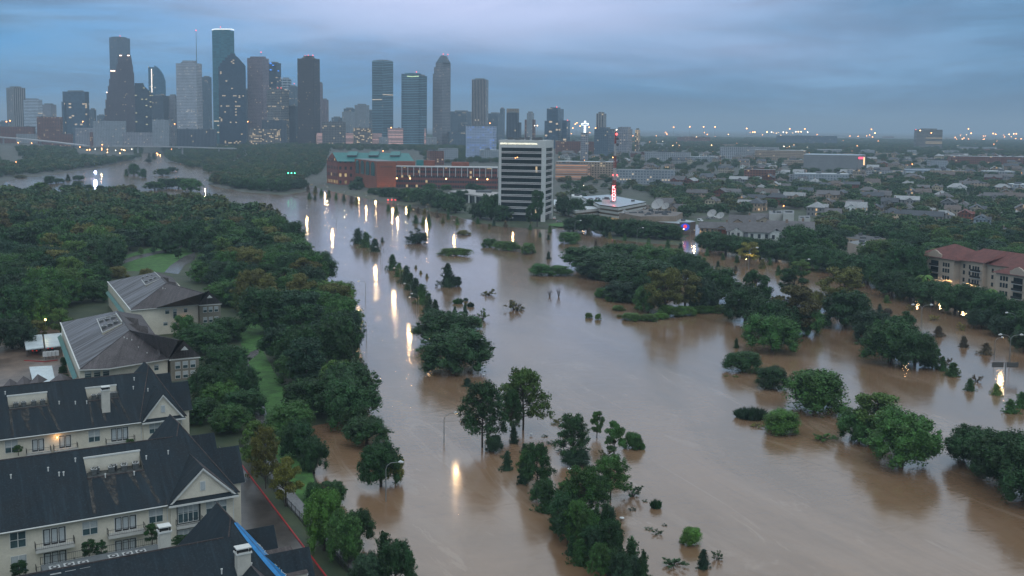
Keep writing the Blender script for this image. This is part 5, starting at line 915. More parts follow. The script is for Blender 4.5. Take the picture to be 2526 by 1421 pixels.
def basis(o, x, y): x = Vector(x).normalized(); z = x.cross(Vector(y)).normalized(); y = z.cross(x); return Matrix(((x.x, y.x, z.x, o[0]), (x.y, y.y, z.y, o[1]), (x.z, y.z, z.z, o[2]), (0, 0, 0, 1)))
a_, b_, c_ = fE.w(*pt(.3, .75, 1.3)), fE.w(*pt(.7, .75, 1.3)), fE.w(*pt(.5, 1.4, 1.3)); m_ = (a_+b_)/2; up_ = (m_-c_)
mb = MB(); ux_, uy_ = (b_-a_), up_.normalized(); q = random.Random(4)
for i in range(17): c_ = a_+ux_*(i/16.)+Vector((0, 0, .08)); k_ = q.uniform(.25, .5); sl_ = ux_.normalized()*q.uniform(-.35, .35); mb.tube([c_-uy_*k_-sl_, c_+uy_*k_+sl_], .045, 4)
mb.build('lettering', TRIM, tarp)
for i, (t, y) in enumerate(((.74, 0), (.86, 0), (.98, 0))):                                         # stepped dormers on the drive side
    mb = MB(); a_, b_, z_ = 12.6+.5*i, 13.-3.6*i, 15.2-1.1*i; fE.box(mb, a_-3.5, a_+1.0, b_-2.2, b_, z_-3, z_, 0); f_ = fE
    fE.box(mb, a_+.95, a_+1.12, b_-2.35, b_+.1, z_-.35, z_-.05, 1); fE.q(mb, [(a_-3.5, b_-2.4, z_), (a_+1.2, b_-2.4, z_+.0), (a_+1.2, b_+.2, z_+.9), (a_-3.5, b_+.2, z_+.9)], 2); fE.q(mb, [(a_+1.0, b_-2.2, z_), (a_+1., b_, z_), (a_+1., b_, z_+.8)], 0); mb.build('dormer', [CREAM, TRIM, SH_B], eE)
for f_, e_, cw, bs in ((fD, eD, 11.4, (13.6, 15.4)), (fC, eC, 8.6, (12.5, 14.5))):
    for b_ in bs: mb = MB(); z_ = 14.2-(b_-bs[0])*.5; f_.box(mb, cw-2, cw+.8, b_-.9, b_+.7, z_-2.5, z_, 0); f_.box(mb, cw-1.8, cw+.9, b_-1.05, b_-.9, z_-.25, z_, 1); f_.q(mb, [(cw-3, b_-1.1, z_+.02), (cw+1., b_-1.1, z_+.02), (cw+1., b_+.8, z_+.6), (cw-3, b_+.8, z_+.6)], 2); mb.build('dormer', [CREAM, TRIM, SH_B], e_)
for i, (x, y) in enumerate([(136, 1416), (135, 1404), (172, 1408), (171, 1397), (208, 1401), (206, 1392), (283, 1386), (280, 1376), (317, 1378), (315, 1370), (352, 1373), (348, 1364)]):
    zz_ = ZR-1.6; h = fE.hit(x, y, (0, 0, 1), zz_+1.0); ac(fE.w(h.x, h.y, zz_), 'white topped condenser behind the lowest ridge, %d percent across and %d down' % (x*100/W, y*100/H), fE.a, 'air conditioners behind the lowest ridge', 1.25)
h = fE.hit(130, 1415, (0, 0, 1), ZR-1.6); h2_ = fE.hit(385, 1368, (0, 0, 1), ZR-1.6); mb = MB(); fE.box(mb, h.x-1, h2_.x+1, BR+1.0, BR+6.5, ZR-5, ZR-1.62, 0); mb.build('roof_well', [WELLM], eE); balcony(eE, fE, h.x-1, h2_.x+1, ZR-1.6, BR+6.6, .1, slab=False)
# weathered tongues of paler shingle below the wells
for f_, e_, hs in ((fD, eD, (hD,)), (fC, eC, (h1, h2))):
    mb = MB()
    for h in hs:
        wd_ = h[1]-h[0]
        for (c0, w0, w1, l_) in ((.0, .14, .07, .92), (.36, .26, .05, .8), (.75, .12, .03, .5), (1.0, .16, .06, .93)):
            a_ = h[0]+wd_*c0; y0_ = h[2]-.1; y1_ = h[2]*(1-l_); dz = .035; dr = (c0-.0)*1.2
            P_ = [(a_-w0*wd_/2*(0 if c0 == 0 else 1), y0_), (a_+w0*wd_/2*(0 if c0 == 1 else 1), y0_), (a_+dr+w1*wd_/2, y1_), (a_+dr-w1*wd_/2, y1_)]; f_.q(mb, [(x, y, ZE+K*y+dz) for x, y in P_][::1], 0)
    mb.build('roof_stain', [STAIN], e_)
# the two farther blocks, roofs laid from surveyed corners
def block(label, W1, W2, M1, M2, RE, S2, S3, tow, pit, tl, wl, g=SH_G):
    """W1,W2 west eave far/near; M1,M2 ridge far/near; RE ridge end; S2,S3 south eave; all (px,py,z)"""
    w1, w2, m1, m2, re_, s2, s3 = [P(*p) for p in (W1, W2, M1, M2, RE, S2, S3)]; e = empty('apartment_building', (w2.x, w2.y, 0), label, 'apartment building', 'pale sided apartment blocks')
    n1 = m1+(w1-w2).normalized()*3; dE = (s3-w2); dE.z = 0; e1 = w1+dE*1.1; e1.z = 11; mb = MB()
    mb.face([w2, m2, m1, w1][::-1], 1); mb.face([w2, s2, s3, re_, m2], 0); mb.face([m2, re_, e1*.5+re_*.5-Vector((0, 0, 4)), m1], 2); mb.face([m1, e1*.5+re_*.5-Vector((0, 0, 4)), e1, w1], 0)
    mb.tube([m1, m2, re_], .16, 4, 2); mb.tube([m2, w2], .14, 4, 2)
    # three cross gables stepping down the east side
    ax = (re_-m2); ax.z = 0; ax.normalize(); bk = (m1-m2); bk.z = 0; L_ = bk.length; bk.normalize()
    for i, t in enumerate((.22, .58, .94)):
        c = m2+bk*(L_*t); h_ = 4.4; r0 = Vector((c.x, c.y, 17.3)); r1 = r0+ax*(13.5-2*i); f0, f1 = r0-bk*h_, r1-bk*h_; g0, g1 = r0+bk*h_, r1+bk*h_
        for v_ in (f0, f1, g0, g1): v_.z = 12.
        mb.face([f0, f1, r1, r0], 3); mb.face([r0, r1, g1, g0], 3); mb.face([f1, g1, r1], 3)
    ta, tl_, tr_, tb = [P(*p) for p in tow]; bk2 = tl_+(tr_-tl_).cross(Vector((0, 0, -1))).normalized()*((tr_-tl_).length*.9); bk3 = bk2+(tr_-tl_)
    for pl in ((tl_, tr_, ta), (tr_, bk3, ta), (bk3, bk2, ta), (bk2, tl_, ta)): mb.face(pl, 2)
    mb.face([ta, bk2, re_], 2); mb.build('roof', [g, WETR, g, SH_E], e)
    mb = MB(); u = (s3-w2).normalized(); cen = (w1+w2+s3+e1)/4
    def ins(p): d = cen-p; d.z = 0; return p+d.normalized()*.7
    a_, b_, c_, d_ = ins(w2), ins(s3), ins(e1), ins(w1); mb.prism([a_, b_, c_, d_], -.5, 10.9, 0); mb.build('wall', [CREAM], e)
    mb = MB(); i1, i2 = tl_+(tr_-tl_)*.05, tl_+(tr_-tl_)*.95; k_ = (bk2-tl_)*.92; mb.prism([i1, i2, i2+k_, i1+k_], tb.z, 10.95, 0, None, True); t_ = mb.build('end_tower', [TAUPE], e)
    mb = MB(); q0, q1 = tl_-Vector((0, 0, .3)), tr_-Vector((0, 0, .3)); mb.tube([q0, q1], .2, 4, 0); mb.tube([w2-Vector((0, 0, .15)), s2-Vector((0, 0, .15)), s3-Vector((0, 0, .15))], .16, 4, 0); mb.tube([w1, w2], .25, 4, 0); dn = (tr_-tl_).normalized(); nn = Vector((dn.y, -dn.x, 0))
    pm = ta*.52+(tl_+tr_)*.24+nn*.1; mb.face([pm+dn*-1.1-Vector((0, 0, .3))+nn*.4, pm+dn*1.1-Vector((0, 0, .3))+nn*.4, pm+Vector((0, 0, .9))+nn*.4], 0)
    for z_ in (5.5,) if tb.z > 3 else (): pass
    mb.build('trim', [TRIM], e); f2 = Fr(i1, math.degrees(math.atan2(dn.y, dn.x))); wt = (i2-i1).length
    for zz_ in tl:
        for j in range(3): a0 = wt*(.16+.27*j); window_part(e, f2, a0, a0+wt*.17, zz_, zz_+1.9, -.03, 1, blind=.55)
    fs = Fr(a_, math.degrees(math.atan2((b_-a_).y, (b_-a_).x))); ls = (b_-a_).length
    for (t0, t1, z0, z1) in wl: window_part(e, fs, ls*t0, ls*t1, z0, z1, -.03, 1, blind=.3)
    # long metal porch canopy on the west side
    mb = MB(); wd = (w1-w2).normalized(); nw = Vector((-wd.y, wd.x, 0)); o1, o2 = w2+wd*6, w1-wd*4; o1.z = o2.z = 7.8; mb.face([o1+nw*.2, o2+nw*.2, o2+nw*1.3+Vector((0, 0, -.9)), o1+nw*1.3+Vector((0, 0, -.9))][::-1], 0); mb.build('canopy', [GREENM], e)
    # roof well with plant
    pp = [P(*p) for p in pit]; nrm = Vector((0, 0, 1)); mb = MB(); pc_ = sum(pp, Vector())/4; up = Vector((0, 0, .25)); lo = [p+up for p in pp]; mb.face(lo, 0)
    for i in range(4): a2, b2 = lo[i], lo[(i+1) % 4]; hh = Vector((0, 0, 1.3 if i in (1,) else .8)); mb.face([a2, b2, b2+hh, a2+hh], 1); mb.face([a2, a2+hh, b2+hh, b2], 1); mb.tube([a2+hh, b2+hh], .12, 4, 2)
    mb.build('roof_well', [WELLM, CREAM, TRIM], e)
    for i in range(6):
        s, t = (.18+.3*(i % 3)), (.25+.45*(i//3)); p = lo[0]*(1-s)*(1-t)+lo[1]*s*(1-t)+lo[2]*s*t+lo[3]*(1-s)*t; ac(p, 'condenser in the %s roof well, %s' % ('farthest' if 'farthest' in label else 'third block', ('left rear', 'middle rear', 'right rear', 'left front', 'middle front', 'right front')[i]), .5, 'air conditioners on the farther grey roofs', 1.2)
    for t, s in ((.3, .25), (.45, .3), (.5, .55), (.62, .35), (.72, .6), (.8, .8)): p = m2*(1-s)+(w2*(1-t)+s3*t)*s; mb = MB(); mb.tube([p, p+Vector((0, 0, .7))], .13, 5); mb.build('roof_vent', TRIM, e)
    return e
eB = block('third apartment block with brown grey hipped roof and a pyramid capped end wing', (149, 796, 11), (196, 912, 11), (289, 767, 18.5), (320, 815, 18.5), (441, 839, 18), (268, 909, 11), (416, 885, 11), [(453, 840, 16.5), (417, 886, 11), (494, 879, 11), (485, 955, 4.5)], [(239, 795, 14.6), (286, 784, 17.2), (301, 806, 17.4), (253, 829, 15)], (8.0, 5.2), ((.05, .12, 8, 10), (.15, .22, 8, 10), (.25, .32, 8, 10), (.66, .70, 8.2, 9.6), (.84, .89, 8, 9.6)))
eA = block('farthest apartment block of the row with streaked grey roof and slim end wing', (265, 695, 11), (322, 765, 11), (383, 671, 18.5), (411, 698, 18.5), (502, 723, 17.5), (383, 760, 11), (491, 751, 11), [(514, 717, 16.5), (490, 752, 11), (547, 748, 11), (543, 806, 1)], [(344, 689, 14.6), (381, 680, 17), (396, 694, 17.2), (359, 710, 15)], (8.0, 4.2), ((.50, .56, 8.4, 9.9), (.62, .67, 6.4, 9.9), (.78, .83, 8.4, 9.9), (.62, .67, 2, 5), (.47, .53, 4.2, 5.4)))
def lampbulb(e, p, r=.22, m=None): mb = MB(); mb.blob(p, (r, r, r*1.3), 0, 0, 0, 6, 4); return mb.build('wall_lamp', [m or ORL], e)
h = fC.front(141, 1079, .6); lampbulb(eC, fC.w(h.x, .55, h.z), .16); lampbulb(eA, P(452, 791, 5.5), .4); lampbulb(eB, P(455, 965, 3.8), .35)
def plight(e, p, w_, c=(1, .55, .22), r=.3):
    l = bpy.data.lights.new('lamp_light', 'POINT'); l.energy = w_; l.color = c; l.shadow_soft_size = r; o = bpy.data.objects.new('lamp_light', l); COL.objects.link(o); o.parent = e; o.matrix_parent_inverse = Matrix.Translation(-e.location); o.location = p; return o
plight(eC, fC.w(h.x, .1, h.z), 60); plight(eB, P(452, 975, 3.), 120)
# plants by the walls
for x, y, w_, h_, lb in ((45, 1120, 30, 22, 'small green shrub against the second block wall, left'), (320, 1098, 26, 16, 'leafy pot plants on the right balcony of the second block'), (220, 1380, 44, 52, 'left of two bushy trees between the balconies of the nearest block'), (250, 1382, 36, 54, 'right of two bushy trees between the balconies'), (375, 1345, 46, 56, 'dark shrub tree left of the dish topped chimney'), (455, 1350, 90, 34, 'ivy like shrub mass under the nearest porch'), (48, 1430, 50, 50, 'tree top over the bottom left window')):
    h = fD.front(x, y, -1.5) if y > 1200 else fC.front(x, y, -1.2); f_ = fD if y > 1200 else fC; p = f_.w(h.x, h.y, h.z); s_ = p.y/F; plant('tall', p, h_*s_, w_*s_, 'D' if h_ > 30 else 'G', lb, 'plants by the apartment walls', depthw=2.2, yaw=f_.a)
# ---------------------------------------------------------------- lawns, paths, drive, car park
def patch(name, pts, m, z=.96): mb = MB(); mb.face([P(x, y, z) for x, y in pts]); o = mb.build(name, m); n = o.data.polygons[0].normal; (n.z < 0) and o.data.flip_normals(); return struct(o)
GRASS = mat('lawn_grass', (.045, .125, .024), .9, .5, .35); WET = mat('wet_paving', (.12, .115, .115), .25, .4, .25); ASPH = mat('wet_asphalt', (.055, .045, .04), .28, .45, .12); CARPARK = mat('muddy_carpark', (.16, .115, .09), .3, .5, .1)
patch('park_lawn', [(300, 668), (292, 652), (300, 632), (385, 607), (475, 601), (478, 628), (450, 655), (412, 672)], GRASS); patch('riverside_lawn', [(586, 800), (625, 762), (656, 790), (646, 860), (700, 960), (735, 1040), (790, 1240), (850, 1330), (930, 1421), (905, 1421), (760, 1290), (690, 1180), (655, 1060), (640, 1000), (605, 905)], GRASS)
patch('park_path', [(405, 672), (420, 655), (455, 632), (482, 622), (480, 640), (455, 655), (440, 676)], WET, .99); patch('upper_path', [(250, 655), (330, 632), (400, 617), (470, 598), (472, 604), (400, 624), (335, 640), (262, 666)], WET, .99)
patch('riverside_path', [(598, 892), (618, 868), (640, 860), (637, 873), (612, 893), (628, 940), (655, 1010), (664, 1050), (682, 1130), (730, 1220), (800, 1300), (920, 1421), (880, 1421), (760, 1300), (690, 1220), (650, 1140), (636, 1050), (622, 1000), (606, 940)], WET, .99)
patch('drive', [(540, 1100), (596, 1146), (660, 1230), (803, 1421), (900, 1550), (560, 1550), (560, 1200)], ASPH, .99); patch('car_park', [(0, 830), (60, 815), (150, 800), (190, 1000), (0, 1000), (-100, 1000), (-100, 850)], CARPARK, .98)
patch('bank_grass', [(1350, 553), (1395, 548), (1440, 555), (1430, 561), (1360, 558)], GRASS, 1.0); patch('left_lawn', [(600, 462), (655, 458), (690, 462), (640, 470)], GRASS, 1.); patch('museum_lawn', [(750, 420), (798, 417), (800, 436), (752, 438)], GRASS, 1.2)
RED = mat('red_kerb_paint', (.33, .015, .02), .6, .25, 1.)
def ribbon(name, pxs, wd, hh, m, z=.9, label=None, cat=None):
    mb = MB(); ps = [P(x, y, z) for x, y in pxs]
    for a, b in zip(ps, ps[1:]): d = (b-a).normalized(); n = Vector((-d.y, d.x, 0))*wd/2; mb.prism([a-n, b-n, b+n, a+n], z-.1, z+hh, 0, None, False)
    o = mb.build(name, m); tag(o, label, cat); 
    if not label: struct(o)
    return o
ribbon('kerb', [(590, 1140), (600, 1153), (660, 1232), (803, 1421), (900, 1550)], .26, .2, RED, .95); ribbon('kerb', [(60, 890), (110, 893), (142, 889)], .3, .25, RED, .95)
e = empty('fence', P(600, 1135, .9), 'long black picket fence between the red kerb and the wet path', 'fence'); mb = MB(); me_ = MB(); ps = [P(x, y, .9) for x, y in ((590, 1100), (622, 1150), (700, 1240), (800, 1350), (930, 1500))]
for a, b in zip(ps, ps[1:]):
    n = int((b-a).length/.45)
    for zz in (.3, 1.6): mb.tube([a+Vector((0, 0, zz)), b+Vector((0, 0, zz))], .05, 4)
    for i in range(n): p = a+(b-a)*i/n; (me_ if i % 6 == 0 else mb).tube([p, p+Vector((0, 0, 1.9 if i % 6 == 0 else 1.75))], .07 if i % 6 == 0 else .025, 4)
IR2 = mat('fence_iron', (.02, .022, .022), .5, 0); mb.build('rail', IR2, e); me_.build('post', IR2, e)
CANW = mat('white_canopy', (.55, .62, .64), .35, .15, .4); 
def carport(px, label):
    ps = [P(x, y, 3.6) for x, y in px]; e = empty('carport', (ps[0].x, ps[0].y, .9), label, 'carport', 'white carports in the car park'); mb = MB(); mb.prism(ps if (ps[1]-ps[0]).cross(ps[2]-ps[1]).z > 0 else ps[::-1], 3.4, 3.75, 0, None, True); mb.build('canopy', CANW, e)
    for p in ps: c = sum(ps, Vector())/4; q_ = p+(c-p)*.1; mb = MB(); mb.tube([(q_.x, q_.y, .9), (q_.x, q_.y, 3.4)], .1, 5); mb.build('post', METAL, e)
carport([(57, 828), (104, 826), (108, 858), (64, 863)], 'white carport roof, left of the two behind the third block'); carport([(108, 826), (152, 822), (157, 853), (112, 858)], 'white carport roof, right of the two behind the third block'); carport([(72, 906), (128, 903), (138, 946), (84, 956)], 'pale square carport roof nearest the second block')
for i, (x, y) in enumerate(((112, 888), (121, 887), (131, 886), (140, 885))):
    p = P(x, y, .9); mb = MB(); mb.box((p.x, p.y, 2.0), (1.5, .5, 1.6), R(10), 0); e = empty('mailbox_unit', p, 'white mailbox cabinet on posts in the car park island, %s from the left' % ('first', 'second', 'third', 'fourth')[i], 'mailbox', 'mailbox cabinets'); mb.build('cabinet', TRIMW, e); mb = MB(); mb.tube([p, p+Vector((0, 0, 1.2))], .08, 4); mb.build('post', METAL, e)
for i, (x, y, w_) in enumerate(((8, 962, 24), (42, 955, 26), (78, 950, 26), (135, 948, 50))):
    p = P(x, y, 5); s_ = w_*p.y/F/2; e = empty('garage', (p.x, p.y+4, .9), 'small grey pyramid garage roof behind the second block, %s from the left' % ('first', 'second', 'third', 'fourth')[i], 'garage', 'small hip roofed garages'); mb = MB(); mb.box((p.x, p.y+4, .9), (s_*1.8, 5, 4), R(30)); mb.build('wall', CREAM, e)
    mb = MB(); c = Vector((p.x, p.y+4, 7.2)); b4 = [Vector((p.x+s_*a, p.y+4+3*b, 4.9)) for a, b in ((-1, -1), (1, -1), (1, 1), (-1, 1))]
    for k in range(4): mb.face([b4[k], b4[(k+1) % 4], c])
    mb.build('roof', mat('garage_shingle%d' % i, (.10, .09, .095), .8, .2, .5), e)
# ---------------------------------------------------------------- brick bank complex with the green roof
BRK = mat('red_brick', (.23, .07, .04), .8, .2, .15); BRK2 = facade('brick_panel', (.27, .085, .045), (.13, .045, .03), bw=2.4, fh=2.4, ww=.9, wh=.06, lit=0); GRN = mat('green_metal_roof', (.02, .17, .17), .45, .12, .1); GRN2 = mat('green_glass', (.04, .13, .13), .2, .2, .5)
WINGF = facade('brick_wing', (.20, .06, .045), (.035, .05, .06), bw=3.1, fh=6, ww=.8, wh=.5, lit=.16, lc=(1, .72, .35), es=.5); LEDGE = mat('pale_ledge', (.5, .5, .5), .7, .1, .3)
Y0 = 1345.; X = lambda px, Y: slope(px, 420)*Y; Z = lambda px, py, Y: PY(px, py, Y).z
e = empty('bank_building', (X(930, Y0), Y0, 0), 'red brick complex with a long green metal roof and lit windows', 'brick building')
mb = MB(); A1, B1 = (X(833, 1390), 1390), (X(1024, 1380), 1380); A2, B2 = (X(806, 1435), 1435), (X(1012, 1440), 1440); zE_, zR_ = Z(833, 397, 1390), Z(820, 376, 1412); M1, M2 = Vector((X(820, 1412), 1412, zR_)), Vector((X(1008, 1410), 1410, zR_))
mb.prism([A1, B1, B2, A2], 0, zE_, 0); mb.face([(*A1, zE_), M1, (*A2, zE_)], 0); mb.build('hall', [facade('brick_hall', (.22, .065, .045), (.04, .05, .05), bw=7, fh=9, ww=.4, wh=.45, lit=.25, lc=(1, .7, .3), es=.5)], e)
mb = MB(); a1, b1, a2, b2 = Vector((*A1, zE_+.1)), Vector((*B1, zE_+.1)), Vector((*A2, zE_+.1)), Vector((*B2, zE_+.1)); o_ = Vector((0, -2, -.6)); mb.quad(a1+o_, b1+o_, M2, M1); mb.quad(b2, a2, M1, M2); mb.face([b1+o_, b2, M2]); rf_ = mb.build('roof', GRN, e)
for i, x in enumerate((856, 909, 962)):
    mb = MB(); q0, q1 = Vector((X(x, 1398), 1398, Z(x, 383, 1398))), Vector((X(x+24, 1398), 1398, Z(x+24, 383, 1398))); up = Vector((0, 14, 4.6)); mb.quad(q0, q1, q1+up, q0+up, 0); mb.quad(q0-Vector((0, 0, 1.6)), q1-Vector((0, 0, 1.6)), q1, q0, 1); mb.quad(q1-Vector((0, 0, 1.6)), q1+up-Vector((0, 0, 4)), q1+up, q1, 1); mb.quad(q0, q0+up, q0+up-Vector((0, 0, 4)), q0-Vector((0, 0, 1.6)), 1); mb.build('skylight', [GRN, METAL], e)
mb = MB(); c0, c1, c2 = (X(929, 1290), 1290), (X(977, 1300), 1300), (X(875, 1385), 1385); c3 = (c1[0]+c2[0]-c0[0], c1[1]+c2[1]-c0[1]); zt_ = Z(929, 398, 1290); mb.prism([c0, c1, c3, c2], 0, zt_, 0, 1); mb.build('front_block', [BRK2, ROOF], e)
for i in range(4):
    t0, t1 = .06+.235*i, .06+.235*i+.17; p0 = Vector((c0[0]+(c2[0]-c0[0])*(1-t0-.0), c0[1]+(c2[1]-c0[1])*(1-t0), 0)); p1 = Vector((c0[0]+(c2[0]-c0[0])*(1-t1), c0[1]+(c2[1]-c0[1])*(1-t1), 0)); off = Vector((-.5, -.3, 0)); mb = MB(); zb_, zc_ = 17, 29; ring = [p0+off+Vector((0, 0, zb_)), p1+off+Vector((0, 0, zb_))]
    for k in range(7): a = math.pi*k/6; ring.append((p0+p1)/2+off+(p1-p0)/2*math.cos(a)+Vector((0, 0, zc_+5*math.sin(a))))
    mb.face(ring); mb.build('arched_window', GRN2, e)
mb = MB(); w0, w1 = (X(977, 1345), 1345), (X(1228, 1330), 1330); zt2 = Z(1000, 412, 1345); mb.prism([w0, w1, (w1[0], w1[1]+30), (w0[0], w0[1]+30)], 0, zt2, 0, 1); mb.prism([(w0[0]-1, w0[1]-1.2), (w1[0], w1[1]-1.2), (w1[0], w1[1]+28), (w0[0], w0[1]+28)], zt2+.1, zt2+1.2, 1, 1)
for i in range(18): t = i/17; mb.box((w0[0]+(w1[0]-w0[0])*t, w0[1]-1.6+(w1[1]-w0[1])*t, zt2-11), (.9, .8, 11), 0, 1)
mb.build('long_wing', [WINGF, LEDGE], e)
for x0_, x1_, yt, yb, m_ in ((1114, 1157, 400, 411, BRK), (1045, 1073, 396, 412, BRK), (1027, 1045, 395, 408, GRN), (978, 1024, 398, 412, BRK)): mb = MB(); mb.prism([(X(x0_, 1362), 1362), (X(x1_, 1362), 1362), (X(x1_, 1376), 1376), (X(x0_, 1376), 1376)], 0 if m_ is BRK else zt2, Z(x0_, yt, 1362)); mb.build('penthouse', m_, e)
mb = MB()
for i in range(8): t = .22+.08*i; p = Vector((c0[0]+(c1[0]-c0[0])*t, c0[1]+(c1[1]-c0[1])*t-.2, zt_-7)); mb.box(p, (1.2, .3, .9), 0)
mb.build('vent_slot', METAL, e)
def spot(e, p, tgt, w_, c, ang=70, r=.4, blend=.6):
    l = bpy.data.lights.new('lamp_light', 'SPOT'); l.energy = w_; l.color = c; l.shadow_soft_size = r; l.spot_size = R(ang); l.spot_blend = blend; o = bpy.data.objects.new('lamp_light', l); COL.objects.link(o); o.location = p; o.rotation_euler = (Vector(tgt)-Vector(p)).to_track_quat('-Z', 'Y').to_euler(); o.parent = e; o.matrix_parent_inverse = Matrix.Translation(-e.location); return o
for t in (.08, .36, .64, .92): x_, y_ = c0[0]+(c1[0]-c0[0])*t, c0[1]+(c1[1]-c0[1])*t; spot(e, (x_, y_-4, 1.), (x_, y_+1.5, 12), 2600, (1, .42, .12), 60)
for t in (.1, .3, .5): x_, y_ = c0[0]+(c2[0]-c0[0])*t, c0[1]+(c2[1]-c0[1])*t; spot(e, (x_-3, y_-2.5, 1), (x_+1, y_+1, 10), 900, (1, .25, .12), 60)
for t in (.02, .15, .5, .8, .9): x_ = w0[0]+(w1[0]-w0[0])*t; mb = MB(); mb.blob((x_, 1328, 13), (.9, .9, .9), 0, 0, 0, 6, 4); mb.build('wall_lamp', YEL, e)
# ---------------------------------------------------------------- white office block with black window bands
CONC = mat('white_concrete', (.56, .58, .57), .75, .08, .1); BLK = facade('black_glazing', (.012, .02, .022), (.016, .028, .03), bw=1.6, fh=5, ww=.94, wh=.96, lit=.0, gr=.06)
Ys = 873.; fp = foot(1231, 1346, 1366, Ys, 13); e = empty('office_tower', (*fp[0], 0), 'white concrete office block with eleven black window bands', 'office building'); zT = Z(1300, 346, Ys); c_ = sum(fp, Vector((0, 0)))/4
mb = MB(); mb.prism([c_+(p-c_)*.965 for p in fp], 6, zT-2, 0); mb.prism([c_+(p-c_)*.86 for p in fp], 0, 6.2, 0); mb.build('glazing', BLK, e)
uf, us = (fp[3]-fp[0]), (fp[1]-fp[0]); lf, ls = uf.length, us.length; uf.normalize(); us.normalize()
def pr(mb, x0, x1, d, z0, z1, side=False):
    """piece of the frame along the front (or side) face, d metres thick, flush with the outline"""
    o, u, n = fp[0], (us if side else uf), (uf if side else us); mb.prism([o+u*x0, o+u*x0+n*d, o+u*x1+n*d, o+u*x1] if not side else [o+u*x0, o+u*x1, o+u*x1+n*d, o+u*x0+n*d], z0, z1, 0, None, True)
mb = MB(); z8 = zT-6.2
pr(mb, lf-2.1, lf, 2.4, 0, z8); pr(mb, 0, 3.2, 3.2, 0, z8); pr(mb, ls-3, ls, 2.4, 0, z8, True)
mb.prism([fp[0], fp[1], fp[2], fp[3]], z8+.002, zT, 0, None, True); mb.build('frame', CONC, e)
for i in range(11):
    zz = z8-1.5-5.02*(i+.62); mb = MB()
    for dz in (0, 1.05): pr(mb, 3.203, lf-2.103, .9-dz*.1, zz+dz, zz+dz+.58); pr(mb, 3.203, ls-3.003, .9-dz*.1, zz+dz, zz+dz+.58, True)
    mb.build('floor_band', mat('band_concrete', (.56, .55, .55), .75, .1, .1) if i == 0 else bpy.data.materials['band_concrete'], e)
mb = MB(); q = random.Random(3)
for i in range(14): a, b = q.uniform(.2, .85), q.uniform(.2, .7); p = fp[0]+uf*lf*a+us*ls*b; mb.box((*p, zT), (q.uniform(.5, 5), q.uniform(.5, 3), q.uniform(.6, 2.6)), 0)
for a in (.3, .45, .5, .62): p = fp[0]+uf*lf*a+us*4; mb.tube([(*p, zT), (*p, zT+4.5)], .12, 4)
mb.build('roof_equipment', METAL, e)
pm = fp[0]+uf*(lf*.57)-us*.12; text('lettering', 'SERVICE CORPORATION INTERNATIONAL', 1.62, mat('lit_letters', (.8, .78, .6), .5, 0, emis=(1, .93, .72), es=1.1), basis((*pm, zT-3.0), (-uf.x, -uf.y, 0), (0, 0, 1)), e, .15, .045)
pq = fp[0]+uf*(lf*.6)-us*-2.2; mb = MB(); mb.blob((*(pq-us*2.4), zT-14), (.35, .2, .35), 0, 0, 0, 5, 3); mb.blob((*(pq+uf*1.6-us*2.4), zT-14.6), (.3, .2, .3), 0, 0, 0, 5, 3); mb.build('lit_window', ORL, e)
# low glass pavilion left of it
ps = [P(*p, 10) for p in ((1108, 471), (1206, 486), (1232, 475), (1156, 467))]; e = empty('pavilion', (ps[0].x, ps[0].y, 0), 'low flat roofed glass pavilion left of the white office block', 'building'); mb = MB(); mb.prism(ps, 8.6, 10, 0, 0, True); mb.build('roof', mat('pavilion_roof', (.36, .34, .33), .7, .2, .1), e)
mb = MB(); c = sum(ps, Vector())/4; mb.prism([c+(p-c)*.9 for p in ps], 0, 8.6, 0); mb.build('glazing', BLK, e); mb = MB()
for t in (0, .52, .68, 1): p = ps[0]+(ps[1]-ps[0])*t; mb.box((p.x, p.y, 0), (1.6, 1.6, 8.6), 0)
mb.build('column', CONC, e); mb = MB(); mb.box((c.x+8, c.y, 10), (16, 7, 2.2), -.1); mb.build('roof_unit', METAL, e)
# ---------------------------------------------------------------- broadcasting mast and its buildings
MR = mat('mast_red', (.30, .05, .04), .6, .1, .3); MW = mat('mast_white', (.5, .5, .5), .6, .1, .3); b0 = P(1514, 533, .9); zt3 = PY(1521, 326, b0.y).z; e = empty('radio_mast', b0, 'tall red and white lattice mast carrying red letters', 'lattice mast'); dx_ = (PY(1520, 326, b0.y).x-b0.x)*.3
for s_ in range(7):
    mb = MB(); z0, z1 = zt3*s_/7, zt3*(s_+1)/7; wd = lambda z: 2.0*(1-z/zt3)+.6; leg = lambda k, z: Vector((b0.x+dx_*z/zt3+wd(z)*math.cos(k*2.094+.5), b0.y+wd(z)*math.sin(k*2.094+.5), z+.5)); n = 4
    for k in range(3):
        mb.tube([leg(k, z0), leg(k, z1)], .17, 4)
        for j in range(n): za, zb = z0+(z1-z0)*j/n, z0+(z1-z0)*(j+1)/n; mb.tube([leg(k, za), leg(k+1, zb)], .13, 3); mb.tube([leg(k+1, za), leg(k, zb)], .13, 3); mb.tube([leg(k, zb), leg(k+1, zb)], .13, 3)
    mb.build('lattice_section', [MR if s_ % 2 == 0 else MW], e)
mb = MB(); mb.tube([(b0.x+dx_, b0.y, zt3), (b0.x+dx_, b0.y, PY(1521, 318, b0.y).z)], .2, 5); mb.build('antenna', MW, e)
for x, y, r in ((1521, 331, 1.0), (1512, 432, .7), (1522, 432, .7), (1521, 320, .5)): p = PY(x, y, b0.y-2); mb = MB(); mb.blob(p, (r, r, r), 0, 0, 0, 6, 5); mb.build('beacon', REDL if y != 320 else WHL, e)
for y in (342, 357): p = PY(1523, y, b0.y-2); mb = MB(); mb.tube([p, p+Vector((0, -1.2, 0))], 1.2, 10); mb.build('drum_dish', METAL, e)
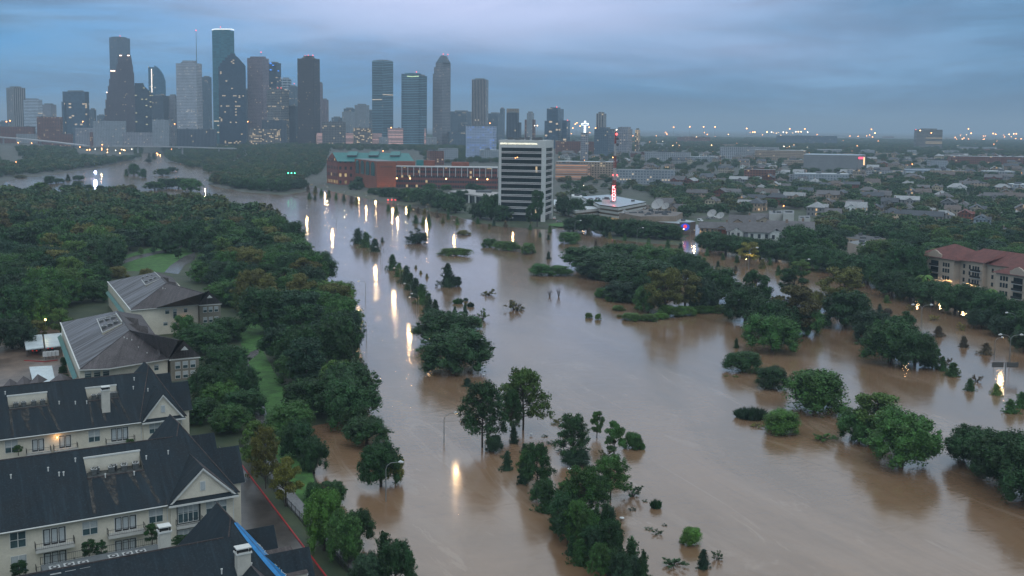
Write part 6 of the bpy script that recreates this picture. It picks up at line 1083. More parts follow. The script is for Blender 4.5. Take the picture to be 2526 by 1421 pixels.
NR = mat('neon_red', (.6, .02, .02), .5, 0, emis=(1, .03, .06), es=2.6); NW = mat('neon_white', (.9, .7, .7), .5, 0, emis=(1, .62, .62), es=3.2)
for i, ch in enumerate('KHOU'):
    p = PY(1514, 462.5+9.6*i, b0.y-3.4); text('sign_letter', ch, 4.2, NR, basis(p, (1, 0, 0), (0, 0, 1)), e, .2, .22); text('sign_letter_core', ch, 4.2, NW, basis(p-Vector((0, .5, 0)), (1, 0, 0), (0, 0, 1)), e, .1, -.02)
l = bpy.data.lights.new('sign_light', 'POINT'); l.energy = 900; l.color = (1, .08, .1); l.shadow_soft_size = 2; o = bpy.data.objects.new('sign_light', l); COL.objects.link(o); o.location = PY(1514, 478, b0.y-8); o.parent = e; o.matrix_parent_inverse = Matrix.Translation(-e.location)
def pblock(name, pxs, z1, mats, label, cat='building', z0=0, extra=()):
    ps = [P(x, y, z1) for x, y in pxs]; 
    if (ps[1]-ps[0]).cross(ps[2]-ps[1]).z < 0: ps = ps[::-1]
    e = empty(name, (ps[0].x, ps[0].y, z0), label, cat); mb = MB(); mb.prism(ps, z0, z1, 0, 1); mb.build('wall', mats, e)
    c = sum(ps, Vector())/len(ps); q = random.Random(len(label)); mb = MB()
    for i in range(extra[0] if extra else 3): p = c+(ps[i % len(ps)]-c)*q.uniform(.1, .65); mb.box((p.x, p.y, z1), (q.uniform(1, 4), q.uniform(1, 3), q.uniform(.6, 2)), 0)
    mb.build('roof_unit', METAL, e); return e
DECKF = facade('deck_bands', (.50, .50, .48), (.10, .07, .045), bw=60, fh=3.4, ww=1.1, wh=.45, lit=.25, lc=(1, .65, .3), es=.25); TANB = mat('tan_brick', (.26, .2, .15), .8, .2, .2); WROOF = mat('wet_white_roof', (.36, .42, .46), .3, .15, .1)
pblock('parking_garage', [(1434, 485), (1500, 480), (1594, 498), (1525, 511), (1480, 505)], 12, [DECKF, WROOF], 'parking garage with a wet pale deck behind the mast', 'garage'); pblock('parking_garage', [(1366, 492), (1434, 490), (1500, 512), (1420, 520), (1366, 505)], 8, [DECKF, ROOFL], 'low parking decks between the white office block and the mast', 'garage', extra=(9,))
pblock('stair_tower', [(1410, 479), (1436, 481), (1436, 486), (1411, 484)], 15.5, [CONC, CONC], 'white stair box on the left end of the parking deck', 'stair tower'); pblock('stair_tower', [(1485, 488), (1505, 488), (1505, 493), (1486, 493)], 15, [CONC, ROOF], 'white stair box in the middle of the parking deck', 'stair tower')
pblock('studio_building', [(1527, 525), (1600, 516), (1684, 524), (1668, 533), (1580, 534)], 13, [TANB, mat('cluttered_roof', (.16, .14, .13), .8, .4, .3)], 'tan studio building with a cluttered roof right of the mast', 'studio', extra=(26,)); pblock('studio_wing', [(1532, 537), (1640, 534), (1716, 546), (1680, 552), (1600, 545)], 9, [mat('brown_brick', (.12, .085, .07), .8, .2, .2), WROOF], 'flat white roofed brown wing in front of the studio', 'building')
q_ = P(1690, 552, 9); e = empty('wall_emblem', (q_.x, q_.y, 4), 'round blue and red emblem on the brown studio wing', 'sign')
def disc(c, r, m, nm, e, s=1.): mb = MB(); mb.face([Vector(c)+Vector((r*s*math.cos(k*.3927), 0, r*math.sin(k*.3927))) for k in range(16)]); mb.build(nm, m, e)
pe = PY(1690, 560, q_.y-3.5); mb = MB(); mb.box((pe.x, pe.y+.6, pe.z-3.6), (8, .5, 7), 0); mb.build('panel', METAL, e); disc(pe, 2.6, mat('emblem_blue', (.02, .06, .4), .5, 0, emis=(.03, .1, .9), es=.5), 'blue_ring', e, 1.25); disc(pe-Vector((0, .2, -.4)), 1.3, mat('emblem_red', (.6, .03, .04), .5, 0, emis=(1, .06, .08), es=.9), 'red_centre', e); disc(pe-Vector((1.2, .3, 1.6)), .55, WHL, 'white_dot', e)
def dish(px, py, r, label, Y=None, tilt=(-.5, -.6, .7), gz=13):
    p = P(px, py, gz+r); e = empty('satellite_dish', (p.x, p.y, gz), label, 'satellite dish', 'large satellite dishes'); d = Vector(tilt).normalized(); a = d.orthogonal().normalized(); b = d.cross(a); mb = MB(); rings = []
    for j in range(5): rr = r*j/4; rings.append([p+(a*math.cos(k*.5236)+b*math.sin(k*.5236))*rr+d*(rr*rr/r*.32) for k in range(12)])
    for j in range(4):
        for k in range(12): mb.face([rings[j][k], rings[j][(k+1) % 12], rings[j+1][(k+1) % 12], rings[j+1][k]])
    mb.build('reflector', mat('dish_grey', (.35, .35, .35), .6, .1, .5), e); mb = MB(); mb.tube([(p.x, p.y, gz), p], .35, 5); mb.tube([p+d*r*.9, p], .1, 4); mb.build('mount', METAL, e)
dish(1624, 506, 5.2, 'biggest satellite dish on the studio roof'); dish(1643, 510, 3.4, 'second satellite dish right of the biggest'); dish(1757, 528, 4.2, 'ground satellite dish left of the gabled houses', gz=1); dish(1778, 533, 3.6, 'second ground satellite dish by the gabled houses', gz=1); dish(1540, 522, 1.6, 'small white roof dish near the mast foot')
pblock('modern_house', [(1897, 520), (1931, 519), (1931, 527), (1898, 528)], 16, [mat('grey_stucco', (.45, .45, .43), .8, .06, .2), ROOF], 'stacked grey cube house with narrow slots', 'house', 0, (2,)); pblock('modern_house', [(1932, 518), (1959, 519), (1959, 527), (1932, 527)], 17, [bpy.data.materials['grey_stucco'], ROOF], 'taller grey cube house touching the stacked one', 'house', 0, (2,)); pblock('modern_house', [(1970, 532), (1998, 532), (1999, 539), (1970, 539)], 11, [bpy.data.materials['grey_stucco'], ROOF], 'small grey cube house with a roof room', 'house', 0, (2,))
for i, (x, y, wl, rf, sc, lb) in enumerate([(1768, 590, 'tan', 'grey', 1.35, 'tan gabled town house at the left end of the white gabled row'), (1800, 592, 'brick', 'grey', 1.3, 'brick town house between the tan and white gables'), (1828, 600, 'white', 'grey', 1.45, 'white gabled town house in the middle of the row'), (1868, 604, 'brick', 'slate', 1.3, 'brick town house right of the middle white gable'), (1905, 612, 'white', 'grey', 1.75, 'largest white gabled town house at the right end of the row'), (1948, 600, 'tan', 'grey', 1.7, 'tan town house with two small gables at the row end'), (1830, 575, 'tan', 'grey', 1.4, 'grey roofed house behind the white gabled row, left'), (1885, 570, 'beige', 'grey', 1.5, 'grey roofed house behind the white gabled row, right')]):
    house(x, y, R(-12), wl, rf, [1, 2, 4, 5, 7, 1, 4, 2][i], sc, lb, 'gabled town houses by the far bank')
pblock('villa', [(2091, 597), (2125, 592), (2160, 600), (2130, 608)], 9, [mat('pink_stucco', (.46, .38, .33), .8, .1, .2), ROOF], 'pinkish flat roofed villa with round windows', 'villa'); pblock('shop_row', [(2065, 582), (2120, 578), (2185, 588), (2135, 594)], 7, [fm('tan'), ROOFD], 'low tan terrace behind the pinkish villa', 'building')
# big grey store with the red sign
Yb = PT(1960, 420).y; pA, pB, pC, pD = [Vector((slope(x, 400)*y, y)) for x, y in ((1982, Yb), (2118, Yb-30), (2135, Yb+50), (1990, Yb+80))]; e = empty('store', (*pA, 0), 'large grey windowless store with a wet pale roof and red sign', 'store'); mb = MB(); z1 = PY(1985, 381, Yb).z; mb.prism([pA, pB, pC, pD], 0, z1, 0, 1); mb.build('wall', [fm('greygrid') if False else mat('store_grey', (.22, .23, .24), .7, .1, .05), WROOF], e)
mb = MB(); mb.box((pB.x+4, pB.y-1, z1-6), (9, .6, 3.4), 0); mb.build('red_sign', mat('store_sign', (.6, .05, .1), .5, 0, emis=(1, .08, .16), es=2), e); mb = MB(); mb.box((pB.x+8.5, pB.y-1.5, z1-16), (2, .6, 13), 0); mb.build('lit_strip', mat('store_strip', (.6, .3, .1), .5, 0, emis=(1, .6, .3), es=1.8), e)
# ---------------------------------------------------------------- red roofed apartments on the right edge
PINKW = mat('pink_beige_wall', (.50, .41, .33), .8, .1, .2); TILE = mat('red_tile', (.125, .038, .032), .75, .35, .4); OR = P(2262, 627, 17); fR = Fr(OR, -67); e = empty('apartment_building', fR.w(0, 0, 0), 'red tiled apartment building with pinkish walls at the right edge', 'apartment building'); WLL = mat('dark_pane', (.03, .045, .055), .15, .2, .5)
mb = MB(); fR.box(mb, 0, 24, 0, 24, -.5, 17); fR.box(mb, 24, 110, 4, 24, -.5, 16.9); fR.box(mb, 33, 40, 1.5, 4, -.5, 17.6); fR.box(mb, 52, 59, 1.5, 4, -.5, 17.6); fR.box(mb, 71, 78, 1.5, 4, -.5, 17.6); mb.build('wall', PINKW, e)
mb = MB(); E_ = 1.3
def hip(a0, a1, b0, b1, z0, zr):
    k = min((b1-b0)/2, (a1-a0)/2-.1); bm_ = (b0+b1)/2; r0, r1 = (a0+k, bm_, zr), (a1-k, bm_, zr); c = [(a0, b0, z0), (a1, b0, z0), (a1, b1, z0), (a0, b1, z0)]
    for pl in ((c[0], c[1], r1, r0), (c[1], c[2], r1), (c[2], c[3], r0, r1), (c[3], c[0], r0)): fR.q(mb, pl)
hip(-E_, 27, -E_, 25.3, 17, 23); hip(18, 112, 2.7, 25.3, 16.9, 22.5)
for a in (30, 49, 68): fR.q(mb, [(a-1, 13, 22.6), (a+12, 13, 22.6), (a+12, .2, 17.5), (a+2, .2, 17.5)]); fR.q(mb, [(a+12, 13, 22.6), (a+15, 13, 21.5), (a+12.2, .2, 17.5)])
mb.build('roof', TILE, e); PAR = e
def panes(a0, n, w_, z0, h_, b, bal=False):
    mb = MB()
    for i in range(n): fR.box(mb, a0+i*w_*1.35, a0+i*w_*1.35+w_, b-.05, b+.1, z0, z0+h_)
    mb.build('window', WLL, PAR)
for z0 in (4.2, 7.7, 11.2, 14): panes(2.4, 3, 1.15, z0-.9, 1.9, 0); panes(17.2, 3, 1.15, z0-.9, 1.9, 0)
for z0 in (3.2, 6.7, 10.2, 13.2):
    for a in (26, 29.5, 43, 47, 62, 66, 82, 86): panes(a, 1, 1.2, z0, 1.9, 4)
    for a in (34, 53, 72): panes(a, 3, 1.1, z0, 2.1, 1.5)
for z0 in (2.9, 6.4, 9.9, 12.9):
    mb = MB(); fR.box(mb, 9.6, 14.4, -.05, .12, z0, z0+2.5); mb.build('balcony_opening', BLK, e)
    for a0, a1, b in ((9.3, 14.7, 0), (33.4, 39.6, 1.5), (52.4, 58.6, 1.5), (71.4, 77.6, 1.5)): mb = MB(); fR.box(mb, a0, a1, b-1, b-.06, z0-.3, z0-.08, 1); fR.box(mb, a0, a1, b-1, b-.92, z0, z0+1.0, 0); mb.build('balcony', [IR2, LEDGE], e)
for a, b in ((8.2, -.9), (2, 12.5)): mb = MB(); pts = [(0, 0), (8.5, 0), (8.5, 1.6), (7.2, 2.0), (6, 2.9), (4.25, 3.5), (2.5, 2.9), (1.3, 2.0), (0, 1.6)]; fr_ = [fR.w(a+x, b, 17.2+z) for x, z in pts]; bk_ = [fR.w(a+x, b+.8, 17.2+z) for x, z in pts]; mb.face(fr_); mb.face(bk_[::-1]); [mb.face([fr_[i], bk_[i], bk_[(i+1) % 9], fr_[(i+1) % 9]]) for i in range(9)]; mb.build('parapet', mat('parapet_stone%d' % int(a), (.42, .34, .28), .8, .1, .3), e)
OW = P(2457, 671, 16.5); fW = Fr(OW, -67); e2 = empty('apartment_building', fW.w(0, 0, 0), 'nearer wing of the red tiled apartments, cut by the right edge', 'apartment building'); mb = MB(); fW.box(mb, 0, 30, 0, 20, -.5, 16.5); mb.build('wall', PINKW, e2); mb = MB(); fR_, fR = fR, fW; hip(-E_, 32, -E_, 22, 16.5, 22); mb.build('roof', TILE, e2); PAR = e2
for z0 in (3.2, 6.7, 10.2, 13.2): panes(2.4, 3, 1.15, z0, 2.0, 0); panes(17.2, 3, 1.15, z0, 2.0, 0)
for z0 in (2.9, 6.4, 9.9, 12.9): mb = MB(); fW.box(mb, 9.6, 14.4, -.05, .12, z0, z0+2.5); mb.build('balcony_opening', BLK, e2); mb = MB(); fW.box(mb, 9.3, 14.7, -1, -.06, z0-.3, z0-.08, 1); fW.box(mb, 9.3, 14.7, -1, -.92, z0, z0+1., 0); mb.build('balcony', [IR2, LEDGE], e2)
mb = MB(); fr_ = [fW.w(8.2+x, -.9, 16.7+z) for x, z in pts]; bk_ = [fW.w(8.2+x, -.1, 16.7+z) for x, z in pts]; mb.face(fr_); mb.face(bk_[::-1]); [mb.face([fr_[i], bk_[i], bk_[(i+1) % 9], fr_[(i+1) % 9]]) for i in range(9)]; mb.build('parapet', bpy.data.materials['parapet_stone8'], e2); fR = fR_
# elevated roads
def deck(label, pts, wd, th_, z):
    mb = MB(); ps = [Vector((slope(x, 350)*y, y, z_)) for x, y, z_ in pts]
    for a, b in zip(ps, ps[1:]):
        d = (b-a).normalized(); n = Vector((-d.y, d.x, 0))*wd/2; q_ = [a-n, b-n, b+n, a+n]; mb.face(q_, 0); lo = [p-Vector((0, 0, th_)) for p in q_]; mb.face(lo[::-1], 0)
        for i in range(4): mb.face([lo[i], lo[(i+1) % 4], q_[(i+1) % 4], q_[i]], 0)
        m_ = (a+b)/2; mb.box((m_.x, m_.y, 0), (3, 3, m_.z-th_), 0, 0)
    o = mb.build('elevated_road', mat('road_concrete%d' % len(MATS), (.36, .36, .37), .7, .1, .05)); tag(o, label, 'elevated road')
deck('pale elevated road crossing before the foot of downtown', [(280, 2450, 26), (400, 2440, 26), (500, 2420, 25), (580, 2400, 24)], 12, 2.2, 0); deck('elevated motorway running in from the left edge', [(-40, 2700, 42), (60, 2550, 38), (140, 2450, 33), (215, 2380, 27)], 16, 2.5, 0)
# ---------------------------------------------------------------- street lamps, lights, vehicles, signs
POLE = mat('lamp_pole', (.20, .22, .22), .45, .1, 1., metal=.3); LENS = mat('lamp_lens', (.9, .8, .5), .4, 0, emis=(1, .66, .30), es=15)
def lamp_meshes():
    a = MB(); a.tube([(0, 0, -3), (0, 0, 6.6)], [.13, .09], 6); b = MB(); b.tube([(0, 0, 6.5), (.25, 0, 7.3), (1.0, 0, 7.85), (2.6, 0, 8.05)], [.09, .08, .07, .06], 6); c = MB(); c.tube([(2.5, 0, 8.05), (2.9, 0, 8.1), (3.5, 0, 8.0)], [.16, .32, .16], 8)
    d = MB(); d.quad((2.75, .14, 7.86), (3.35, .14, 7.86), (3.35, -.14, 7.86), (2.75, -.14, 7.86)); return a.mesh('pole', POLE), b.mesh('arm', POLE), c.mesh('lamp_head', TRIMW), d.mesh('lens', LENS)
def batwing(l):
    """road lantern: dark above, weak straight down, strongest towards the horizon"""
    global N, L
    l.use_nodes = True; N = l.node_tree.nodes; L = l.node_tree.links; em = N['Emission']; s = N.new('ShaderNodeSeparateXYZ'); L.new(nd('ShaderNodeTexCoord').outputs['Normal'], s.inputs[0]); z = M_('MULTIPLY', s.outputs[2], -1.)
    L.new(M_('MULTIPLY', RNG(z, .0, .06), M_('MINIMUM', M_('POWER', M_('MAXIMUM', z, .05), -1.4), 14.)), em.inputs['Strength'])
LM = lamp_meshes(); NL = [0]
def streetlamp(p, yaw, lit, label, w_=420., two=False, c=(1, .62, .28), group='street lamps along the flooded roads', s=1.):
    e = empty('street_lamp', p, label, 'street lamp', group); e.rotation_euler = (0, 0, yaw); e.scale = (s, s, s)
    for y2 in ((0, math.pi) if two else (0,)):
        for nm, me in zip(('pole', 'arm', 'lamp_head', 'lens'), LM):
            if (nm == 'pole' and y2) or (nm == 'lens' and not lit): continue
            o = bpy.data.objects.new(nm, me); COL.objects.link(o); o.parent = e; o.rotation_euler = (0, 0, y2)
        if lit:
            l = bpy.data.lights.new('lamp_light', 'POINT'); l.energy = w_; l.color = c; l.shadow_soft_size = .5; batwing(l); o = bpy.data.objects.new('lamp_light', l); COL.objects.link(o); o.parent = e; x_ = 3.1 if not y2 else -3.1; o.location = (x_, 0, 7.6)
    return e
def hor(x): return 311+.0105*(x-1263)
# lamps found from their glitter on the water: the glitter lies a lamp height below the lamp's foot
for i, (x, y, w_, sd_) in enumerate([(757, 549, 900, 1), (820, 579, 900, 1), (880, 620, 700, 1), (926, 672, 800, 1), (972, 735, 800, 1), (1010, 822, 700, 1), (1060, 945, 500, 1), (1125, 1165, 420, 1), (849, 508, 900, 1), (903, 519, 600, 1), (927, 504, 700, 1), (885, 494, 500, 1), (968, 526, 900, 1), (981, 546, 800, 1), (1051, 553, 500, 1), (801, 485, 800, 1), (885, 774, 300, 1), (883, 890, 350, 1), (762, 470, 700, 1),
        (1265, 585, 300, 1), (1310, 570, 300, 1), (1840, 646, 600, 1), (1990, 686, 500, 1), (2310, 797, 450, 1), (2478, 856, 420, 1), (2470, 938, 420, 1), (1712, 620, 500, 1), (2265, 762, 300, 1), (2235, 875, 200, 1), (185, 428, 700, 1), (250, 437, 400, 1), (327, 445, 700, 1), (506, 473, 900, 1), (1640, 600, 400, 1), (1440, 583, 260, 1), (807, 494, 600, 1), (1002, 521, 700, 1), (1066, 516, 400, 1), (1020, 503, 400, 1), (1053, 565, 500, 1), (1120, 592, 300, 1), (2268, 739, 400, 1), (2321, 764, 500, 1), (2377, 776, 300, 1), (2186, 761, 400, 1), (1850, 690, 400, 1), (1930, 668, 300, 1), (2080, 712, 250, 1)]):
    h_ = 7.2; g = (y+h_/HC*hor(x))/(1+h_/HC); p = P(x, g, 0); right = x > 1100; tw = i not in (0,)
    yaw = R(200) if not right else R(20); off = Vector((math.cos(yaw), math.sin(yaw), 0))*3.1
    streetlamp((p.x-off.x, p.y-off.y, -.4), yaw, True, 'lit street lamp over the flood, its glitter %.1f percent across and %.1f down' % (x*100/W, y*100/H), w_*(.40 if p.y < 700 else .5)*(1.1 if x > 1100 and p.y > 300 else 1.))
for i, (x, yb, yt, yaw, lb) in enumerate([(952, 1237, 1140, 0, 'nearest unlit street lamp rising before the lamplit oak'), (767, 541, 514, 180, 'unlit lamp post in the far left bend of the flood'), (830, 567, 538, 180, 'unlit lamp post right of the wood edge'), (2206, 730, 680, 180, 'unlit curved lamp post before the dark shore, right'), (2272, 812, 752, 0, 'unlit double lamp post between the right hand saplings'), (2502, 830, 772, 180, 'unlit lamp post before the nearer red roofed wing'), (2490, 895, 826, 0, 'lamp post rising beside the road sign frame'), (1847, 662, 611, 0, 'curved lamp post at the far road bend'), (1418, 580, 544, 0, 'curved lamp post below the studio'), (1571, 600, 562, 0, 'curved lamp post right of the one below the studio'), (2326, 758, 722, 180, 'lamp post in front of the twisted oak'),
        (1013, 740, 700, 180, 'post beside the median conifers'), (1033, 770, 725, 180, 'second post beside the median conifers'), (943, 650, 625, 180, 'post below the upper median conifers'), (888, 770, 760, 180, 'stub post at the wood edge'), (1975, 690, 640, 0, 'lamp post beside the fresh green tree'), (858, 740, 715, 0, 'lamp post peeping from the wood edge')]):
    p = P(x, yb, 0); h_ = PY(x, yt, p.y).z; s = max(.35, min(1.6, h_/8.0)); streetlamp(p, R(yaw), False, lb, two=i in (4, 6), s=s)
# the blue white spotlight on the far water, on its own post
p = P(236, 441, 0); e = empty('floodlight', p, 'dazzling blue white floodlight on a post in the far left river', 'floodlight'); mb = MB(); mb.tube([(p.x, p.y, -1), (p.x, p.y, 8.5)], .15, 5); mb.build('post', POLE, e); mb = MB(); mb.blob((p.x, p.y-.4, 9), (1.6, .8, 1.6), 0, 0, 0, 8, 6); mb.build('lamp_head', mat('blue_white_lamp', (.8, .8, 1), .4, 0, emis=(.62, .66, 1), es=25), e); plight(e, (p.x, p.y-1.5, 9), 90000, (.5, .55, 1), .8)
# city lights: bulbs on masts
OL = [(7, 330), (12, 342), (22, 340), (26, 350), (40, 347), (45, 352), (18, 300), (206, 300), (78, 353), (27, 298), (432, 306), (390, 300), (110, 345), (150, 346), (612, 300), (965, 315), (1085, 345), (945, 372), (940, 380), (1208, 304), (1412, 316), (1418, 306), (1430, 311), (1452, 314), (1468, 316), (1422, 303), (1397, 370), (1408, 371), (1443, 373), (1474, 372), (1521, 323), (1660, 314), (1700, 313), (1734, 313), (1762, 313), (1840, 317), (1983, 318), (1946, 318), (2147, 319), (2386, 318), (2476, 333), (2374, 378), (2173, 404), (2250, 405), (1652, 427), (1650, 437), (1717, 434), (1779, 438), (1782, 441), (1740, 376), (1765, 383), (1857, 512), (1860, 500), (1791, 510), (1933, 508), (2005, 447), (1940, 435), (1955, 415), (2205, 542), (2282, 550), (1955, 606), (1866, 605), (2080, 348)]
WLs = [(325, 368), (237, 348), (209, 351), (221, 354), (301, 353), (283, 351), (460, 345), (448, 350), (308, 348), (665, 347), (675, 349), (690, 347), (700, 348), (708, 350), (719, 347), (748, 347), (752, 349), (1030, 363), (1013, 352), (215, 370), (221, 369), (235, 368), (251, 366), (265, 369), (285, 371), (265, 376), (300, 369), (305, 370), (308, 371), (296, 378), (1440, 458), (1575, 458), (1325, 310), (1318, 310), (1568, 340), (1620, 350), (1635, 349), (1660, 359), (1675, 359), (1557, 353), (1569, 353), (1563, 361), (1566, 368), (1860, 326), (1890, 326), (1901, 326), (1908, 327), (1920, 327), (1930, 326), (1938, 327), (1955, 328), (1961, 325), (1967, 325), (1974, 325), (1990, 326), (1926, 334), (1964, 339), (1934, 361), (1940, 360), (1947, 362), (1959, 363), (1974, 361), (1984, 363), (1991, 363), (2012, 353), (2267, 322), (2362, 360), (2281, 376), (1846, 360), (1860, 361), (1755, 358)]
BM = {}
for k, m_ in (('o', ORL), ('w', YEL), ('c', WHL)): mb = MB(); mb.blob((0, 0, 9), (.8, .8, .8), 0, 0, 0, 7, 5); mb2 = MB(); mb2.tube([(0, 0, 0), (0, 0, 8.4)], .16, 4); BM[k] = (mb.mesh('lamp_globe', m_), mb2.mesh('pole', POLE))
def citylamp(x, y, k):
    """lamp whose globe is seen at this pixel; its foot stands on the ground further down the picture"""
    ht = 9. if y > 365 else 12.; Y = None
    for py in (y+3, y+5, y+8, y+12, y+18, y+26, y+36, y+50, y+64):
        g = PT(x, py) if py > hor(x)+9 else None
        if g is not None and PY(x, y, g.y).z-g.z < ht*1.35: Y = g; break
    if Y is None: Y = g
    z = PY(x, y, Y.y).z; h_ = z-Y.z; s = max(.35, Y.y/1700.); e = empty('lamp_mast', (Y.x, Y.y, Y.z-1), '%s city lamp, %.1f percent across and %.1f down' % ({'o': 'orange', 'w': 'warm white', 'c': 'cold white'}[k], x*100/W, y*100/H), 'street lamp', 'city lamps')
    a = bpy.data.objects.new('lamp_globe', BM[k][0]); COL.objects.link(a); a.parent = e; a.scale = (s, s, s); a.location = (0, 0, h_+1-9*s); b = bpy.data.objects.new('pole', BM[k][1]); COL.objects.link(b); b.parent = e; b.scale = (s*.6, s*.6, (h_+1)/8.4)
for x, y in OL: citylamp(x, y, 'o')
for i, (x, y) in enumerate(WLs): citylamp(x, y, 'w' if i % 3 else 'c')
q = random.Random(77)
for i in range(300):
    x = q.uniform(10, 2520); y = q.choice([q.uniform(326, 345), q.uniform(335, 400), q.uniform(345, 450)])
    if x < 1400 and (y > 400 or (x > 550 and y > 350)) : continue
    citylamp(x, max(y, hor(x)+6), q.choice('oooow'))
mb = MB(); pc0 = PY(1443, 313, 2000.); e = empty('cross', (pc0.x, 2000, 18), 'white neon outlined cross on a slim pylon', 'cross'); s_ = 2000/F
def cx(x, z): return (pc0.x+x*s_, 2000, pc0.z+z*s_)
O_ = [(-1.7, -14), (1.7, -14), (1.7, 4.5), (8.5, 4.5), (8.5, 8.3), (1.7, 8.3), (1.7, 14), (-1.7, 14), (-1.7, 8.3), (-8.5, 8.3), (-8.5, 4.5), (-1.7, 4.5), (-1.7, -14)]
mb.tube([cx(*p) for p in O_], .62, 5); mb.build('neon_outline', mat('neon_cross', (.9, .9, .9), .5, 0, emis=(.9, .97, 1), es=2.4), e); mb = MB(); mb.box((pc0.x, 2003, 18), (14, 8, pc0.z-14*s_-18), 0); mb.build('pylon', fm('greygrid'), e)
# green traffic signals and red tail lights of a stranded car
for i, (x, y) in enumerate(((711, 427), (719, 427), (727, 427))): p = PY(x, y, 1330.); e = empty('traffic_signal', (p.x, p.y, p.z), 'green traffic signal over the far left road, %s of three' % ('left', 'middle', 'right')[i], 'traffic light', 'green traffic signals'); mb = MB(); mb.box((p.x, p.y+.6, p.z-1.5), (.8, .6, 2.6), 0); mb.build('housing', METAL, e); mb = MB(); mb.blob(p, (.75, .4, .75), 0, 0, 0, 6, 4); mb.build('lens', mat('green_signal', (.1, .6, .3), .5, 0, emis=(.1, 1, .5), es=6) if i == 0 else bpy.data.materials['green_signal'], e)
def car_mesh(kind):
    b = MB(); L_, wd, h1 = (5.4, 2.0, 1.0) if kind == 'van' else (4.6, 1.85, .75); prof = [(-L_/2, .35), (L_/2, .35), (L_/2, .8), (L_/2-.2, h1+.05), (L_/2-1.1, h1+.2), (L_/2-1.7, h1+(1.15 if kind == 'van' else .7)), (-L_/2+(.3 if kind == 'van' else .9), h1+(1.2 if kind == 'van' else .72)), (-L_/2+.05, h1+.3), (-L_/2, .8)]
    l = [Vector((x, -wd/2, z)) for x, z in prof]; r = [Vector((x, wd/2, z)) for x, z in prof]; b.face(l); b.face(r[::-1])
    for i in range(len(l)): b.face([l[i], r[i], r[(i+1) % len(l)], l[(i+1) % len(l)]])
    g = MB(); z0, z1 = h1+.22, h1+(1.0 if kind == 'van' else .62)
    for s_ in (-1, 1): g.quad(*[(x, s_*(wd/2+.01), z) for x, z in ((-L_/2+1., z0), (L_/2-1.5, z0), (L_/2-1.9, z1), (-L_/2+1.2, z1))][::s_])
    g.quad((L_/2-1.08, -wd/2+.15, z0), (L_/2-1.08, wd/2-.15, z0), (L_/2-1.63, wd/2-.2, z1), (L_/2-1.63, -wd/2+.2, z1)); w = MB()
    for x in (-L_/2+.85, L_/2-.85):
        for s_ in (-1, 1): w.tube([(x, s_*(wd/2-.18), .34), (x, s_*(wd/2+.02), .34)], .34, 10)
    t = MB(); [t.box((-L_/2-.03, s_*(wd/2-.3), .75), (.06, .4, .22), 0) for s_ in (-1, 1)]
    return [('body', b.mesh('body', CARP)), ('window', g.mesh('window', GLASS)), ('wheel', w.mesh('wheel', IR2)), ('tail_light', t.mesh('tail_light', mat('tail_%s' % kind, (.4, .02, .02), .4, 0, emis=(1, .05, .03), es=.6)))]
CARP = objmat('car_paint', .3); CM = {k: car_mesh(k) for k in ('van', 'car')}
def car(x, y, yaw, k, c, label, z=.92, s=1.):
    p = P(x, y, z); e = empty('parked_'+k, p, label, k, 'vehicles seen among the buildings'); e.rotation_euler = (0, 0, R(yaw)); e.scale = (s, s, s)
    for nm, me in CM[k]:
        o = bpy.data.objects.new(nm, me); COL.objects.link(o); o.parent = e; o.color = (*c, 1)
for a in [(1727, 546, -60, 'van', (.7, .72, .74), 'white van parked right of the brown studio wing'), (1379, 548, 10, 'car', (.25, .27, .3), 'grey car at the foot of the white office block'), (1368, 541, 80, 'van', (.6, .6, .58), 'white box van beside the white office block'), (1432, 532, 20, 'car', (.6, .62, .62), 'white car left of the mast foot'), (1450, 530, 20, 'car', (.5, .5, .5), 'silver car left of the mast foot'), (1498, 531, 30, 'car', (.6, .6, .6), 'white car right by the mast foot'), (1748, 540, -60, 'car', (.4, .42, .45), 'silver car behind the white van'), (1762, 537, -60, 'car', (.65, .65, .65), 'white car near the ground dishes'),
          (90, 868, 100, 'car', (.03, .03, .035), 'black car under the left white carport'), (128, 862, 100, 'car', (.04, .04, .05), 'dark car under the right white carport'), (1475, 491, 15, 'car', (.1, .1, .12), 'dark car on the parking deck'), (1458, 492, 15, 'car', (.3, .3, .32), 'grey car on the parking deck')]: car(*a[:5], a[5], z=.92 if a[1] != 491 and a[1] != 492 else 12.05)
for i, (x, y) in enumerate(((958, 493), (967, 493), (976, 493))): car(x, y, 80, 'car', (.1, .1, .1), '%s of three stranded cars with red tail lights at the water edge' % ('left', 'middle', 'right')[i], z=.3); p = P(x, y, 1.2); mb = MB(); mb.blob((p.x, p.y-2.8, 1.3), (.9, .4, .5), 0, 0, 0, 6, 4); e = SC.objects[-1]; o = mb.build('brake_light', REDL); tag(o, '%s red brake light at the water edge before the brick block' % ('left', 'middle', 'right')[i], 'brake light', 'red brake lights')
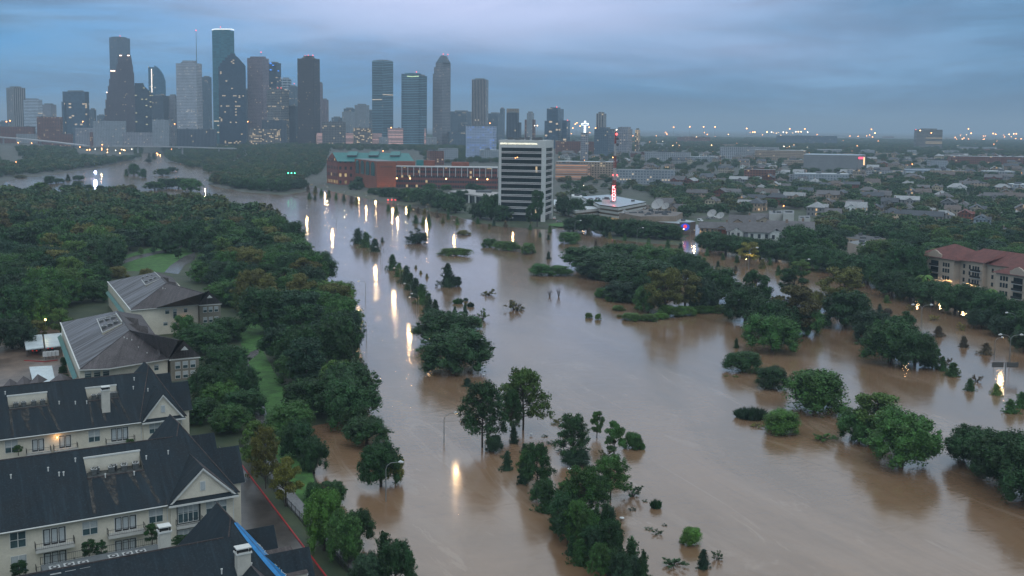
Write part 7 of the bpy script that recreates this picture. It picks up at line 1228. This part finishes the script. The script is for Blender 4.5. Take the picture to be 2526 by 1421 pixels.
# road sign frame, warning sign, drowned dish lamps
p = P(2479, 933, 0); e = empty('road_sign', p, 'pair of grey sign backs on a single post in the flood', 'road sign'); mb = MB(); mb.tube([(p.x, p.y, -3), (p.x, p.y, PY(2479, 893, p.y).z)], .16, 6); mb.build('post', POLE, e); s_ = p.y/F; zc = PY(2479, 900, p.y).z
for x0_, x1_ in ((-34, -5), (3, 32)): mb = MB(); mb.box((p.x+(x0_+x1_)/2*s_, p.y+.1, zc-6.5*s_), ((x1_-x0_)*s_, .12, 13*s_), 0, 0); [mb.box((p.x+(x0_+x1_)/2*s_, p.y-.05, zc+k*s_), ((x1_-x0_)*s_, .1, .12), 0, 0) for k in (-3, 3)]; mb.build('sign_panel', mat('sign_back%d' % x0_, (.10, .10, .095), .6, .1, 1.), e)
p = P(1455, 1372, 0); e = empty('road_sign', p, 'small white speed sign low over the water with a thin pole', 'road sign'); mb = MB(); mb.tube([(p.x, p.y, -2), (p.x, p.y, PY(1454, 1282, p.y).z)], .06, 5); mb.build('post', POLE, e); mb = MB(); s_ = p.y/F; mb.box((p.x, p.y-.1, PY(1455, 1372, p.y).z+.1), (8.5*s_, .05, 11*s_), 0); mb.build('plate', TRIMW, e); zc = PY(1455, 1372, p.y).z+.1; mb = MB(); [mb.box((p.x+a*s_, p.y-.15, zc+b*s_), (w2*s_, .03, 1.6*s_), 0) for a, b, w2 in ((-1.6, 6.6, 2.4), (1.6, 6.4, 2.2), (-1.2, 3.6, 2.6), (1.8, 3.4, 1.8), (0, 1, 4.4))]; mb.build('dark_marks', IR2, e)
for i, (x, y) in enumerate(((1405, 1162), (1534, 1284), (1310, 1075), (1193, 928), (1415, 1286))):
    p = P(x, y, 0); e = empty('park_lamp', p, 'white dish topped lamp almost drowned, %d percent across and %d down' % (x*100/W, y*100/H), 'park lamp', 'drowned dish lamps'); mb = MB(); mb.tube([(p.x, p.y, -2), (p.x, p.y, .5)], .07, 5); mb.build('post', POLE, e); mb = MB(); mb.tube([(p.x, p.y, .5), (p.x, p.y, .62), (p.x, p.y, .7)], [.5, .48, .15], 12); mb.build('lamp_cap', TRIMW, e)
for k_, x, yb, yt, w_, c_, lb in [('willow', 196, 702, 655, 36, 'G', 'left weeping willow below the park lawn'), ('willow', 236, 700, 650, 38, 'G', 'right weeping willow below the park lawn'), ('tall', 348, 632, 610, 16, 'M', 'small thin tree on the park lawn'), ('tall', 440, 640, 613, 24, 'D', 'round tree standing on the park lawn'), ('oak', 262, 665, 590, 90, 'D', 'spreading oak left of the park lawn'), ('oak', 408, 628, 572, 74, 'D', 'spreading oak behind the park lawn'), ('tall', 205, 668, 600, 70, 'M', 'tall loose tree left of the spreading oak'), ('bush', 290, 690, 656, 60, 'O', 'olive bush row right of the willows'), ('bush', 360, 688, 662, 40, 'O', 'olive bush by the grey roof ridge'),
        ('tall', 92, 842, 790, 60, 'O', 'thin olive tree before the white carport'), ('tall', 112, 800, 735, 60, 'Y', 'lamplit yellow tree deep in the left wood'), ('tall', 150, 830, 760, 60, 'M', 'fresh tree left of the third block'), ('oak', 30, 870, 780, 110, 'T', 'blackish tree at the left edge above the car park'), ('bush', 158, 905, 880, 22, 'D', 'first clipped shrub beside the third block'), ('bush', 156, 925, 902, 24, 'D', 'second clipped shrub beside the third block'), ('bush', 162, 945, 922, 22, 'D', 'third clipped shrub beside the third block'),  # lamplit tree here has the yellow light put into its leaf colour
        ('tall', 170, 760, 690, 70, 'G', 'tall tree above the third block'), ('oak', 230, 750, 690, 80, 'D', 'dark tree between the two farther roofs'), ('oak', 60, 780, 700, 100, 'D', 'dark tree left in the wood above the car park'), ('oak', 120, 740, 670, 90, 'G', 'green tree left of the willows'), ('oak', 40, 720, 640, 100, 'D', 'dark crown at the left edge below the wood'), ('tall', 290, 668, 640, 30, 'D', 'dark tree at the left end of the lawn'),
        ('oak', 560, 760, 690, 110, 'G', 'green crown right of the farthest pyramid roof'), ('oak', 610, 720, 660, 100, 'G', 'crown just above the riverside lawn'), ('oak', 608, 775, 705, 84, 'M', 'bright round crown at the top of the riverside lawn'), ('oak', 520, 700, 640, 110, 'G', 'crown above the farthest roof end'), ('oak', 560, 850, 780, 90, 'D', 'dark crown left of the riverside lawn top'), ('oak', 690, 830, 740, 110, 'D', 'dark crown right of the riverside lawn top'), ('oak', 700, 900, 810, 120, 'D', 'dark crown right of the lawn middle'), ('oak', 745, 960, 860, 130, 'G', 'dense crown right of the path bend'), ('oak', 760, 1035, 930, 140, 'D', 'dense dark crown low on the lawn right side')]:
    T(k_, x, yb, yt, w_, c_, lb, 'park trees around the farther blocks', z=.6)
p = P(112, 790, 6); e = empty('park_lamp', p, 'yellow lamp glowing inside the left wood', 'park lamp'); mb = MB(); mb.tube([(p.x, p.y, .9), (p.x, p.y, 6)], .08, 5); mb.build('post', POLE, e); mb = MB(); mb.blob((p.x, p.y, 6.2), (.4, .4, .4), 0, 0, 0, 6, 4); mb.build('lamp_globe', YEL, e); plight(e, (p.x, p.y, 7.2), 350, (1, .85, .3), .4)

UP = MB(); UP.tube([(0, 0, 0), (0, 0, 11)], .16, 5); UPm = UP.mesh('pole', BARK); UC = MB(); UC.box((0, 0, 9.9), (2.4, .14, .14), 0); UC.box((0, 0, 9.1), (1.8, .14, .14), 0); UC.box((.5, .2, 8), (.4, .4, .8), 0); UCm = UC.mesh('crossarm', BARK)
q = random.Random(99)
for i in range(46):
    y = q.uniform(405, 560); x = q.uniform(1420+3.*(y-400), 2520); p = PT(x, y)
    if any(inpoly(x, y, c) for c in CLR0): continue
    e = empty('utility_pole', p, 'wooden utility pole among the houses, %.1f percent across and %.1f down' % (x*100/W, y*100/H), 'utility pole', 'utility poles of the right hand district'); e.rotation_euler = (0, 0, R(q.choice([-25, 65])))
    for nm, me in (('pole', UPm), ('crossarm', UCm)): o = bpy.data.objects.new(nm, me); COL.objects.link(o); o.parent = e
# ---------------------------------------------------------------- the woods
WOOD = [(0, 498), (60, 496), (300, 500), (400, 512), (560, 528), (690, 568), (738, 640), (790, 695), (828, 760), (845, 830), (868, 900), (890, 985), (845, 1030), (775, 1045), (740, 1060), (660, 1000), (560, 1010), (500, 960), (490, 800), (420, 700), (270, 720), (150, 800), (60, 830), (-80, 860), (-80, 498)]
forest(WOOD, 15.5, (10, 18), (14, 21), 'DDGDOTDMGDDOGTTGDDMGDOTGDTR', '%s crown in the park wood, %d percent across and %d down', 'crowns of the park wood between apartments and flood', 230, 560, STUFF, seed=3, kinds=('oak', 'tall'))
for a_ in range(0, 112, 10): v_ = fR.w(a_, 12, 0); NOGO.append((v_.x, v_.y, 15, 10))
for a_ in (0, 10, 20, 30): v_ = fW.w(a_, 10, 0); NOGO.append((v_.x, v_.y, 14, 10))
RD = [(1375, 540), (1480, 540), (1690, 560), (1735, 560), (1760, 612), (2000, 650), (2250, 700), (2600, 760), (2700, 640), (2700, 470), (2450, 450), (2200, 452), (1960, 470), (1800, 450), (1650, 470), (1560, 480), (1400, 500)]
CLR = [[(1225, 340), (1370, 340), (1370, 560), (1225, 560)], [(1400, 478), (1600, 478), (1700, 545), (1720, 585), (1520, 560), (1400, 540)], [(1745, 530), (1990, 530), (1990, 600), (1940, 610), (1880, 600), (1745, 575)], [(2262, 650), (2300, 650), (2300, 680), (2262, 680)],
       [(1895, 515), (2000, 515), (2000, 548), (1895, 548)], [(2090, 590), (2180, 590), (2150, 630), (2090, 630)], [(1700, 540), (1738, 520), (1750, 600), (1700, 600)]]
forest(RD, 17.5, (7, 11.5), (12, 18), 'DDGDTDDGMDGO', '%s garden tree among houses, %.1f percent across and %.1f down', 'garden trees among the houses of the right hand district', 120, 500, STUFF, seed=5, clear=CLR, kinds=('oak', 'tall'))
forest([(2600, 480), (3500, 480), (3700, 1300), (3300, 1230), (2600, 905)], 17, (9, 14), (14, 20), 'D', '', '', 0, 500, STUFF, seed=15, clear=[])
forest([(-900, 500), (-80, 500), (-80, 860), (-120, 1000), (-900, 1000)], 17, (10, 16), (14, 20), 'D', '', '', 0, 500, STUFF, seed=16, clear=[])
MF = [(540, 440), (640, 425), (740, 448), (752, 468), (700, 476), (600, 468), (520, 452)]
forest(MF, 15, (9, 13), (13, 18), 'DDGDT', '%s tree on the spit, %.1f percent across and %.1f down', 'trees of the wooded spit', 30, 500, STUFF, seed=6, clear=[])
FL = [(-100, 436), (0, 438), (190, 418), (265, 407), (340, 392), (350, 376), (340, 362), (200, 372), (0, 368), (-100, 370)]
forest(FL, 17, (8, 12), (13, 19), 'D', '', '', 0, 500, STUFF, seed=7, far=True, clear=[[(190, 350), (330, 350), (330, 382), (190, 385)], [(0, 380), (60, 395), (40, 402), (0, 400)]])
FM = [(405, 378), (420, 405), (500, 422), (560, 455), (640, 428), (742, 445), (800, 420), (800, 380), (700, 366), (500, 362), (400, 362)]
forest(FM, 25, (7, 11), (11, 17), 'D', '', '', 0, 500, STUFF, seed=8, far=True, clear=[])
FR = [(1380, 500), (1560, 478), (1650, 468), (1800, 448), (1960, 466), (2200, 450), (2450, 448), (2700, 465), (2800, 345), (1700, 345), (1380, 372)]
forest(FR, 36, (6, 9), (11, 16), 'D', '', '', 0, 500, STUFF, seed=9, far=True, clear=[], z=.9)
FB = [(800, 372), (1230, 372), (1230, 352), (1000, 348), (600, 358), (400, 358)]
forest(FB, 34, (6, 10), (11, 17), 'D', '', '', 0, 500, STUFF, seed=10, far=True, clear=[], z=.9)
forest([(600, 352), (1240, 352), (1240, 404), (1050, 402), (1040, 378), (1015, 366), (815, 366), (796, 408), (745, 440), (640, 425)], 20, (6, 10), (10, 16), 'D', '', '', 0, 500, STUFF, seed=14, far=True, clear=[])
FF = [(-200, 352), (3000, 352), (2900, 330), (1200, 330)]
forest(FF, 75, (8, 12), (25, 50), 'D', '', '', 0, 500, STUFF, seed=12, far=True, clear=[], z=.9)
# everything past the nearest trees: one object, crowns instanced on points
pc = bpy.data.collections.new('far_crowns')
for s_ in range(5):
    o = bpy.data.objects.new('far_crown', proto('oak' if s_ < 3 else 'tall', 60+s_, 650, .95, True)[0]); pc.objects.link(o)
me = bpy.data.meshes.new('distant_woodland'); me.from_pydata([(x, y, z) for x, y, z, h, wd in STUFF], [], [])
at = me.attributes.new('sc', 'FLOAT_VECTOR', 'POINT'); at.data.foreach_set('vector', np.array([(wd/10, wd/10, h/10) for x, y, z, h, wd in STUFF], np.float32).ravel())
wo = bpy.data.objects.new('distant_woodland', me); COL.objects.link(wo); struct(wo, 'stuff'); wo['label'] = 'far treetops merging into one dark mass around the city'; wo['category'] = 'woodland'
ng = bpy.data.node_groups.new('woodland', 'GeometryNodeTree'); ng.interface.new_socket('Geometry', in_out='INPUT', socket_type='NodeSocketGeometry'); ng.interface.new_socket('Geometry', in_out='OUTPUT', socket_type='NodeSocketGeometry')
A = ng.nodes.new; gi = A('NodeGroupInput'); gt = A('NodeGroupOutput'); ip = A('GeometryNodeInstanceOnPoints'); ci = A('GeometryNodeCollectionInfo'); ci.inputs[0].default_value = pc; ci.inputs[1].default_value = True; ci.inputs[2].default_value = True
na_ = A('GeometryNodeInputNamedAttribute'); na_.data_type = 'FLOAT_VECTOR'; na_.inputs[0].default_value = 'sc'; rv = A('FunctionNodeRandomValue'); rv.data_type = 'FLOAT'; rv.inputs[3].default_value = 6.28; cx = A('ShaderNodeCombineXYZ')
k_ = ng.links.new; k_(gi.outputs[0], ip.inputs['Points']); k_(ci.outputs[0], ip.inputs['Instance']); ip.inputs['Pick Instance'].default_value = True; k_(rv.outputs[1], cx.inputs[2]); k_(cx.outputs[0], ip.inputs['Rotation']); k_(na_.outputs[0], ip.inputs['Scale']); k_(ip.outputs[0], gt.inputs[0])
md = wo.modifiers.new('woodland', 'NODES'); md.node_group = ng
print('STUFF', len(STUFF), 'TREES', len(ALLT))
# ---------------------------------------------------------------- haze: one closed box of thin even air
m = bpy.data.materials.new('haze'); m.use_nodes = True; N = m.node_tree.nodes; L = m.node_tree.links; N.clear()
pv = N.new('ShaderNodeVolumePrincipled'); pv.inputs['Color'].default_value = (.66, .84, 1, 1); pv.inputs['Density'].default_value = HAZE; pv.inputs['Anisotropy'].default_value = 0.
L.new(pv.outputs[0], N.new('ShaderNodeOutputMaterial').inputs['Volume'])
mb = MB(); mb.prism([(-31000, -31000), (31000, -31000), (31000, 31000), (-31000, 31000)], -4, 345, 0, None, True)
hz = mb.build('haze', m); struct(hz, 'stuff')
